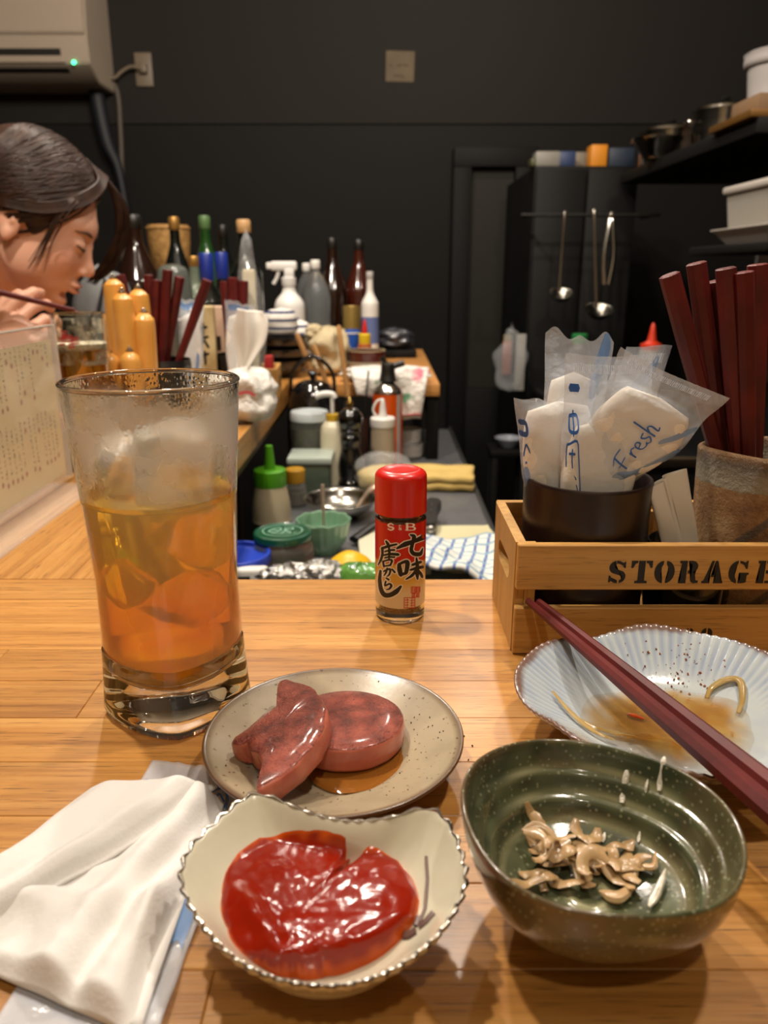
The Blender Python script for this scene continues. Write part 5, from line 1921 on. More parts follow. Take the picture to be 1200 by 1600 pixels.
solid(obj('tissue_sheet', grid(26, 30, tis), mat('tissue_white', '#e9e4da', .8, bump=(120, .2, .001)), t, sharp=None), .0012)

# --- black bowls and striped towels farther along the side counter
Y = 1.56
xb_ = xat(437, Y, .05)
BB = mat('bowl_black', '#1a1614', .25, coat=.4)
for i in range(3):
    z0 = .001 + i * .022
    o = obj('lacquer_bowl', lathe(prof([(0, .002), (.024, 0), (.028, .003), (.046, .016), (.053, .032), (.051, .032), (.044, .018), (.02, .006), (0, .006)], 3), 36), BB, None, loc=(xb_ + .002 * i, Y + .001 * i, z0))
    tag(o, ['bottom', 'middle', 'top'][i] + ' black lacquer bowl of the stack beside the small crate', 'bowl', 'stacked black bowls')
STR = NT('striped_towel')
STR.set(rough=.85)
gq = STR.n('ShaderNodeSeparateXYZ'); STR.l(STR.coord(), gq.inputs[0])
wq = STR.n('ShaderNodeMath', operation='SINE'); mq = STR.n('ShaderNodeMath', operation='MULTIPLY'); STR.l(gq.outputs['Z'], mq.inputs[0]); mq.inputs[1].default_value = 420; STR.l(mq.outputs[0], wq.inputs[0])
STR.l(STR.ramp(wq.outputs[0], [(.35, '#d8d4cb'), (.5, '#27305a')], 'CONSTANT'), STR.b.inputs['Base Color'])
STR = STR.m
for i, (px_, zz0, w_, h_, yy, lb) in enumerate(((440, .078, .055, .055, 1.56, 'blue and white striped cloth folded on top of the black bowls'), (468, .0, .045, zat(500, 1.66), 1.66, 'striped cloth folded in a tall pile beside the black bowls'))):
    o = obj('striped_cloth', lump(w_ * .62, .034, h_, 4.0 + i, .15, fr=1.6), STR, None, loc=(xat(px_, yy, .08), yy, zz0), sharp=None)
    tag(o, lb, 'cloth', 'striped cloths by the bowls')

# ================================================================== back shelf
SPR_W = mat('spray_white', '#dcdad5', .35)
Y = 1.78
zt_ = zat(407, Y)
t = thing('spray_bottle', 'white trigger spray bottle behind the striped cloths', 'spray bottle', (xat(452, Y, .15), Y, 0))
obj('bottle_body', lathe(prof([(0, .001), (.030, 0), (.034, .006), (.034, zt_ * .5), (.030, zt_ * .62), (.016, zt_ * .70), (.013, zt_ * .78)], 4), 32), SPR_W, t)
obj('collar', lathe([(.015, zt_ * .76), (.016, zt_ * .77), (.016, zt_ * .84), (.010, zt_ * .85)], 24), SPR_W, t)
obj('spray_head', join(xf(box(.058, .016, .020, .005), (-.010, 0, zt_ * .905)), xf(box(.022, .018, .02, .004), (.002, 0, zt_ * .845)), xf(box(.012, .012, .014, .002), (-.042, 0, zt_ * .92))), SPR_W, t)
obj('trigger', tube(cat([(-.022, 0, zt_ * .90), (-.026, 0, zt_ * .84), (-.034, 0, zt_ * .78)], 4), .004, 8), SPR_W, t)
CLRP = mat('clear_plastic', '#c9cfd0', .08, trans=.9, ior=1.3, bump=(80, .3, .003))
bottle('water_bottle', 'clear plastic water bottle with a white cap beside the brown bottles', 494, 406, 1.82, 0, .034, CLRP, PLW, 'pet', group='clear bottles on the shelf')
bottle('water_bottle', 'shorter clear bottle half hidden between spray bottle and water bottle', 480, 411, 1.92, 0, .030, CLRP, PLW, 'pet', group='clear bottles on the shelf')
bottle('sake_bottle', 'black-brown bottle beside the clear water bottle on the shelf', 520, 372, 1.90, 0, .036, DKBR, CAPK, 'sake', group='brown bottles on the shelf')
bottle('sake_bottle', 'reddish brown bottle beside the white squeeze tube on the shelf', 561, 375, 1.95, 0, .037, mat('bottle_redbrown', '#38140a', .12, coat=.4), CAPK, 'sake', group='brown bottles on the shelf')
bottle('squeeze_tube', 'slim white bottle with blue print beside the reddish brown bottle', 578, 424, 1.86, 0, .020, PLW, mat('cap_grey', '#a9a6a2', .4), 'wine', lab=(.2, .5, mat('lab_blue', '#5b6c9c', .5)))
Y = 1.80
t = thing('tin_can', 'gold and silver tin standing before the reddish brown bottle', 'tin', (xat(550, Y, .05), Y, 0))
hT = zat(478, Y)
obj('tin_body', lathe([(0, 0), (.020, 0), (.0205, .002), (.0205, hT - .002), (.020, hT), (.019, hT - .003), (0, hT - .003)], 28), mat('tin_gold', '#9a8348', .3, metal=.6), t)
obj('silver_band', lathe([(.0208, .01), (.0208, hT * .45)], 28), mat('tin_silver', '#a5a29a', .3, metal=.6), t)
Y = 1.70
t = thing('plastic_cup', 'small blue cup with a white rim on the shelf', 'cup', (xat(548, Y, .03), Y, 0))
hT = zat(520, Y)
obj('cup_wall', lathe(prof([(0, .001), (.014, 0), (.019, hT * .6), (.0205, hT), (.019, hT), (.013, .006), (0, .005)], 3), 28), mat('cup_blue', '#2454ac', .35), t)
obj('rim', lathe([(.0200 + .0016 * math.cos(a), hT + .0016 * math.sin(a)) for a in [i * PI / 4 for i in range(8)]], 28, closed=True), PLW, t)
t = thing('squeeze_bottle', 'small orange squeeze bottle with a yellow collar and red tip', 'bottle', (xat(570, 1.66, .03), 1.66, 0))
hT = zat(500, 1.66)
obj('body', lathe(prof([(0, .001), (.014, 0), (.015, .004), (.015, hT * .48), (.011, hT * .55)], 3), 24), mat('sauce_brown', '#a4562c', .35), t)
obj('collar', lathe([(.012, hT * .52), (.0125, hT * .54), (.0125, hT * .72), (.010, hT * .74)], 24), mat('collar_yellow', '#d8b820', .4), t)
obj('tip', lathe(prof([(.006, hT * .72), (.005, hT * .85), (.002, hT), (0, hT)], 3), 16), mat('tip_red', '#c22018', .4), t)
Y = 1.56
Y = 1.60
xb_ = xat(573, Y, .03)
o = obj('serving_bowl', lathe(prof([(0, .002), (.020, 0), (.024, .004), (.037, .016), (.0415, .026), (.040, .026), (.030, .010), (0, .006)], 3), 36), mat('bowl_celadon', '#a7a592', .3, coat=.4), None, loc=(xb_, Y, .0))
tag(o, 'pale grey-green bowl under the maroon bowl on the shelf', 'bowl')
zb_ = .0265
o = obj('serving_bowl', lathe(prof([(0, .002), (.034, 0), (.037, .004), (.0385, zat(548, Y) - zb_), (.037, zat(548, Y) - zb_), (.034, .008), (0, .006)], 3), 36), mat('bowl_maroon', '#4c1a15', .3, coat=.4), None, loc=(xb_, Y, zb_))
tag(o, 'straight-sided maroon bowl set on the pale bowl', 'bowl')
obj('rim', lathe([(.0378 + .0012 * math.cos(a), zat(548, Y) - zb_ + .0008 + .0012 * math.sin(a)) for a in [i * PI / 4 for i in range(8)]], 36, closed=True), mat('rim_tan', '#9c8d6e', .4), o)
Y = 1.95
t = thing('black_box', 'black plastic box with crumpled dark film on the shelf end', 'box', (xat(622, Y, 0) - .005, Y, 0))
obj('box_body', box(.10, .07, zat(545, Y), .004), mat('near_black2'), t)
obj('film', lump(.045, .03, .05, 7.7, .35, fr=3), mat('dark_film', '#33353c', .25, coat=.4), t, loc=(0, 0, zat(545, Y)), sharp=None)
Y = 1.60
t = thing('cloth_bag', 'beige crumpled cloth bag beside the wooden spatulas', 'bag', (xat(515, Y, .03), Y, 0))
obj('bag_body', lump(.040, .045, zat(512, Y), 6.1, .42, fr=2.2, nu=40, nv=30), mat('cloth_beige', '#c4b493', .8, c2='#a89873', var=(20, .2), bump=(150, .5, .002)), t, sharp=None)
obj('knot', lump(.018, .016, .03, 1.3, .4), mat('cloth_beige'), t, loc=(-.028, -.01, zat(530, Y)), sharp=None)
Y = 1.49
t = thing('shopping_bag', 'white plastic bag with red and green print spilling over the shelf edge', 'bag', (xat(606, Y, .02) - .004, Y + .005, 0))
PB2 = NT('printed_bag')
PB2.set(rough=.35)
vv = PB2.coord()
nn_ = PB2.noise(vv, 22, 2)
PB2.l(PB2.ramp(nn_, [(.30, '#5d8c6d'), (.38, '#dcd8d0'), (.62, '#e0dcd4'), (.70, '#c4506a')]), PB2.b.inputs['Base Color'])
PB2.bump(PB2.noise(vv, 70, 4), 1.0, .006)
obj('bag_body', lump(.085, .034, zat(572, Y), 2.9, .25, fr=2.6, nu=48, nv=32), PB2.m, t, sharp=None)
zl = zat(655, Y - .03)


def drop(u, v):
    x = (u - .5) * (.150 - .03 * v) + .006
    y = -.037 - .020 * math.sin(min(1, v * 2.2) * PI / 2) + .004 * math.sin(u * 8 + v * 5)
    z = .030 - (.03 - zl) * v ** 1.2 * (.55 + .45 * sm(.2, .8, u)) + .006 * math.cos(u * 7) * v
    return (x, y, z)


solid(obj('bag_flap', grid(24, 20, drop), PB2.m, t, sharp=None), .0015)
obj('red_band', tube(cat([Vector(drop(u / 8, .93)) + Vector((0, -.002, 0)) for u in range(2, 9)], 3), .0035, 6, flat=.4), mat('bag_red2', '#a3202c', .4), t)
# wooden spatulas in a utensil pot on the worktop, and the black kettle
KY = 1.40
t = thing('kettle', 'glossy black kettle behind the pickle jar', 'kettle', (-.1305, KY + .01, WZ))
hk = zat(590, KY) - WZ
KB = mat('kettle_black', '#0b0b0d', .08, coat=.6, coat_rough=.05)
obj('body', lathe(prof([(0, .001), (.040, 0), (.047, .012), (.048, hk * .55), (.038, hk * .85), (.022, hk * .95), (0, hk * .97)], 4), 40), KB, t)
obj('lid_knob', lathe(prof([(.004, hk * .96), (.005, hk * 1.0), (.009, hk * 1.04), (0, hk * 1.08)], 3), 20), KB, t)
obj('handle', tube(cat([(-.04, 0, hk * .70), (-.036, 0, hk * 1.05), (0, 0, hk * 1.22), (.036, 0, hk * 1.05), (.04, 0, hk * .7)], 6), .0035, 10), KB, t)
obj('spout', tube(cat([(.04, -.01, hk * .35), (.055, -.014, hk * .55), (.062, -.016, hk * .80)], 5), [.010, .007, .005], 12), KB, t)
UY = 1.42
up = Vector((xat(553, UY, -.08), UY, WZ))
o = obj('utensil_pot', lathe(prof([(0, .001), (.024, 0), (.026, .004), (.027, .085), (.0255, .085), (.024, .006), (0, .005)], 3), 32), mat('pot_dark', '#2a2522', .4), None, loc=up)
tag(o, 'dark round pot holding wooden spatulas behind the pepper mill', 'pot')
SPW = wood_mat('spatula_wood', '#9b6b39', '#b98a52', '#c59a64', 'Z', rough=.6, coat=0, tone=.4)
for i, (tx, ty, lb, dxx) in enumerate(((463, 520, 'brown wooden spatula leaning farthest from the utensil pot', -.010), (490, 538, 'pale wooden spatula leaning beside the kettle', -.004), (529, 508, 'long pale wooden stick standing upright in the utensil pot', .004), (576, 578, 'thin black stick leaning out of the utensil pot', .012))):
    tp = aty(tx, ty, UY + .004 * i - .006)
    ft = up + Vector((dxx, .004 * i - .006, .0065))
    d = (tp - ft)
    L = d.length
    o = obj('spatula', tube([(0, 0, 0), (0, 0, L * .5), (0, 0, L * .8), (0, 0, L - .004), (0, 0, L)], [.0040, .0042, .0050, .0046, .002] if i < 3 else [.0018] * 4 + [.001], 10, flat=.55 if i < 2 else 1), SPW if i < 3 else CAPK, None, loc=ft)
    o.rotation_mode = 'QUATERNION'
    o.rotation_quaternion = d.to_track_quat('Z', 'Y')
    tag(o, lb, 'spatula', 'sticks in the utensil pot')

# ================================================================== kitchen worktop (z = WZ)
def onw(px, py):
    return onz(px, py, WZ)


# pickle jar
Y = 1.33
t = thing('pickle_jar', 'glass jar of green pickles with a white lid', 'jar', (xat(484, Y, -.06), Y, WZ))
hj = zat(642, Y) - WZ
rj = .0345
obj('jar_glass', lathe(prof([(0, .001), (rj * .85, 0), (rj, .006), (rj, hj - .024), (rj * .9, hj - .014), (rj * .88, hj - .008)], 3), 36), mat('jar_clear', '#dfe3da', .05, trans=.92, ior=1.3), t)
obj('pickles', lathe([(0, .004), (rj * .92, .004), (rj * .95, .01), (rj * .95, hj - .028), (0, hj - .024)], 30), mat('pickle_green', '#4a4518', .5, c2='#2c2a10', var=(80, .15), bump=(120, .8, .004)), t)
obj('paper_label', lathe([(rj * 1.008, .004), (rj * 1.008, hj * .38)], 36), mat('label_pale', '#c9c4b8', .6), t)
obj('lid', lathe([(rj * .92, hj - .016), (rj * .97, hj - .015), (rj * .97, hj - .003), (rj * .92, hj), (0, hj + .001)], 36), mat('lid_white', '#b9c2c4', .35), t)
# pump bottle
Y = 1.30
t = thing('pump_bottle', 'white pump bottle with a yellow collar beside the pepper mill', 'bottle', (xat(520, Y, -.06), Y, WZ))
hp = zat(612, Y) - WZ
obj('body', lathe(prof([(0, .001), (.020, 0), (.0225, .004), (.0215, hp * .55), (.016, hp * .66), (.010, hp * .69)], 3), 28), mat('bottle_milky', '#cfc8ae', .35), t)
obj('collar', lathe([(.0105, hp * .67), (.011, hp * .68), (.011, hp * .76), (.006, hp * .77)], 20), mat('collar_gold', '#c19a22', .4), t)
obj('pump', join(tube([(0, 0, hp * .76), (0, 0, hp * .93)], .0035, 10), tube(cat([(.004, 0, hp * .93), (.0, 0, hp * .97), (-.014, 0, hp * .975), (-.028, 0, hp * .95)], 4), .0055, 12)), SPR_W, t)
# plastic box
Y = 1.25
t = thing('plastic_box', 'square translucent food box with a pale lid beside the pepper mill', 'box', (xat(487, Y, -.12), Y, WZ))
hb = zat(712, Y) - WZ
obj('box_body', box(.066, .066, hb - .008, .006, c=(0, 0, .0005)), mat('box_clear', '#5c6a58', .2, trans=.4), t)
obj('lid', box(.074, .074, .012, .004, c=(0, 0, hb - .0075)), mat('lid_pale', '#b3bfb4', .3, trans=.2), t)
# pepper mill
q = onw(548, 757)
t = thing('pepper_mill', 'glossy black turned pepper mill with a brass knob', 'pepper mill', (q.x, q.y + .004, WZ))
hm = zat(619, q.y) - WZ
MB = mat('mill_black', '#0a0908', .12, coat=.6, coat_rough=.06)
obj('body', lathe(prof([(0, .001), (.0215, 0), (.0225, .006), (.0195, .010), (.0215, .018), (.0222, .040), (.0180, .056), (.0155, .066), (.0172, .076), (.0168, .084), (.0145, .088), (.0175, .092), (.0175, .0955), (.0150, .098)], 4), 40), MB, t)
obj('head', lathe(prof([(.0150, .0975), (.0180, .100), (.0215, .110), (.0205, .122), (.013, .130), (.006, .132), (0, .1325)], 4), 40), MB, t)
obj('knob', lathe(prof([(.003, .1320), (.003, .136), (.0058, .139), (.0052, .1435), (0, hm if hm > .144 else .1455)], 3), 20), mat('brass', '#b5934f', .25, metal=1), t)
# white squeeze bottle
Y = 1.345
t = thing('squeeze_bottle', 'translucent squeeze bottle with a white nozzle in front of the gas torch', 'bottle', (xat(598, Y, -.08), Y, WZ))
hs = zat(622, Y) - WZ
obj('body', lathe(prof([(0, .001), (.0205, 0), (.0215, .004), (.0205, hs * .60), (.019, hs * .66)], 3), 28), mat('bottle_taupe', '#9f917d', .35, sss=.1), t)
obj('collar', lathe([(.0215, hs * .645), (.022, hs * .655), (.022, hs * .745), (.020, hs * .76), (.008, hs * .765)], 28), SPR_W, t)
obj('nozzle', lathe(prof([(.008, hs * .76), (.006, hs * .84), (.0035, hs * .97), (0, hs)], 3), 18), SPR_W, t)
obj('cap_strap', tube(cat([(-.010, 0, hs * .76), (-.017, 0, hs * .85), (-.010, 0, hs * .96), (0, 0, hs * .985)], 5), .002, 8), SPR_W, t)
# gas torch
Y = 1.42
t = thing('gas_torch', 'orange gas canister with a black torch head', 'gas torch', (xat(606, Y, -.03), Y, WZ))
ht_ = zat(604, Y) - WZ
rc = .0275
OR = NT('canister_print')
OR.set(rough=.3, metal=.2)
gq = OR.n('ShaderNodeSeparateXYZ'); OR.l(OR.coord(), gq.inputs[0])
at = OR.n('ShaderNodeMath', operation='ARCTAN2'); OR.l(gq.outputs['Y'], at.inputs[0]); OR.l(gq.outputs['X'], at.inputs[1])
mr = OR.n('ShaderNodeMapRange'); OR.l(at.outputs[0], mr.inputs[0]); mr.inputs[1].default_value = -PI; mr.inputs[2].default_value = PI
OR.l(OR.ramp(mr.outputs[0], [(0, '#d2500c'), (.34, '#d2500c'), (.35, '#b9b2ae'), (.40, '#b9b2ae'), (.41, '#d2500c'), (1, '#d2500c')], 'CONSTANT'), OR.b.inputs['Base Color'])
obj('canister', lathe([(0, .001), (rc * .9, 0), (rc, .003), (rc, ht_ * .93)], 36), OR.m, t)
obj('shoulder', lathe(prof([(rc * 1.02, ht_ * .925), (rc * 1.02, ht_ * .95), (rc * .85, ht_ * 1.0), (rc * .5, ht_ * 1.05), (rc * .45, ht_ * 1.08)], 3), 36), mat('steel_shiny', '#b4b0a8', .2, metal=1), t)
obj('torch_head', join(lathe(prof([(rc * .62, ht_ * 1.07), (rc * .5, ht_ * 1.16), (rc * .42, ht_ * 1.28), (0, ht_ * 1.30)], 3), 20), tube([(.006, 0, ht_ * 1.24), (.030, 0, ht_ * 1.29)], .006, 12), tube([(-.004, 0, ht_ * 1.28), (-.012, 0, ht_ * 1.36)], .005, 10)), CAPK, t)
# ramekins
CER = mat('ceramic_white', '#bdb9b2', .3, coat=.3)
for i, (px_, py_, yy, zz, lb) in enumerate(((642, 703, 1.50, 0, 'white ribbed ramekin at the bottom of the pair below the shelf'), (638, 0, 1.50, .0275, 'white ramekin stacked on the ribbed one below the shelf'))):
    o = obj('ramekin', lathe(prof([(0, .001), (.020, 0), (.024, .002), (.025, .006), (.0255, .024), (.027, .027), (.025, .027), (.0235, .008), (0, .006)], 3), 48, (lambda a, r, z, k: (r * (1 + .012 * math.sin(a * 24)) * math.cos(a), r * (1 + .012 * math.sin(a * 24)) * math.sin(a), z)) if i == 0 else None), CER, None, loc=(xat(px_, yy, -.12), yy, WZ + zz))
    tag(o, lb, 'ramekin', 'ramekins below the shelf')
# bag of pale yellow food
q = onw(598, 762)
t = thing('food_bag', 'clear bag of pale yellow food behind the red spice cap', 'bag', (q.x + .002, q.y - .012, WZ))
obj('contents', lump(.044, .034, .040, 4.4, .15, fr=1.5), mat('food_pale', '#cdb97e', .6, c2='#bfa868', var=(30, .2)), t, sharp=None)
obj('film', lump(.047, .040, zat(708, q.y - .012) - WZ, 4.9, .28, fr=2.0), CBAG, t, sharp=None)
obj('red_tag', box(.012, .008, .012, .003, c=(-.018, -.038, .004)), mat('tag_red', '#b52a2a', .5), t)
# folded yellow towel
q = onw(704, 772)
t = thing('folded_towel', 'pale yellow towel folded on the steel worktop edge', 'towel', (.090, q.y + .055, WZ), rz=R(-6))
TY = mat('towel_yellow', '#cdb26c', .9, c2='#bfa25a', var=(40, .2), bump=(350, .8, .002))


def fold_fn(lift):
    def f(u, v):
        x, y = (u - .5) * .125, (v - .5) * .088
        return (x + .003 * nz(v * 4, lift), y + .003 * nz(u * 4, lift * 9), lift + .003 * nz(u * 4, v * 4, lift * 50) + .0015)
    return f


for i in range(2):
    o = obj('fold', grid(24, 18, fold_fn(.002 + i * .0125)), TY, t, sharp=None)
    solid(o, .011, 1)
# steel bowl with spoon
q = onw(530, 812)
SB = Vector((xat(532, 1.10, -.1), 1.10, WZ))
STEEL = mat('steel_bowl', '#a9a69f', .22, metal=1)
hb = zat(778, 1.10) - WZ
o = obj('mixing_bowl', lathe(prof([(0, .001), (.022, 0), (.028, .004), (.045, hb * .5), (.053, hb * .95), (.056, hb), (.055, hb + .0008), (.052, hb * .95), (.044, hb * .5), (.026, .006), (0, .003)], 4), 56), STEEL, None, loc=SB)
tag(o, 'shallow stainless steel mixing bowl behind the green bowl', 'bowl')


def spoon(name, label, P_, cupr, m, loc, group=None):
    P_ = [Vector(p) for p in P_]
    d = (P_[0] - P_[1]).normalized()
    t = thing(name, label, 'spoon', loc, group=group)
    obj('handle', tube(cat(P_, 6), [.0030, .0030, .0058, .0048], 10, flat=.5), m, t)
    cupg = lathe(prof([(0, 0), (cupr * .6, .0012), (cupr, .0045), (cupr * .96, .005), (cupr * .55, .0022), (0, .0012)], 3), 24)
    o = obj('spoon_bowl', xf(cupg, P_[0] + d * cupr * .8, (0, 0, 0), (1, .8, 1)), m, t)
    return t


SPO = mat('steel_spoon', '#cdb6a0', .35, metal=.6)
tp = aty(580, 768, 1.09)
spoon('spoon', 'long metal spoon lying over the rim of the steel bowl', [(.010, -.012, .012), (.024, -.004, hb * .55), tuple(Vector((tp.x - SB.x, tp.y - SB.y, tp.z - WZ + .004))), tuple(Vector((tp.x - SB.x + .03, tp.y - SB.y + .012, tp.z - WZ + .016)))], .010, SPO, SB)
# green-capped squeeze bottle
q = onw(422, 820)
t = thing('squeeze_bottle', 'milky squeeze bottle with a bright green ribbed cap and nozzle', 'bottle', (q.x, q.y + .022, WZ))
yy = q.y + .022
hs = zat(696, yy) - WZ
z1, z2 = zat(756, yy) - WZ, zat(733, yy) - WZ
obj('body', lathe(prof([(0, .001), (.0265, 0), (.0285, .005), (.0275, z1 * .5), (.0225, z1 * .95), (.0215, z1)], 4), 36), mat('bottle_milk', '#a79c80', .35, sss=.1, c2='#b3a88c', var=(20, .2)), t)
CGR = mat('cap_lime', '#4f9a16', .35)
obj('cap', lathe([(.0225, z1 - .002), (.0232, z1), (.0232, z2 - .001), (.0220, z2), (.008, z2 + .001)], 72, lambda a, r, z, i: (r * (1 + .018 * math.sin(a * 30) * (r > .02)) * math.cos(a), r * (1 + .018 * math.sin(a * 30) * (r > .02)) * math.sin(a), z)), CGR, t)
obj('nozzle', lathe(prof([(.0082, z2), (.0076, z2 + .006), (.0055, hs - .004), (.0045, hs), (0, hs)], 3), 24), CGR, t)
# yellow-capped small bottle
Y = 1.16
t = thing('spice_bottle', 'clear bottle with a mustard-yellow cap beside the green-capped bottle', 'bottle', (xat(461, Y, -.1), Y, WZ))
hy = zat(732, Y) - WZ
obj('body', lathe(prof([(0, .001), (.016, 0), (.0175, .004), (.0175, hy * .5), (.0145, hy * .62), (.0140, hy * .68)], 3), 28), mat('jar_clear'), t)
obj('contents', lathe([(0, .003), (.0158, .004), (.0158, hy * .40), (0, hy * .42)], 24), mat('grey_spice', '#77706a', .8), t)
obj('cap', lathe([(.0152, hy * .64), (.0156, hy * .65), (.0156, hy * .97), (.014, hy), (0, hy)], 28), mat('cap_mustard', '#b98a1c', .4), t)
# green ribbed bowl with spoon
q = onw(505, 868)
GBw = Vector((q.x, q.y + .016, WZ))
hg = zat(812, GBw.y) - WZ
CEL = mat('celadon', '#6f9a7e', .25, coat=.5, c2='#7fa587', var=(30, .2))


def rib(a, r, z, i):
    k = 1 + (.02 * math.sin(a * 22) if .004 < z and r > .02 else 0)
    return (r * k * math.cos(a), r * k * math.sin(a), z + (.0008 * math.sin(a * 11) if z > hg * .9 else 0))


o = obj('ribbed_bowl', lathe(prof([(0, .002), (.017, 0), (.020, .002), (.030, hg * .45), (.0345, hg * .9), (.0352, hg), (.0335, hg), (.0285, hg * .5), (.018, .008), (0, .006)], 4), 88, rib), CEL, None, loc=GBw, sharp=None)
tag(o, 'small celadon green ribbed bowl with a spoon, behind the green-lidded jar', 'bowl')
tp = aty(504, 757, GBw.y + .006)
spoon('spoon', 'metal spoon standing upright in the celadon green bowl', [(.0, -.002, hg * .25), (.0005, 0, hg * .7), (tp.x - GBw.x, .004, (tp.z - WZ) * .85 + 0), (tp.x - GBw.x, .006, tp.z - WZ)], .009, SPO, GBw)
# green-lidded jar
Y = .885
JX = xat(441, Y, -.09)
t = thing('jam_jar', 'glass jar with a dark green monogram lid next to the blue-lidded tub', 'jar', (JX, Y, WZ))
hj = zat(829, Y) - WZ
obj('jar_glass', lathe(prof([(0, .001), (.034, 0), (.0375, .005), (.0375, hj * .55), (.035, hj * .72), (.032, hj * .80), (.032, hj * .88)], 4), 44), mat('jar_clear'), t)
obj('contents', lathe([(0, .003), (.0355, .004), (.0362, .012), (.036, hj * .34), (0, hj * .30)], 36), mat('jar_relish', '#5d4a1a', .5, c2='#7a2f14', var=(50, .1)), t)
LIDG = mat('lid_green', '#0e4a33', .3, coat=.4)
lidm = obj('lid', lathe([(.0335, hj * .82), (.0355, hj * .83), (.0358, hj - .004), (.0345, hj - .0008), (.0315, hj), (.030, hj - .0008), (0, hj - .0006)], 52), LIDG, t)
mk = []


def lidmap(u, v):
    return (u, v, hj + .0002)


mk.append(ribbon([(.024 * math.cos(a), .021 * math.sin(a)) for a in [i * PI / 14 for i in range(29)]], .0012, lidmap, 2, 2))
for P_ in ([(-.014, .004), (-.006, .010), (-.002, .004), (-.008, -.006), (-.016, -.004), (-.013, .003), (-.002, -.002)], [(-.012, -.010), (.002, -.011), (.014, -.008)], [(.002, .010), (.003, .0), (.0, -.008)], [(.002, .008), (.010, .011), (.012, .005), (.004, .001), (.012, -.008), (.017, -.006)]):
    mk.append(ribbon(P_, .0018, lidmap, 2))
obj('monogram', join(*mk), mat('lid_print', '#8fbfa4', .4), lidm, smooth=False)
# blue-lidded tub
Y = .84
hx = zat(866, Y) - WZ
t = thing('plastic_tub', 'round clear tub with a bright blue lid behind the tall glass', 'tub', (xat(366, Y, -.1), Y, WZ))
BLID = mat('lid_blue', '#1f3fb4', .35, coat=.3)
obj('tub_body', lathe(prof([(0, .001), (.032, 0), (.035, .004), (.038, hx - .006), (.037, hx - .006), (.033, .004), (0, .003)], 2), 40), mat('tub_clear', '#b9bfca', .2, trans=.7), t)
obj('lid', lathe(prof([(.040, hx - .010), (.0415, hx - .008), (.0415, hx + .001), (.040, hx + .003), (.037, hx + .002), (.035, hx - .003), (.020, hx - .004), (0, hx - .004)], 3), 48), BLID, t)
# white kitchen timer
Y = .80
t = thing('kitchen_timer', 'white kitchen timer with a small dark display in front of the blue lid', 'timer', (xat(388, Y, -.11), Y, WZ), rot=(0, 0, R(4)))
zt_ = zat(886, Y) - WZ
obj('casing', xf(box(.044, .016, .050, .005, 3), (0, 0, zt_ - .050 + .0)), PLW, t)
obj('foot', box(.030, .03, max(.004, zt_ - .049), .002, c=(0, .004, 0)), PLW, t)
obj('display', box(.016, .001, .010, 0, c=(-.006, -.0084, zt_ - .018)), mat('display_dark', '#33373a', .2), t)
# lemon, foil, wrapped green pepper
q = Vector((xat(547, .80, -.12), .80, WZ))
zt_ = zat(861, .80) - WZ
rl = .027
lem = lathe(prof([(0, -.034), (.004, -.032), (.008, -.028), (.020, -.018), (rl, 0), (.020, .018), (.008, .028), (.004, .033), (0, .034)], 4), 36)
t = obj('lemon', xf(lem, (0, 0, rl - .0005), (0, R(90), R(12))), mat('lemon_skin', '#dfae10', .4, bump=(420, .3, .001), coat=.2), None, loc=(q.x, q.y, WZ + max(.001, zt_ - 2 * rl)), sharp=None)
tag(t, 'yellow lemon on the worktop between foil and green pepper', 'lemon')
o = obj('lemon_tray', box(.16, .07, max(.002, zt_ - 2 * rl), .002, c=(0, 0, 0)), mat('tray_steel', '#8b8a88', .3, metal=.8), None, loc=(q.x - .015, q.y, WZ))
if zt_ - 2 * rl < .0015:
    bpy.data.objects.remove(o)
else:
    tag(o, 'low steel tray under the lemon and the foil', 'tray')
trz = WZ + max(.0005, zt_ - 2 * rl) + .0005
FOIL = mat('foil', '#c9c9c6', .18, metal=1, bump=(180, 1.0, .006))
Y = .775
zf = zat(880, Y) - trz
o = obj('foil_ball', lump(.030, .018, zf, 3.6, .45, fr=4, nu=44, nv=28), FOIL, None, loc=(xat(452, Y, -.11), Y, trz), sharp=20)
tag(o, 'crumpled aluminium foil lump in front of the green-lidded jar', 'foil')
o = obj('foil_ball', lump(.024, .016, zat(876, Y) - trz, 9.2, .5, fr=4, nu=40, nv=26), FOIL, None, loc=(xat(505, Y, -.11), Y, trz), sharp=20)
tag(o, 'crumpled foil lump with a raised peak beside the lemon', 'foil')
o = obj('green_pepper', lump(.032, .02, zat(880, Y) - trz, 5.1, .16, fr=1.8), mat('pepper_green', '#2f6a1c', .15, coat=.7, c2='#58913a', var=(60, .12), bump=(90, .5, .003)), None, loc=(xat(565, Y, -.11), Y, trz), sharp=None)
tag(o, 'shiny green pepper under film beside the lemon', 'pepper')
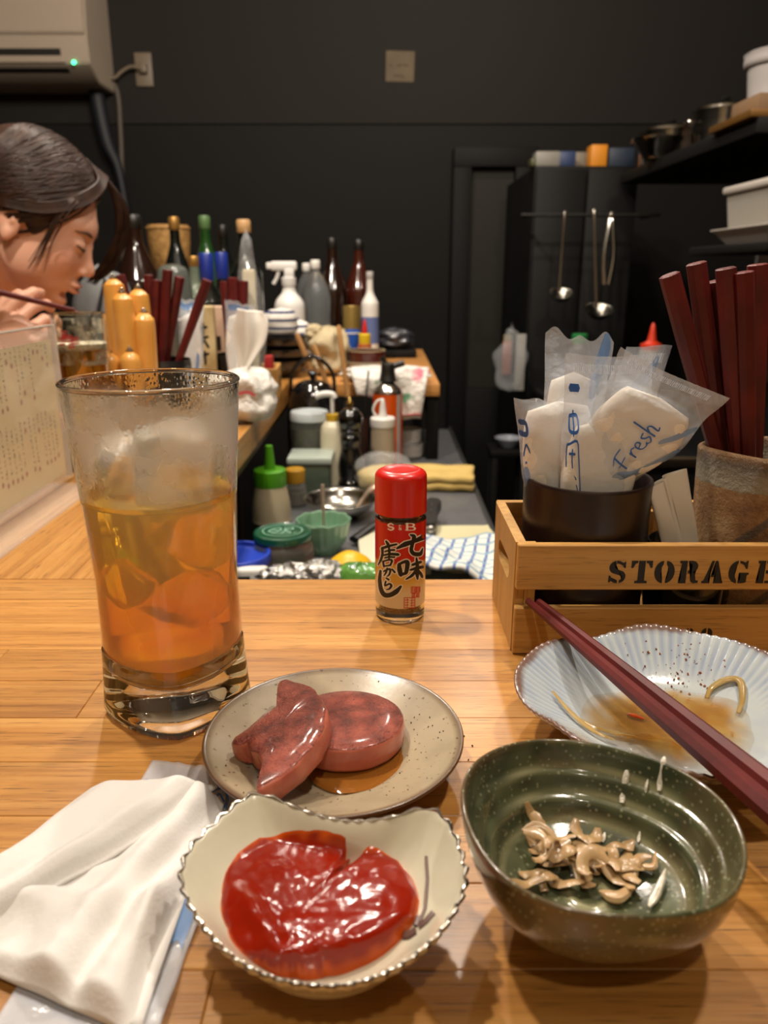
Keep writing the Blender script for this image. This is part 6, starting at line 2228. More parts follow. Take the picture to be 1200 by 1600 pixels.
# cutting boards, knife, checked cloth
CB = mat('board_cream', '#cfc9a4', .5, c2='#c4bd95', var=(12, .2))
q = onw(735, 880)
o = obj('cutting_board', prism(cat([(-.045, -.07), (.045, -.07), (.045, .055), (.038, .065), (-.038, .065), (-.045, .055)], 3, True), 0, .012, .002), CB, None, loc=(.103, .955, WZ + .0004), rot=(0, 0, R(2)))
tag(o, 'cream cutting board beside the knife on the steel worktop', 'cutting board')
o = obj('cutting_board', box(.085, .15, .010, .003), mat('board_white', '#cdcab2', .5), None, loc=(.010, .935, WZ + .0004), rot=(0, 0, R(4)))
tag(o, 'white cutting board behind the spice bottle', 'cutting board')
t = thing('kitchen_knife', 'kitchen knife with a black riveted handle lying between the two boards', 'knife', (.062, .99, WZ + .022), rot=(R(3), 0, R(-6)))
obj('blade', prism([(-.010, -.02), (.010, -.02), (.010, -.10), (.004, -.13), (-.008, -.15)], -.0008, .0008), mat('blade_steel', '#bdb9b0', .2, metal=1), t, smooth=False)
obj('bolster', box(.017, .014, .010, .003, c=(0, -.012, -.005)), mat('steel_shiny'), t)
obj('handle', prism(cat([(-.009, -.005), (.009, -.005), (.009, .05), (.013, .085), (.004, .098), (-.009, .092), (-.010, .05)], 4, True), -.007, .007, .002), CAPK, t)
for yy in (.02, .045, .07):
    obj('rivet', lathe([(0, .0076), (.002, .0074), (.0022, .0068)], 12), mat('steel_shiny'), t, loc=(0, yy, 0))
CH_ = NT('checked_cloth')
CH_.set(rough=.85)
gq = CH_.n('ShaderNodeSeparateXYZ'); CH_.l(CH_.coord(rnd=False), gq.inputs[0])
def stripe(sock, k, thr):
    m1 = CH_.n('ShaderNodeMath', operation='MULTIPLY'); CH_.l(sock, m1.inputs[0]); m1.inputs[1].default_value = k
    m2 = CH_.n('ShaderNodeMath', operation='SINE'); CH_.l(m1.outputs[0], m2.inputs[0])
    m3 = CH_.n('ShaderNodeMath', operation='GREATER_THAN'); CH_.l(m2.outputs[0], m3.inputs[0]); m3.inputs[1].default_value = thr
    return m3.outputs[0]
c1 = CH_.mix(stripe(gq.outputs['X'], 420, .72), '#d6d6ce', '#5b6fa6')
c1 = CH_.mix(stripe(gq.outputs['Y'], 420, .72), c1, '#7fa3b8')
CH_.l(c1, CH_.b.inputs['Base Color'])


def chk(u, v):
    return ((u - .5) * .115 + .004 * nz(v * 5, 1), (v - .5) * .13, .020 + .010 * nz(u * 4, v * 4, 6) + .008 * math.sin(u * 5 + v * 3) + .012 * v * 0)


o = obj('checked_cloth', grid(34, 30, chk), CH_.m, None, loc=(.088, .865, WZ + .012), rot=(0, 0, R(-12)), sharp=None)
solid(o, .004, -1)
tag(o, 'blue and white checked kitchen cloth crumpled before the cutting board', 'cloth')
# dark-handled tool resting against the steel bowl
q = onw(560, 850)
o = obj('tool_handle', tube(cat([(0, 0, .006), (.022, .035, .012), (.055, .075, .02), (.070, .09, .022)], 5), [.008, .007, .0055, .004], 10, flat=.6), CAPK, None, loc=(xat(553, .97, -.14), .97, WZ + .003))
tag(o, 'black tool handle lying beside the celadon green bowl', 'tool')
# ================================================================== back wall fittings
# air conditioner
AX1 = xat(135, 2.98, .95)
AX0 = AX1 - .80
zb_ = zat(121, 2.99)
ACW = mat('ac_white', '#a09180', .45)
t = thing('air_conditioner', 'white wall air conditioner above the person, small green lamp lit', 'air conditioner', ((AX0 + AX1) / 2, YB, zb_))
ax = (AX1 - AX0) / 2
zp = zat(56, 2.98) - zb_
hA = .32
obj('casing', xf(prism([(0, .0), (.17, .0), (.255, .045), (.265, zp), (.235, hA), (0, hA)], -ax, ax, .004), rot=(R(90), 0, R(-90))), ACW, t)
obj('front_panel', xf(prism([(.2665, zp + .004), (.275, zp + .012), (.262, hA - .004), (.2505, hA - .004), (.2632, zp + .004)], -ax + .004, ax - .012, .003), rot=(R(90), 0, R(-90))), ACW, t)


def ac_front(x0, x1, za, zb2, th, m, nm, off=.0):
    # strip lying on the sloped lower front
    ya, yb = -float(np.interp(za, [0, .045, zp], [.17, .255, .265])) - .001 - off, -float(np.interp(zb2, [0, .045, zp], [.17, .255, .265])) - .001 - off
    V = [Vector((x0, ya, za)), Vector((x1, ya, za)), Vector((x1, yb, zb2)), Vector((x0, yb, zb2))]
    return solid(obj(nm, (V, [(0, 1, 2, 3)]), m, t, smooth=False), th)


zl1, zl2, zl3, zl4 = (zat(p_, 3.0) - zb_ for p_ in (108, 98, 88, 77))
AD = mat('ac_dark', '#17130f', .5)
ac_front(-ax + .04, ax - .085, max(.002, zl1 - .004), zl2, .001, AD, 'air_slot')
ac_front(-ax + .04, ax - .095, zl3, zl4, .001, AD, 'air_slot')
ac_front(-ax + .04, ax - .088, zl2, zl3, .004, ACW, 'louver')
obj('status_lamp', lathe([(0, .003), (.006, .002), (.0065, 0)], 14), mat('led_green', (.05, .9, .35), .4, emit=3.0), t, loc=(xat(120, 3.0, zb_) - (AX0 + AX1) / 2, -.262, zl2 - .002), rot=(R(80), 0, 0))
# pipes below it and the socket
PIPE = mat('pipe_beige', '#8d7b66', .6)
px_ = [aty(x, y, YB - .0115) for x, y in ((160, 118), (182, 140), (188, 200), (191, 290), (192, 420))]
t = tag(obj('drain_pipe', tube(cat([tuple(p) for p in px_], 6), .010, 12), mat('pipe_dim', '#4d443a', .6), None), 'thin pale pipe running down the wall from the air conditioner', 'pipe')
px_ = [aty(x, y, YB - .052) for x, y in ((148, 124), (155, 170), (168, 225), (184, 262), (198, 330))]
tag(obj('refrigerant_hose', tube(cat([tuple(p) for p in px_], 6), [.026, .028, .026, .018, .014], 14), mat('hose_dark', '#12151b', .6), None), 'thick dark insulated hose under the air conditioner', 'hose')
pa, pb_ = aty(210, 83, YB), aty(241, 136, YB)
t = thing('wall_socket', 'pale wall socket plate with the air conditioner plug', 'socket', ((pa.x + pb_.x) / 2, YB, (pa.z + pb_.z) / 2), rot=(0, 0, 0))
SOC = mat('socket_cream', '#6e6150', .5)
obj('plate', box(pb_.x - pa.x, .010, pa.z - pb_.z, .003, c=(0, -.006, -(pa.z - pb_.z) / 2)), SOC, t)
obj('plug', box(.030, .026, .034, .005, c=(.002, -.024, -.016)), SOC, t)
cp = [aty(x, y, YB - .04) for x, y in ((222, 108), (205, 104), (190, 112), (178, 122), (162, 117))]
obj('plug_cord', tube(cat([tuple(p - Vector(t.location)) for p in cp], 6), .006, 10), SOC, t)
pa, pb_ = aty(603, 80, YB), aty(647, 128, YB)
t = thing('wall_notice', 'small cream paper notice taped on the dark back wall', 'notice', ((pa.x + pb_.x) / 2, YB, (pa.z + pb_.z) / 2))
wN, hN = pb_.x - pa.x, pa.z - pb_.z
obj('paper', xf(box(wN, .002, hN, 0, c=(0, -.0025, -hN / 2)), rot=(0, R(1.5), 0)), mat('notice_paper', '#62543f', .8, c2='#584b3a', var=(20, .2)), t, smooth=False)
mk = [ribbon([(x0 * wN, z0 * hN), (x1 * wN, z1 * hN)], .008, lambda u, v: (u, -.0042, v), 2) for x0, z0, x1, z1 in ((-.38, .04, -.30, .02), (-.10, .03, .05, .04), (.12, .05, .26, .02), (-.22, -.28, -.05, -.32), (0, -.28, .12, -.36))]
obj('faded_marks', join(*mk), mat('notice_marks', '#4d3d2b', .8), t, smooth=False)

# ================================================================== right-hand kitchen
BLKC = mat('cabinet_black', '#0d0c0b', .6, spec=.2)
FY0 = 2.50
cx0, cx1 = xat(833, FY0, .3), xat(992, FY0, .3)
ctop = zat(257, FY0)
t = thing('tall_cabinet', 'tall black cabinet at the back of the kitchen', 'cabinet', ((cx0 + cx1) / 2, FY0 + .3, FLOOR_Z))
wc = cx1 - cx0
obj('body', box(wc, .56, ctop - FLOOR_Z, .004, c=(0, .01, 0)), BLKC, t)
obj('door', box(wc / 2 - .006, .02, ctop - FLOOR_Z - .02, .004, c=(-wc / 4, -.281, .01)), BLKC, t)
obj('door', box(wc / 2 - .006, .02, ctop - FLOOR_Z - .02, .004, c=(wc / 4, -.281, .01)), BLKC, t)
for (pa, pb2, pt, cc, nm, lb) in ((815, 838, 246, '#4a4a2c', 'packet', 'small olive packet on the edge of the tall cabinet'), (836, 876, 236, '#7d7a72', 'packet', 'white packet lying on top of the tall cabinet'), (872, 900, 236, '#27375a', 'packet', 'dark blue packet beside the white one on the tall cabinet'),
                                  (905, 930, 232, '#6d6453', 'box', 'grey-beige box on top of the tall cabinet'), (922, 948, 226, '#c97f16', 'box', 'orange box standing out on top of the tall cabinet'), (950, 990, 231, '#1b2838', 'box', 'dark blue box beside the orange one')):
    x0, x1 = xat(pa, FY0 + .05, ctop), xat(pb2, FY0 + .05, ctop)
    h = zat(pt, FY0 + .05) - ctop
    x0 = max(x0, cx0 - .01)
    dy = .03 if cc == '#6d6453' else 0
    o = obj('food_' + nm, box(x1 - x0 - .002, .06, h, .006 if nm == 'packet' else .002), mat('fp_' + cc[1:], cc, .5), None, loc=((x0 + x1) / 2, FY0 + .08 + dy * 2.4, ctop + .0005))
    tag(o, lb, nm, 'packets on the tall cabinet')
# rail with hanging ladles in front of the cabinet
RY = 2.36
rz_ = zat(336, RY)
t = thing('utensil_rail', 'thin black rail in front of the tall cabinet with ladles hanging from it', 'rail', ((cx0 + cx1) / 2, RY, rz_))
DIMST = mat('steel_dim', '#8c8880', .25, metal=1)
obj('bar', tube([(-.22, 0, 0), (.18, 0, 0)], .005, 10), CAPK, t)
for s_ in (-.2, .16):
    obj('bracket', tube([(s_, 0, 0), (s_, .118, 0)], .005, 8), CAPK, t)


def ladle(px0, py0, px1, py1, rb, label):
    a, b = aty(px0, py0, RY - .012), aty(px1, py1, RY - .012)
    t = thing('ladle', label, 'ladle', a, group='ladles on the rail')
    d = b - a
    obj('handle', tube(cat([(0, .012, .004), (0, .004, .012), (0, -.004, .002), tuple(d * .5), tuple(d)], 5), [.003, .003, .004, .004, .005], 8, flat=.6), DIMST, t)
    cupg = lathe(prof([(0, -rb * .7), (rb * .6, -rb * .5), (rb, 0), (rb * .95, .001), (rb * .55, -rb * .42), (0, -rb * .6)], 4), 28)
    obj('ladle_cup', xf(cupg, tuple(d + Vector((0, -rb * .75, -.006))), (R(25), 0, 0)), DIMST, t)


ladle(882, 338, 874, 455, .034, 'steel ladle hanging alone on the rail')
ladle(928, 336, 932, 480, .040, 'larger steel ladle hanging beside the tongs')
a = aty(956, 336, RY - .012)
t = thing('tongs', 'bright steel tongs hanging between the ladles', 'tongs', a, group='ladles on the rail')
for s_ in (-1, 1):
    obj('arm', tube(cat([(0, .010, .006), (s_ * .006, 0, -.02), (s_ * .016, -.004, -.11), (s_ * .008, -.006, -.19)], 5), [.004, .005, .006, .007], 8, flat=.5), mat('steel_shiny'), t)
obj('hinge', lathe([(0, .008), (.008, .006), (.008, -.006), (0, -.008)], 14), mat('steel_shiny'), t, rot=(R(90), 0, 0))

# range counter on the right with bottles
RX0, RX1, RY0, RY1, RZ = .46, X1 - .005, 1.42, 2.44, -.13
t = thing('range_counter', 'black kitchen range counter with a steel front edge', 'counter', ((RX0 + RX1) / 2, (RY0 + RY1) / 2, FLOOR_Z))
mx, my = (RX0 + RX1) / 2, (RY0 + RY1) / 2
obj('base', box(RX1 - RX0 - .01, RY1 - RY0 - .01, RZ - .03 - FLOOR_Z), BLKC, t)
obj('top', box(RX1 - RX0, RY1 - RY0, .03, .004, c=(0, 0, RZ - .0298 - FLOOR_Z)), mat('range_top', '#1a1a1b', .3, metal=.5), t)
obj('edge_strip', box(RX1 - RX0, .006, .02, .002, c=(0, RY0 - my - .0035, RZ - .022 - FLOOR_Z)), mat('steel_dim'), t)
for k in range(3):
    obj('knob', xf(lathe([(0, .022), (.016, .02), (.018, .004), (.020, 0)], 20), (-.30 + k * .11, RY0 - my + .0045, RZ - .09 - FLOOR_Z), (R(90), 0, 0)), mat('steel_dim'), t)
for (px_, tp_, Yq, r, body, cap, tip, lb) in ((1014, 504, 1.70, .026, '#7e776c', '#c23318', 1, 'squeeze bottle with a red pointed cap on the range counter'), (902, 521, 1.66, .022, '#1d1c1a', '#1d7a3c', 0, 'dark bottle with a green cap on the range counter')):
    H_ = zat(tp_, Yq) - RZ
    t = thing('squeeze_bottle', lb, 'bottle', (xat(px_, Yq, 0), Yq, RZ))
    k = .80 if tip else .92
    obj('body', lathe(prof([(0, .001), (r * .9, 0), (r, .006), (r, H_ * (k - .16)), (r * .85, H_ * (k - .05)), (r * .75, H_ * (k - .02))], 3), 28), mat('rb_' + body[1:], body, .4), t)
    obj('cap', lathe(prof([(r * .85, H_ * (k - .05)), (r * .87, H_ * (k - .04)), (r * .87, H_ * k), (r * .4, H_ * (k + .03)), (r * .18, H_ * .97), (0, H_)], 2) if tip else [(r * .7, H_ * .89), (r * .74, H_ * .90), (r * .74, H_ * .995), (0, H_)], 24), mat('rc_' + cap[1:], cap, .4), t)
o = obj('frying_pan', join(lathe(prof([(0, .001), (.08, 0), (.088, .006), (.105, .035), (.103, .036), (.085, .008), (0, .004)], 3), 40), tube([(-.10, 0, .032), (-.16, -.03, .045), (-.24, -.07, .055)], [.009, .010, .011], 10, flat=.6)), mat('pan_black', '#141312', .3, metal=.4), None, loc=(xat(1000, 1.95, -.1), 1.95, RZ))
tag(o, 'black frying pan on the range counter behind the squeeze bottle', 'frying pan')

# overhead shelf with pots
OZ = zat(262, 2.35)
OX0 = xat(990, 2.35, OZ)
t = thing('overhead_shelf', 'black overhead shelf along the right wall loaded with steel pots', 'shelf', ((OX0 + X1) / 2, 2.04, OZ))
ow = X1 - .004 - OX0
obj('board', box(ow, .88, .03, .003, c=(0, 0, -.03)), BLKC, t)
for yy in (-.38, 0, .38):
    obj('bracket', prism([(0, 0), (.25, 0), (0, -.22)], -.012, .012), BLKC, t, smooth=False, loc=(ow / 2, yy, -.0305), rot=(R(90), 0, R(180)))
STP = mat('steel_pot', '#9a958c', .15, metal=1)


def pot(px_, top, Yq, r, label, kind='pot', zb=None):
    zb = OZ + .0005 if zb is None else zb
    H_ = max(.04, zat(top, Yq) - zb)
    t = thing('steel_' + kind, label, 'pot', (min(xat(px_, Yq, zb), X1 - r - .03), Yq, zb), group='steel pots on the overhead shelf')
    k = H_ * .72
    obj('body', lathe(prof([(0, .001), (r * .9, 0), (r, .008), (r * 1.0, k), (r * 1.04, k + .002), (r * .98, k + .003), (r * .96, .01), (0, .006)], 2), 40), STP, t)
    obj('lid', lathe(prof([(r * .98, k + .004), (r * .8, k + H_ * .10), (r * .4, k + H_ * .16), (0, k + H_ * .17)], 3), 36), STP, t)
    obj('knob', lathe(prof([(.006, k + H_ * .16), (.006, k + H_ * .2), (.014, k + H_ * .24), (0, k + H_ * .28)], 3), 18), CAPK, t)
    for s_ in (-1, 1):
        obj('handle', tube(cat([(s_ * r * .98, -.02, k * .7), (s_ * r * 1.25, -.016, k * .74), (s_ * r * 1.25, .016, k * .74), (s_ * r * .98, .02, k * .7)], 4), .004, 8), STP, t)
    return t


pot(1042, 186, 2.37, .080, 'round steel pot with a domed lid beside the orange box')
pot(1124, 150, 2.08, .070, 'taller steel pot farther along the overhead shelf')
o = obj('steel_bowl', lathe(prof([(0, .001), (.03, 0), (.035, .005), (.056, .035), (.064, .048), (.062, .049), (.052, .034), (.03, .008), (0, .005)], 3), 40), STP, None, loc=(xat(1022, 2.19, OZ) + .005, 2.19, OZ + .0005))
tag(o, 'wide steel bowl between the two steel pots on the overhead shelf', 'bowl')
o = obj('copper_pan', join(lathe(prof([(0, .001), (.07, 0), (.08, .006), (.085, .04), (.083, .041), (.075, .008), (0, .005)], 3), 40), tube([(-.08, 0, .03), (-.18, -.04, .045)], [.008, .009], 10, flat=.6)), mat('copper', '#9c6a3a', .25, metal=1), None, loc=(1.10, 1.82, OZ + .0005))
tag(o, 'copper pan with a long handle on the overhead shelf', 'pan')
# white food containers on a wall rack
CYq = 1.36
cz = zat(382, CYq)
rk = thing('wall_rack', 'dark wall rack holding the white food container', 'rack', (1.05, CYq + .06, cz))
rx0 = xat(1128, CYq, cz)
obj('board', box(X1 - .005 - rx0, .30, .014, .002, c=((X1 + rx0) / 2 - 1.05, -.06, -.0145)), BLKC, rk)
obj('bracket', box(.02, .18, .12, .003, c=(X1 - .02 - 1.05, 0, -.135)), BLKC, rk)
tr = thing('food_tray', 'white flared plastic tray under the lidded container', 'tray', (xat(1112, CYq + .10, cz) + .0575, CYq, cz + .0005), rz=R(-90))


def flare(w0, d0, w1, d1, h, th=.002):
    V, F = [], []
    L = [(w0, d0, 0), (w1, d1, h), (w1 - .006, d1 - .006, h), (w0 - .004, d0 - .004, th)]
    for w_, d_, z in L:
        V += [Vector((sx * w_ / 2, sy * d_ / 2, z)) for sx, sy in ((-1, -1), (1, -1), (1, 1), (-1, 1))]
    for r in range(3):
        for j in range(4):
            k = (j + 1) % 4
            F.append((r * 4 + j, r * 4 + k, r * 4 + 4 + k, r * 4 + 4 + j))
    F += [(3, 2, 1, 0), (12, 13, 14, 15)]
    return V, F


trh = zat(358, CYq) - cz
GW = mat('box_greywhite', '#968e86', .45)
obj('tray_wall', flare(.150, .080, .205, .115, trh), GW, tr, smooth=False)
obj('tray_lip', box(.213, .122, .003, .001, c=(0, 0, trh)), GW, tr, smooth=False)
cz2 = cz + trh + .0042
ch = zat(297, CYq) - cz2
fc = thing('food_container', 'clear ribbed container with beige food and a white lid on the tray', 'container', (tr.location.x + .002, tr.location.y - .002, cz2), rz=R(-90))
obj('container_wall', flare(.165, .085, .176, .098, ch), mat('box_semiclear', '#aba69c', .3, alpha=.65), fc, smooth=False)
obj('food', lump(.058, .030, ch * .7, 3.3, .25), mat('food_beige', '#a98a5f', .6, c2='#5b4a3c', var=(40, .1)), fc, loc=(-.005, 0, .003), sharp=None)
obj('lid', box(.190, .112, .012, .004, c=(0, 0, ch + .0005)), mat('lid_greywhite', '#a9a29a', .4), fc)
# upper tub on a box
UZ = zat(172, 1.62)
t = thing('wall_rack', 'upper dark wall rack carrying a box and a white tub', 'rack', (1.1, 1.70, UZ))
ux0 = xat(1165, 1.62, UZ)
obj('board', box(X1 - .005 - ux0, .20, .014, .002, c=((X1 + ux0) / 2 - 1.1, 0, -.0145)), mat('rack_gold', '#6b4a1e', .4, metal=.5), t)
obj('bracket', box(.02, .18, .12, .003, c=(X1 - .02 - 1.1, 0, -.135)), BLKC, t)
bx0 = xat(1190, 1.62, UZ)
o = obj('cardboard_box', box(.14, .12, zat(148, 1.66) - UZ, .002), mat('card_brown', '#6d5337', .7), None, loc=(bx0 + .07, 1.70, UZ + .0005))
tag(o, 'small brown cardboard box under the white tub', 'box')
z3 = zat(148, 1.66) + .001
t = thing('plastic_tub', 'white round tub with a rim standing on the cardboard box', 'tub', (bx0 + .062, 1.70, z3))
h3 = zat(72, 1.66) - z3
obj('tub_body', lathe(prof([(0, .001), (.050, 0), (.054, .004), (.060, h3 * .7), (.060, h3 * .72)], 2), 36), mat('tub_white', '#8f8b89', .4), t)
obj('lid', lathe(prof([(.064, h3 * .68), (.068, h3 * .74), (.068, h3 * .90), (.064, h3), (0, h3)], 2), 36), mat('tub_white'), t)
# bag and cloth hanging at the doorway
HY = 2.42
t = thing('hanging_bag', 'clear plastic bag with pinkish packets hanging beside the tall cabinet', 'bag', aty(800, 516, HY))
zz_ = zat(516, HY) - zat(612, HY)
obj('hook', tube(cat([(0, 0, .0), (0, .01, .02), (0, .03, .015), (0, .045, .0)], 4), .003, 8), CAPK, t)
obj('film', xf(lump(.050, .018, zz_, 6.6, .3, fr=2, pinch=.5), (0, 0, -zz_)), CBAG, t, sharp=None)
obj('packet', box(.030, .012, zz_ * .55, .004, c=(-.012, 0, -zz_ * .72)), mat('packet_salmon', '#8d5f55', .5), t)
obj('packet', box(.026, .010, zz_ * .35, .004, c=(-.010, .012, -zz_ * .42)), mat('packet_khaki', '#7d7050', .6), t)
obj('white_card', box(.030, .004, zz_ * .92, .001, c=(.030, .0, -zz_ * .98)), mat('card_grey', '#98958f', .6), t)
SHY = 2.36
shz = zat(698, SHY)
t = thing('low_stand', 'low dark stand in the doorway with a white bowl on it', 'stand', (xat(793, SHY, shz), SHY, FLOOR_Z))
obj('top', box(.12, .12, .02, .003, c=(0, 0, shz - FLOOR_Z - .02)), BLKC, t)
for sx in (-1, 1):
    for sy in (-1, 1):
        obj('leg', box(.02, .02, shz - FLOOR_Z - .021, .002, c=(sx * .045, sy * .045, 0.0)), BLKC, t)
o = obj('white_bowl', lathe(prof([(0, .001), (.02, 0), (.025, .004), (.042, .026), (.040, .027), (.02, .007), (0, .005)], 3), 32), mat('bowl_bluewhite', '#8d939c', .3), None, loc=(xat(794, SHY, shz), SHY, shz + .0005))
tag(o, 'small white bowl on the low stand in the doorway', 'bowl')
# ================================================================== person eating at the side counter
def surface_nets(val, org, h):
    nx, ny, nz_ = val.shape
    neg = val < 0
    c = [neg[i:nx - 1 + i, j:ny - 1 + j, k:nz_ - 1 + k] for i in (0, 1) for j in (0, 1) for k in (0, 1)]
    s = np.zeros(c[0].shape, np.int8)
    for a in c: s += a
    act = (s > 0) & (s < 8)
    idx = -np.ones(act.shape, np.int64)
    I = np.argwhere(act)
    idx[act] = np.arange(len(I))
    acc = np.zeros((len(I), 3))
    cnt = np.zeros(len(I))
    off = [(i, j, k) for i in (0, 1) for j in (0, 1) for k in (0, 1)]
    for a in range(8):
        for b in range(a + 1, 8):
            da = np.array(off[b]) - np.array(off[a])
            if np.abs(da).sum() != 1: continue
            va = val[I[:, 0] + off[a][0], I[:, 1] + off[a][1], I[:, 2] + off[a][2]]
            vb = val[I[:, 0] + off[b][0], I[:, 1] + off[b][1], I[:, 2] + off[b][2]]
            m = (va < 0) != (vb < 0)
            tt = np.where(m, va / np.where(m, va - vb, 1), 0)
            acc += m[:, None] * (np.array(off[a])[None] + tt[:, None] * da[None])
            cnt += m
    V = (I + acc / cnt[:, None]) * h + np.array(org)
    F = []
    for ax in range(3):
        sl = [slice(None)] * 3
        a = [slice(1, -1)] * 3
        a0 = list(a); a1 = list(a)
        a0[ax] = slice(0, -1); a1[ax] = slice(1, None)
        na, nb = neg[tuple(a0)], neg[tuple(a1)]
        E = np.argwhere(na != nb)
        flip = na[tuple(E.T)]
        base = E.copy()
        for q in range(3):
            if q != ax: base[:, q] += 1
        u, v = [q for q in range(3) if q != ax]
        def cell(du, dv):
            p = base.copy()
            p[:, u] -= du
            p[:, v] -= dv
            return idx[p[:, 0], p[:, 1], p[:, 2]]
        Q = np.stack([cell(1, 1), cell(0, 1), cell(0, 0), cell(1, 0)], 1)
        fl = flip if ax != 1 else ~flip
        Q[~fl] = Q[~fl][:, ::-1]
        F.append(Q)
    F = np.concatenate(F)
    F = F[(F >= 0).all(1)]
    return V, F


class Field:
    def __init__(s, lo, hi, h):
        s.lo, s.h = np.array(lo, float), h
        s.n = np.ceil((np.array(hi) - s.lo) / h).astype(int) + 1
        s.v = np.full(s.n, .2, np.float32)

    def block(s, lo, hi):
        a = np.maximum(0, np.floor((np.array(lo) - s.lo) / s.h).astype(int))
        b = np.minimum(s.n, np.ceil((np.array(hi) - s.lo) / s.h).astype(int) + 1)
        if (a >= b).any(): return None, None
        g = [s.lo[i] + s.h * np.arange(a[i], b[i]) for i in range(3)]
        P = np.stack(np.meshgrid(*g, indexing='ij'), -1).astype(np.float32)
        return tuple(slice(a[i], b[i]) for i in range(3)), P

    def comb(s, sl, d, k, sub):
        o = s.v[sl]
        if sub:
            d = -d
            if k > 0:
                hh = np.clip(.5 + .5 * (d - o) / k, 0, 1)
                s.v[sl] = o * (1 - hh) + d * hh + k * hh * (1 - hh)
            else:
                s.v[sl] = np.maximum(o, d)
        else:
            if k > 0:
                hh = np.clip(.5 + .5 * (o - d) / k, 0, 1)
                s.v[sl] = o * (1 - hh) + d * hh - k * hh * (1 - hh)
            else:
                s.v[sl] = np.minimum(o, d)

    def ell(s, c, r, M=None, k=.01, sub=False):
        r = np.array(r, float)
        m = r.max() + k + .012
        sl, P = s.block(np.array(c) - m, np.array(c) + m)
        if sl is None: return
        q = P - np.array(c, np.float32)
        if M is not None: q = q @ np.array(M, np.float32)   # world -> local (M columns are local axes)
        k0 = np.linalg.norm(q / r, axis=-1)
        k1 = np.linalg.norm(q / (r * r), axis=-1) + 1e-9
        s.comb(sl, (k0 * (k0 - 1) / k1).astype(np.float32), k, sub)

    def cap(s, a, b, ra, rb, k=.01, sub=False):
        a, b = np.array(a, float), np.array(b, float)
        m = max(ra, rb) + k + .012
        sl, P = s.block(np.minimum(a, b) - m, np.maximum(a, b) + m)
        if sl is None: return
        d = b - a
        tt = np.clip(((P - a) @ d) / (d @ d), 0, 1)
        dist = np.linalg.norm(P - (a + tt[..., None] * d), axis=-1) - (ra + (rb - ra) * tt)
        s.comb(sl, dist.astype(np.float32), k, sub)

    def mesh(s):
        """surface of the largest connected piece"""
        V, F = surface_nets(s.v, s.lo, s.h)
        lab = np.arange(len(V))
        while True:
            m = lab[F].min(1)
            new = lab.copy()
            for c in range(4):
                np.minimum.at(new, F[:, c], m)
            new = new[new]
            if (new == lab).all():
                break
            lab = new
        ids, cnt = np.unique(lab, return_counts=True)
        keep = lab == ids[cnt.argmax()]
        remap = np.cumsum(keep) - 1
        return V[keep], remap[F[keep[F[:, 0]]]]


HP = np.array((-.523, 1.215, .272))
HY_, HPi = R(9), R(25)
_Rz = np.array([[math.cos(HY_), -math.sin(HY_), 0], [math.sin(HY_), math.cos(HY_), 0], [0, 0, 1]])
_Ry = np.array([[math.cos(HPi), 0, math.sin(HPi)], [0, 1, 0], [-math.sin(HPi), 0, math.cos(HPi)]])
HM = _Rz @ _Ry
HS = .95


def hw(p):
    return HP + HM @ (np.array(p, float) * HS)


def he(F, c, r, k=.008, sub=False, roty=0):
    M = HM
    if roty:
        M = HM @ np.array([[math.cos(roty), 0, math.sin(roty)], [0, 1, 0], [-math.sin(roty), 0, math.cos(roty)]])
    F.ell(hw(c), np.array(r) * HS, M, k, sub)


def hc(F, a, b, ra, rb, k=.006, sub=False):
    F.cap(hw(a), hw(b), ra * HS, rb * HS, k, sub)


SHR, SHL = (-.705, 1.085, .065), (-.705, 1.40, .065)
ELR, WRR = (-.725, 1.000, -.040), (-.560, 1.105, .068)
ELL, WRL = (-.735, 1.47, -.03), (-.575, 1.44, .030)


def torso(F, o=0.0):
    F.ell((-.70, 1.243, .045), (.075 + o, .155 + o, .062 + o), None, .03)
    F.cap((-.71, 1.243, .03), (-.83, 1.243, -.26), .095 + o, .105 + o, .04)
    F.ell((-.74, 1.243, -.08), (.095 + o, .135 + o, .12 + o), None, .04)
    F.ell((-.86, 1.243, -.28), (.12 + o, .150 + o, .10 + o), None, .05)
    F.ell(SHR, (.050 + o,) * 3, None, .03)
    F.ell(SHL, (.050 + o,) * 3, None, .03)


B_ = Field((-.98, .93, -.36), (-.40, 1.56, .42), .0031)
torso(B_)
B_.cap(SHR, ELR, .046, .036, .02)
B_.cap(SHL, ELL, .046, .036, .02)
B_.cap(ELR, WRR, .036, .023, .012)
B_.cap(ELL, WRL, .036, .023, .012)
# neck
B_.cap(hw((-.030, 0, -.03)), (-.69, 1.243, .095), .050, .056, .02)
# skull and face
he(B_, (-.008, 0, .035), (.092, .074, .086), .01)
he(B_, (.036, 0, -.018), (.058, .060, .082), .02)
he(B_, (.036, 0, -.064), (.048, .046, .038), .016)
he(B_, (.066, 0, -.092), (.020, .022, .016), .014)
for s_ in (-1, 1):
    he(B_, (.052, s_ * .036, -.030), (.030, .022, .028), .014)
    he(B_, (.018, s_ * .050, -.052), (.030, .014, .028), .014)
he(B_, (.074, 0, .026), (.016, .046, .016), .014)
for s_ in (-1, 1):
    he(B_, (.098, s_ * .031, .002), (.013, .017, .010), .008, True)
    he(B_, (.0765, s_ * .031, -.001), (.0145, .0155, .0125), .004)
hc(B_, (.084, 0, .004), (.100, 0, -.030), .006, .0078, .009)
hc(B_, (.100, 0, -.030), (.1025, 0, -.035), .0078, .0082, .006)
for s_ in (-1, 1):
    he(B_, (.093, s_ * .0100, -.040), (.009, .0060, .0055), .004)
he(B_, (.0905, 0, -.0625), (.010, .020, .0052), .005)
he(B_, (.0895, 0, -.0715), (.010, .017, .0060), .005)
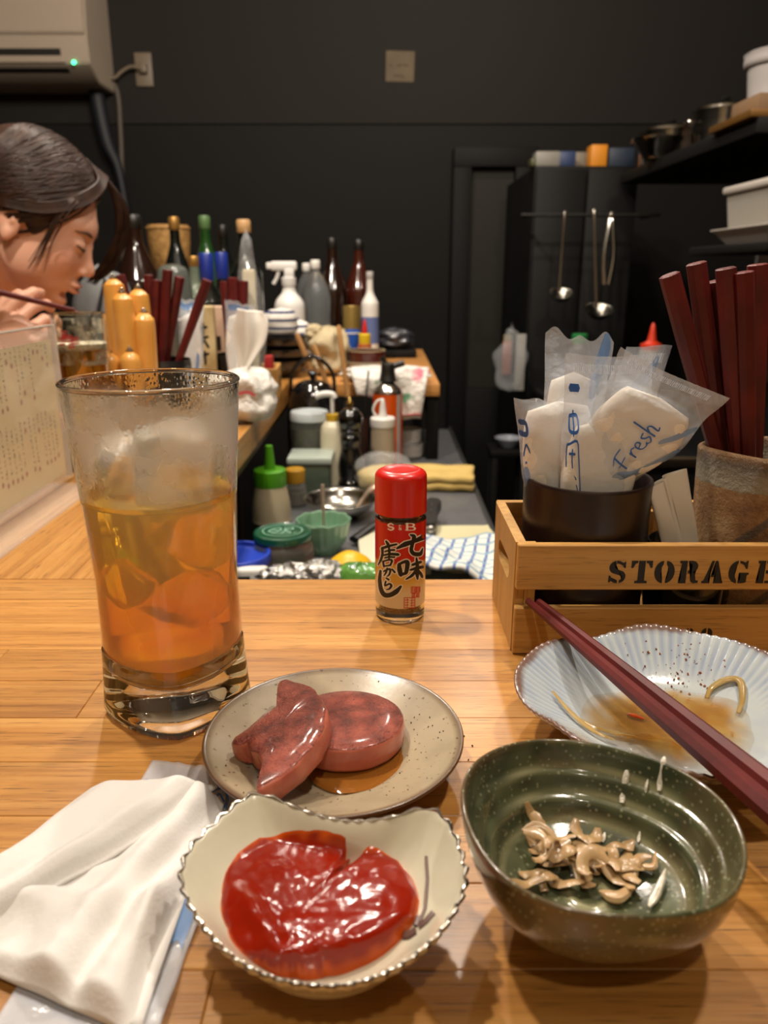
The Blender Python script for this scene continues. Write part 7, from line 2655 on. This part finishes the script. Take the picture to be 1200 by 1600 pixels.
he(B_, (.104, 0, -.0670), (.012, .022, .0011), .003, True)
he(B_, (.083, 0, -.083), (.012, .022, .006), .006, True)
for s_ in (-1, 1):   # ears
    he(B_, (-.012, s_ * .072, -.002), (.0185, .0075, .031), .005, roty=R(-12))
    he(B_, (-.009, s_ * .081, .001), (.0105, .0060, .020), .004, True, roty=R(-12))
    he(B_, (-.008, s_ * .075, -.027), (.008, .0055, .010), .004)
    he(B_, (-.004, s_ * .076, -.004), (.004, .004, .008), .003)


def hand(F, wr, fwd, nrm, curl, side):
    """palm with four fingers and a thumb; fwd = along the fingers, nrm = back of the hand"""
    f = np.array(fwd, float); f /= np.linalg.norm(f)
    n = np.array(nrm, float); n -= f * (n @ f); n /= np.linalg.norm(n)
    s_ = np.cross(f, n) * side      # towards the thumb side
    wr = np.array(wr, float)
    pc = wr + f * .045
    M = np.stack([f, s_, n], 1)
    F.ell(pc, (.047, .037, .0150), M, .010)
    F.cap(wr - f * .005, wr + f * .02, .022, .023, .012)
    tips = []
    for i, (o, L_) in enumerate(((.028, .072), (.0095, .080), (-.0095, .074), (-.027, .058))):
        p = wr + f * (.082 - abs(o - .005) * .18) + s_ * o
        d = f.copy()
        segs = (L_ * .45, L_ * .32, L_ * .25)
        rads = (.0088, .0080, .0072, .0062)
        cs = curl[i]
        for j in range(3):
            ang = cs[j]
            d = d * math.cos(ang) - n * math.sin(ang)
            n2 = n
            q = p + d * segs[j]
            F.cap(p, q, rads[j], rads[j + 1], .0035)
            # turn the bending normal with the finger
            n = n2
            p = q
            nn = np.cross(s_, d)
            n = -nn if (nn @ n2) < 0 else nn
        n = np.array(nrm, float); n -= f * (n @ f); n /= np.linalg.norm(n)
        tips.append(p)
    # thumb leaves the side of the palm near its base
    a = wr + f * .022 + s_ * .026 - n * .004
    b = a + f * .030 + s_ * .022 - n * .012
    c = b + f * .028 + s_ * .002 - n * .012
    e = c + f * .022 - s_ * .006 - n * .004
    F.cap(a, b, .0125, .0105, .006)
    F.cap(b, c, .0102, .0088, .004)
    F.cap(c, e, .0088, .0070, .003)
    tips.append(e)
    return tips


# right hand raised to the mouth with chopsticks: back of the hand towards the camera
hf = (.62, -.05, .70)
tipsR = hand(B_, WRR, hf, (-.10, -1, .10), [(.35, .75, .45), (.6, .9, .5), (.85, 1.0, .6), (1.0, 1.1, .6)], -1)
tipsL = hand(B_, WRL, (1, -.25, -.02), (0, 0, 1), [(.1, .15, .1), (.1, .15, .1), (.1, .2, .1), (.12, .2, .1)], 1)
V, F = B_.mesh()
# colouring: lips and cheeks of the skin itself
loc = (V - HP) @ HM / HS
col = np.tile(np.array(lin('#d8a58b')[:3]), (len(V), 1))
lip = np.exp(-(((loc[:, 0] - .098) / .012) ** 2 + (loc[:, 1] / .020) ** 2 + ((loc[:, 2] + .067) / .0075) ** 2) ** 2)
chk_ = np.exp(-(((loc[:, 0] - .075) / .03) ** 2 + ((np.abs(loc[:, 1]) - .045) / .025) ** 2 + ((loc[:, 2] + .03) / .025) ** 2))
col = col * (1 - .75 * lip[:, None]) + np.array(lin('#a8584c')[:3]) * .75 * lip[:, None]
col = col * (1 - .30 * chk_[:, None]) + np.array(lin('#c97d62')[:3]) * .30 * chk_[:, None]
person = thing('person', 'person in a pink top leaning over the side counter, eating with dark red chopsticks', 'person', (-.74, 1.243, -.36))
PO = Vector(person.location)
body = obj('body', ([Vector(p) - PO for p in V], F), vcol_mat('skin', .42, sss=.18, sss_scale=.008), person, sharp=None, cols=col)
# pink top
Cl = Field((-1.02, .93, -.42), (-.55, 1.56, .20), .0055)
torso(Cl, .009)
Cl.cap(SHR, (-.722, 1.012, -.012), .057, .050, .02)
Cl.cap(SHL, (-.732, 1.462, -.01), .057, .050, .02)
Cl.cap((-.69, 1.243, .085), (-.655, 1.240, .130), .068, .063, .02)
Cl.cap((-.66, 1.241, .115), (-.62, 1.238, .175), .054, .052, 0, True)
V, F = Cl.mesh()
obj('pink_top', ([Vector(p) - PO for p in V], F), mat('pink_cloth', '#dcbab4', .9, c2='#cfaaa4', var=(14, .2), bump=(300, .3, .001)), person, sharp=None)
# trousers and shoes
Tr = Field((-1.08, 1.00, -.95), (-.44, 1.50, -.22), .0095)
Tr.ell((-.88, 1.243, -.31), (.125, .160, .09), None, .03)
for s_ in (-1, 1):
    y = 1.243 + s_ * .085
    Tr.cap((-.86, y, -.32), (-.56, y, -.315), .078, .060, .03)
    Tr.cap((-.56, y, -.315), (-.60, y, -.76), .058, .042, .02)
V, F = Tr.mesh()
obj('trousers', ([Vector(p) - PO for p in V], F), mat('trousers_dark', '#20232c', .85), person, sharp=None)
for s_ in (-1, 1):
    obj('shoe', xf(lump(.105, .042, .075, 1.5 + s_, .05, fr=1), (-.58 - PO.x, 1.243 + s_ * .085 - PO.y, -.845 - PO.z)), mat('shoe_black', '#15130f', .5), person, sharp=None)


# --- face details
def on_face(p, out=.0006):
    """push a head-local point on to the face surface"""
    p = np.array(p, float)
    sl = np.array(hw(p))
    # march from outside along local -x
    for i in range(400):
        q = hw(p + np.array((.03 - i * .0002, 0, 0)))
        ijk = (q - B_.lo) / B_.h
        i0 = np.floor(ijk).astype(int)
        fr = ijk - i0
        val = 0
        for a in (0, 1):
            for b in (0, 1):
                for c in (0, 1):
                    val += B_.v[i0[0] + a, i0[1] + b, i0[2] + c] * (fr[0] if a else 1 - fr[0]) * (fr[1] if b else 1 - fr[1]) * (fr[2] if c else 1 - fr[2])
        if val < out:
            return Vector(q) - PO
    return Vector(sl) - PO


HAIR = NT('dark_hair')
HAIR.set(rough=.45, spec=.35)
HAIR.l(HAIR.ramp(HAIR.noise(HAIR.coord(), 60, 3), [(.3, '#22140d'), (.7, '#3a2418')]), HAIR.b.inputs['Base Color'])
HAIR = HAIR.m
LASH = mat('lash', '#1c100c', .6)
BROW = mat('brow', '#4a2e20', .7)
for s_ in (-1, 1):
    eye = [(.080, s_ * (.018 + .028 * i / 8), -.0045 - .0035 * math.sin(PI * i / 8) + .0035 * i / 8) for i in range(9)]
    obj('eyelash', tube([on_face(p) for p in eye], [.0008, .0015, .0018, .0016, .0010], 6), LASH, person)
    brow = [(.080, s_ * (.016 + .032 * i / 8), .0175 + .005 * math.sin(PI * i / 8 * .8) - .003 * i / 8) for i in range(9)]
    obj('eyebrow', tube([on_face(p, .0003) for p in brow], [.0016, .0026, .0024, .0016, .0008], 6), BROW, person)

# --- hair: cap that follows the skull plus combed strands
Hf = Field(hw((0, 0, .04)) - .20, hw((0, 0, .04)) + .20, .0033)
he(Hf, (-.012, 0, .040), (.103, .084, .096), .01)
he(Hf, (-.070, 0, -.010), (.052, .062, .060), .03)
he(Hf, (-.118, 0, .000), (.036, .036, .036), .015)       # gathered at the back
# face opening
he(Hf, (.105, 0, -.025), (.085, .095, .098), .012, True, roty=R(-10))
he(Hf, (-.005, -.085, -.036), (.040, .030, .048), .008, True)
he(Hf, (-.005, .085, -.036), (.040, .030, .048), .008, True)
V, F = Hf.mesh()
hair = obj('hair', ([Vector(p) - PO for p in V], F), HAIR, person, sharp=None)
rh = random.Random(4)
hcn, hr = np.array((-.012, 0, .040)), np.array((.1035, .0845, .0965))


def hdir(x, y, z):
    v = (np.array((x, y, z)) - hcn) / hr
    return v / np.linalg.norm(v)


st = []
for i in range(260):
    side = -1 if i % 3 else 1
    u = rh.random()
    s0 = hdir(.078 - .12 * u, .018 + .006 * rh.gauss(0, 1), .118)
    wv = rh.random()
    e = hdir(-.075 + .02 * rh.gauss(0, 1) - .02 * wv, side * (.070 - .05 * wv), .055 - .085 * wv * (1 - .4 * u) + .006 * rh.gauss(0, 1))
    mid = hdir(.045 - .085 * u + .02 * wv, side * .085, .062 - .055 * wv * (1 - u * .5) + .035 * u)
    n = 14
    P_ = []
    for j in range(n):
        q = j / (n - 1)
        d = s0 * (1 - q) ** 2 + mid * 2 * q * (1 - q) + e * q * q
        d = d / np.linalg.norm(d)
        lift = 1.0 + .010 * math.sin(q * PI) * rh.random()
        P_.append(Vector(hw(hcn + hr * d * lift)) - PO)
    w_ = rh.uniform(.0012, .0026)
    st.append(tube(P_, [w_ * .5, w_, w_, w_ * .6], 5, flat=.5))
# fringe hanging in front of the far side of the face
for i in range(70):
    a = i / 69
    j1, j2 = rh.gauss(0, .004), rh.gauss(0, .004)
    P_ = cat([tuple(Vector(hw(p)) - PO) for p in ((.040 + .03 * a, .016, .124 - .012 * a), (.092 + .012 * a + j1, .026 + .030 * a, .098 - .012 * a), (.116 + .006 * a + j1, .042 + .030 * a + j2, .050 - .01 * a), (.116 + j2, .052 + .026 * a, -.002 - .020 * a), (.098 + j1, .058 + .018 * a, -.042 - .016 * rh.random()))], 4)
    w_ = rh.uniform(.0014, .0030)
    st.append(tube(P_, [w_ * .6, w_, w_, w_ * .8, w_ * .2], 5, flat=.6))
# near side: hair swept from the forehead over the temple
for i in range(70):
    a = i / 69
    P_ = cat([tuple(Vector(hw(p)) - PO) for p in ((.050 + .030 * a, .014, .120 - .008 * a), (.076 + .010 * a, -.026, .099 - .012 * a), (.056 + .018 * a, -.064 + .006 * a, .060 - .004 * a), (.022 + .010 * a, -.081, .036 - .012 * a), (-.030, -.084, .024 - .018 * a))], 4)
    w_ = rh.uniform(.0014, .0028)
    st.append(tube(P_, [w_ * .6, w_, w_, w_ * .8, w_ * .3], 5, flat=.6))
# loose wisps before the ear
for i in range(9):
    dx = rh.gauss(0, .004)
    P_ = cat([tuple(Vector(hw(p)) - PO) for p in ((.060 + dx, -.066, .060), (.052 + dx, -.073, .028), (.046 + dx, -.070, -.01), (.040 + dx * 2, -.066, -.045 - .02 * rh.random()))], 4)
    st.append(tube(P_, [.0012, .0014, .0010, .0003], 5))
so = obj('hair_strands', join(*st), HAIR, hair, sharp=None)
so['kind'] = 'stuff'

# chopsticks in the raised hand
c0, c1 = aty(8, 458, 1.075), aty(117, 484, 1.085)
dv = (c1 - c0).normalized()
chop(c1, c1 - dv * .21, 'dark red chopstick held in the raised hand of the eating person, upper of two', 'chopsticks held by the person', 0).scale = (1, 1, .21 / .225)
chop(c1 + Vector((.0, .010, -.004)), c1 + Vector((0, .010, -.002)) - dv * .21, 'dark red chopstick held in the raised hand of the eating person, lower of two', 'chopsticks held by the person', .2).scale = (1, 1, .21 / .225)

# stool and foot rail
t = thing('bar_stool', 'round padded bar stool under the eating person', 'stool', (-.88, 1.243, FLOOR_Z))
sz = -.405 - FLOOR_Z
obj('seat', lathe(prof([(0, sz - .05), (.15, sz - .05), (.17, sz - .04), (.17, sz - .012), (.15, sz), (0, sz)], 3), 40), mat('stool_pad', '#2b1a14', .5), t)
obj('pole', tube([(0, 0, .02), (0, 0, sz - .05)], .022, 16), mat('steel_dim'), t)
obj('base', lathe(prof([(0, .03), (.03, .03), (.12, .016), (.19, .006), (.19, 0), (0, 0)], 3), 40), mat('steel_dim'), t)
obj('foot_rail', tube([(-.59 + .39, -.75, -.862), (-.59 + .39, .75, -.862)], .016, 12), mat('steel_dim'), lc)
for yy in (-.7, 0, .7):
    obj('rail_bracket', tube([(-.59 + .39, yy, -.862), (-.03 - .0101, yy, -.862)], .010, 10), mat('steel_dim'), lc)
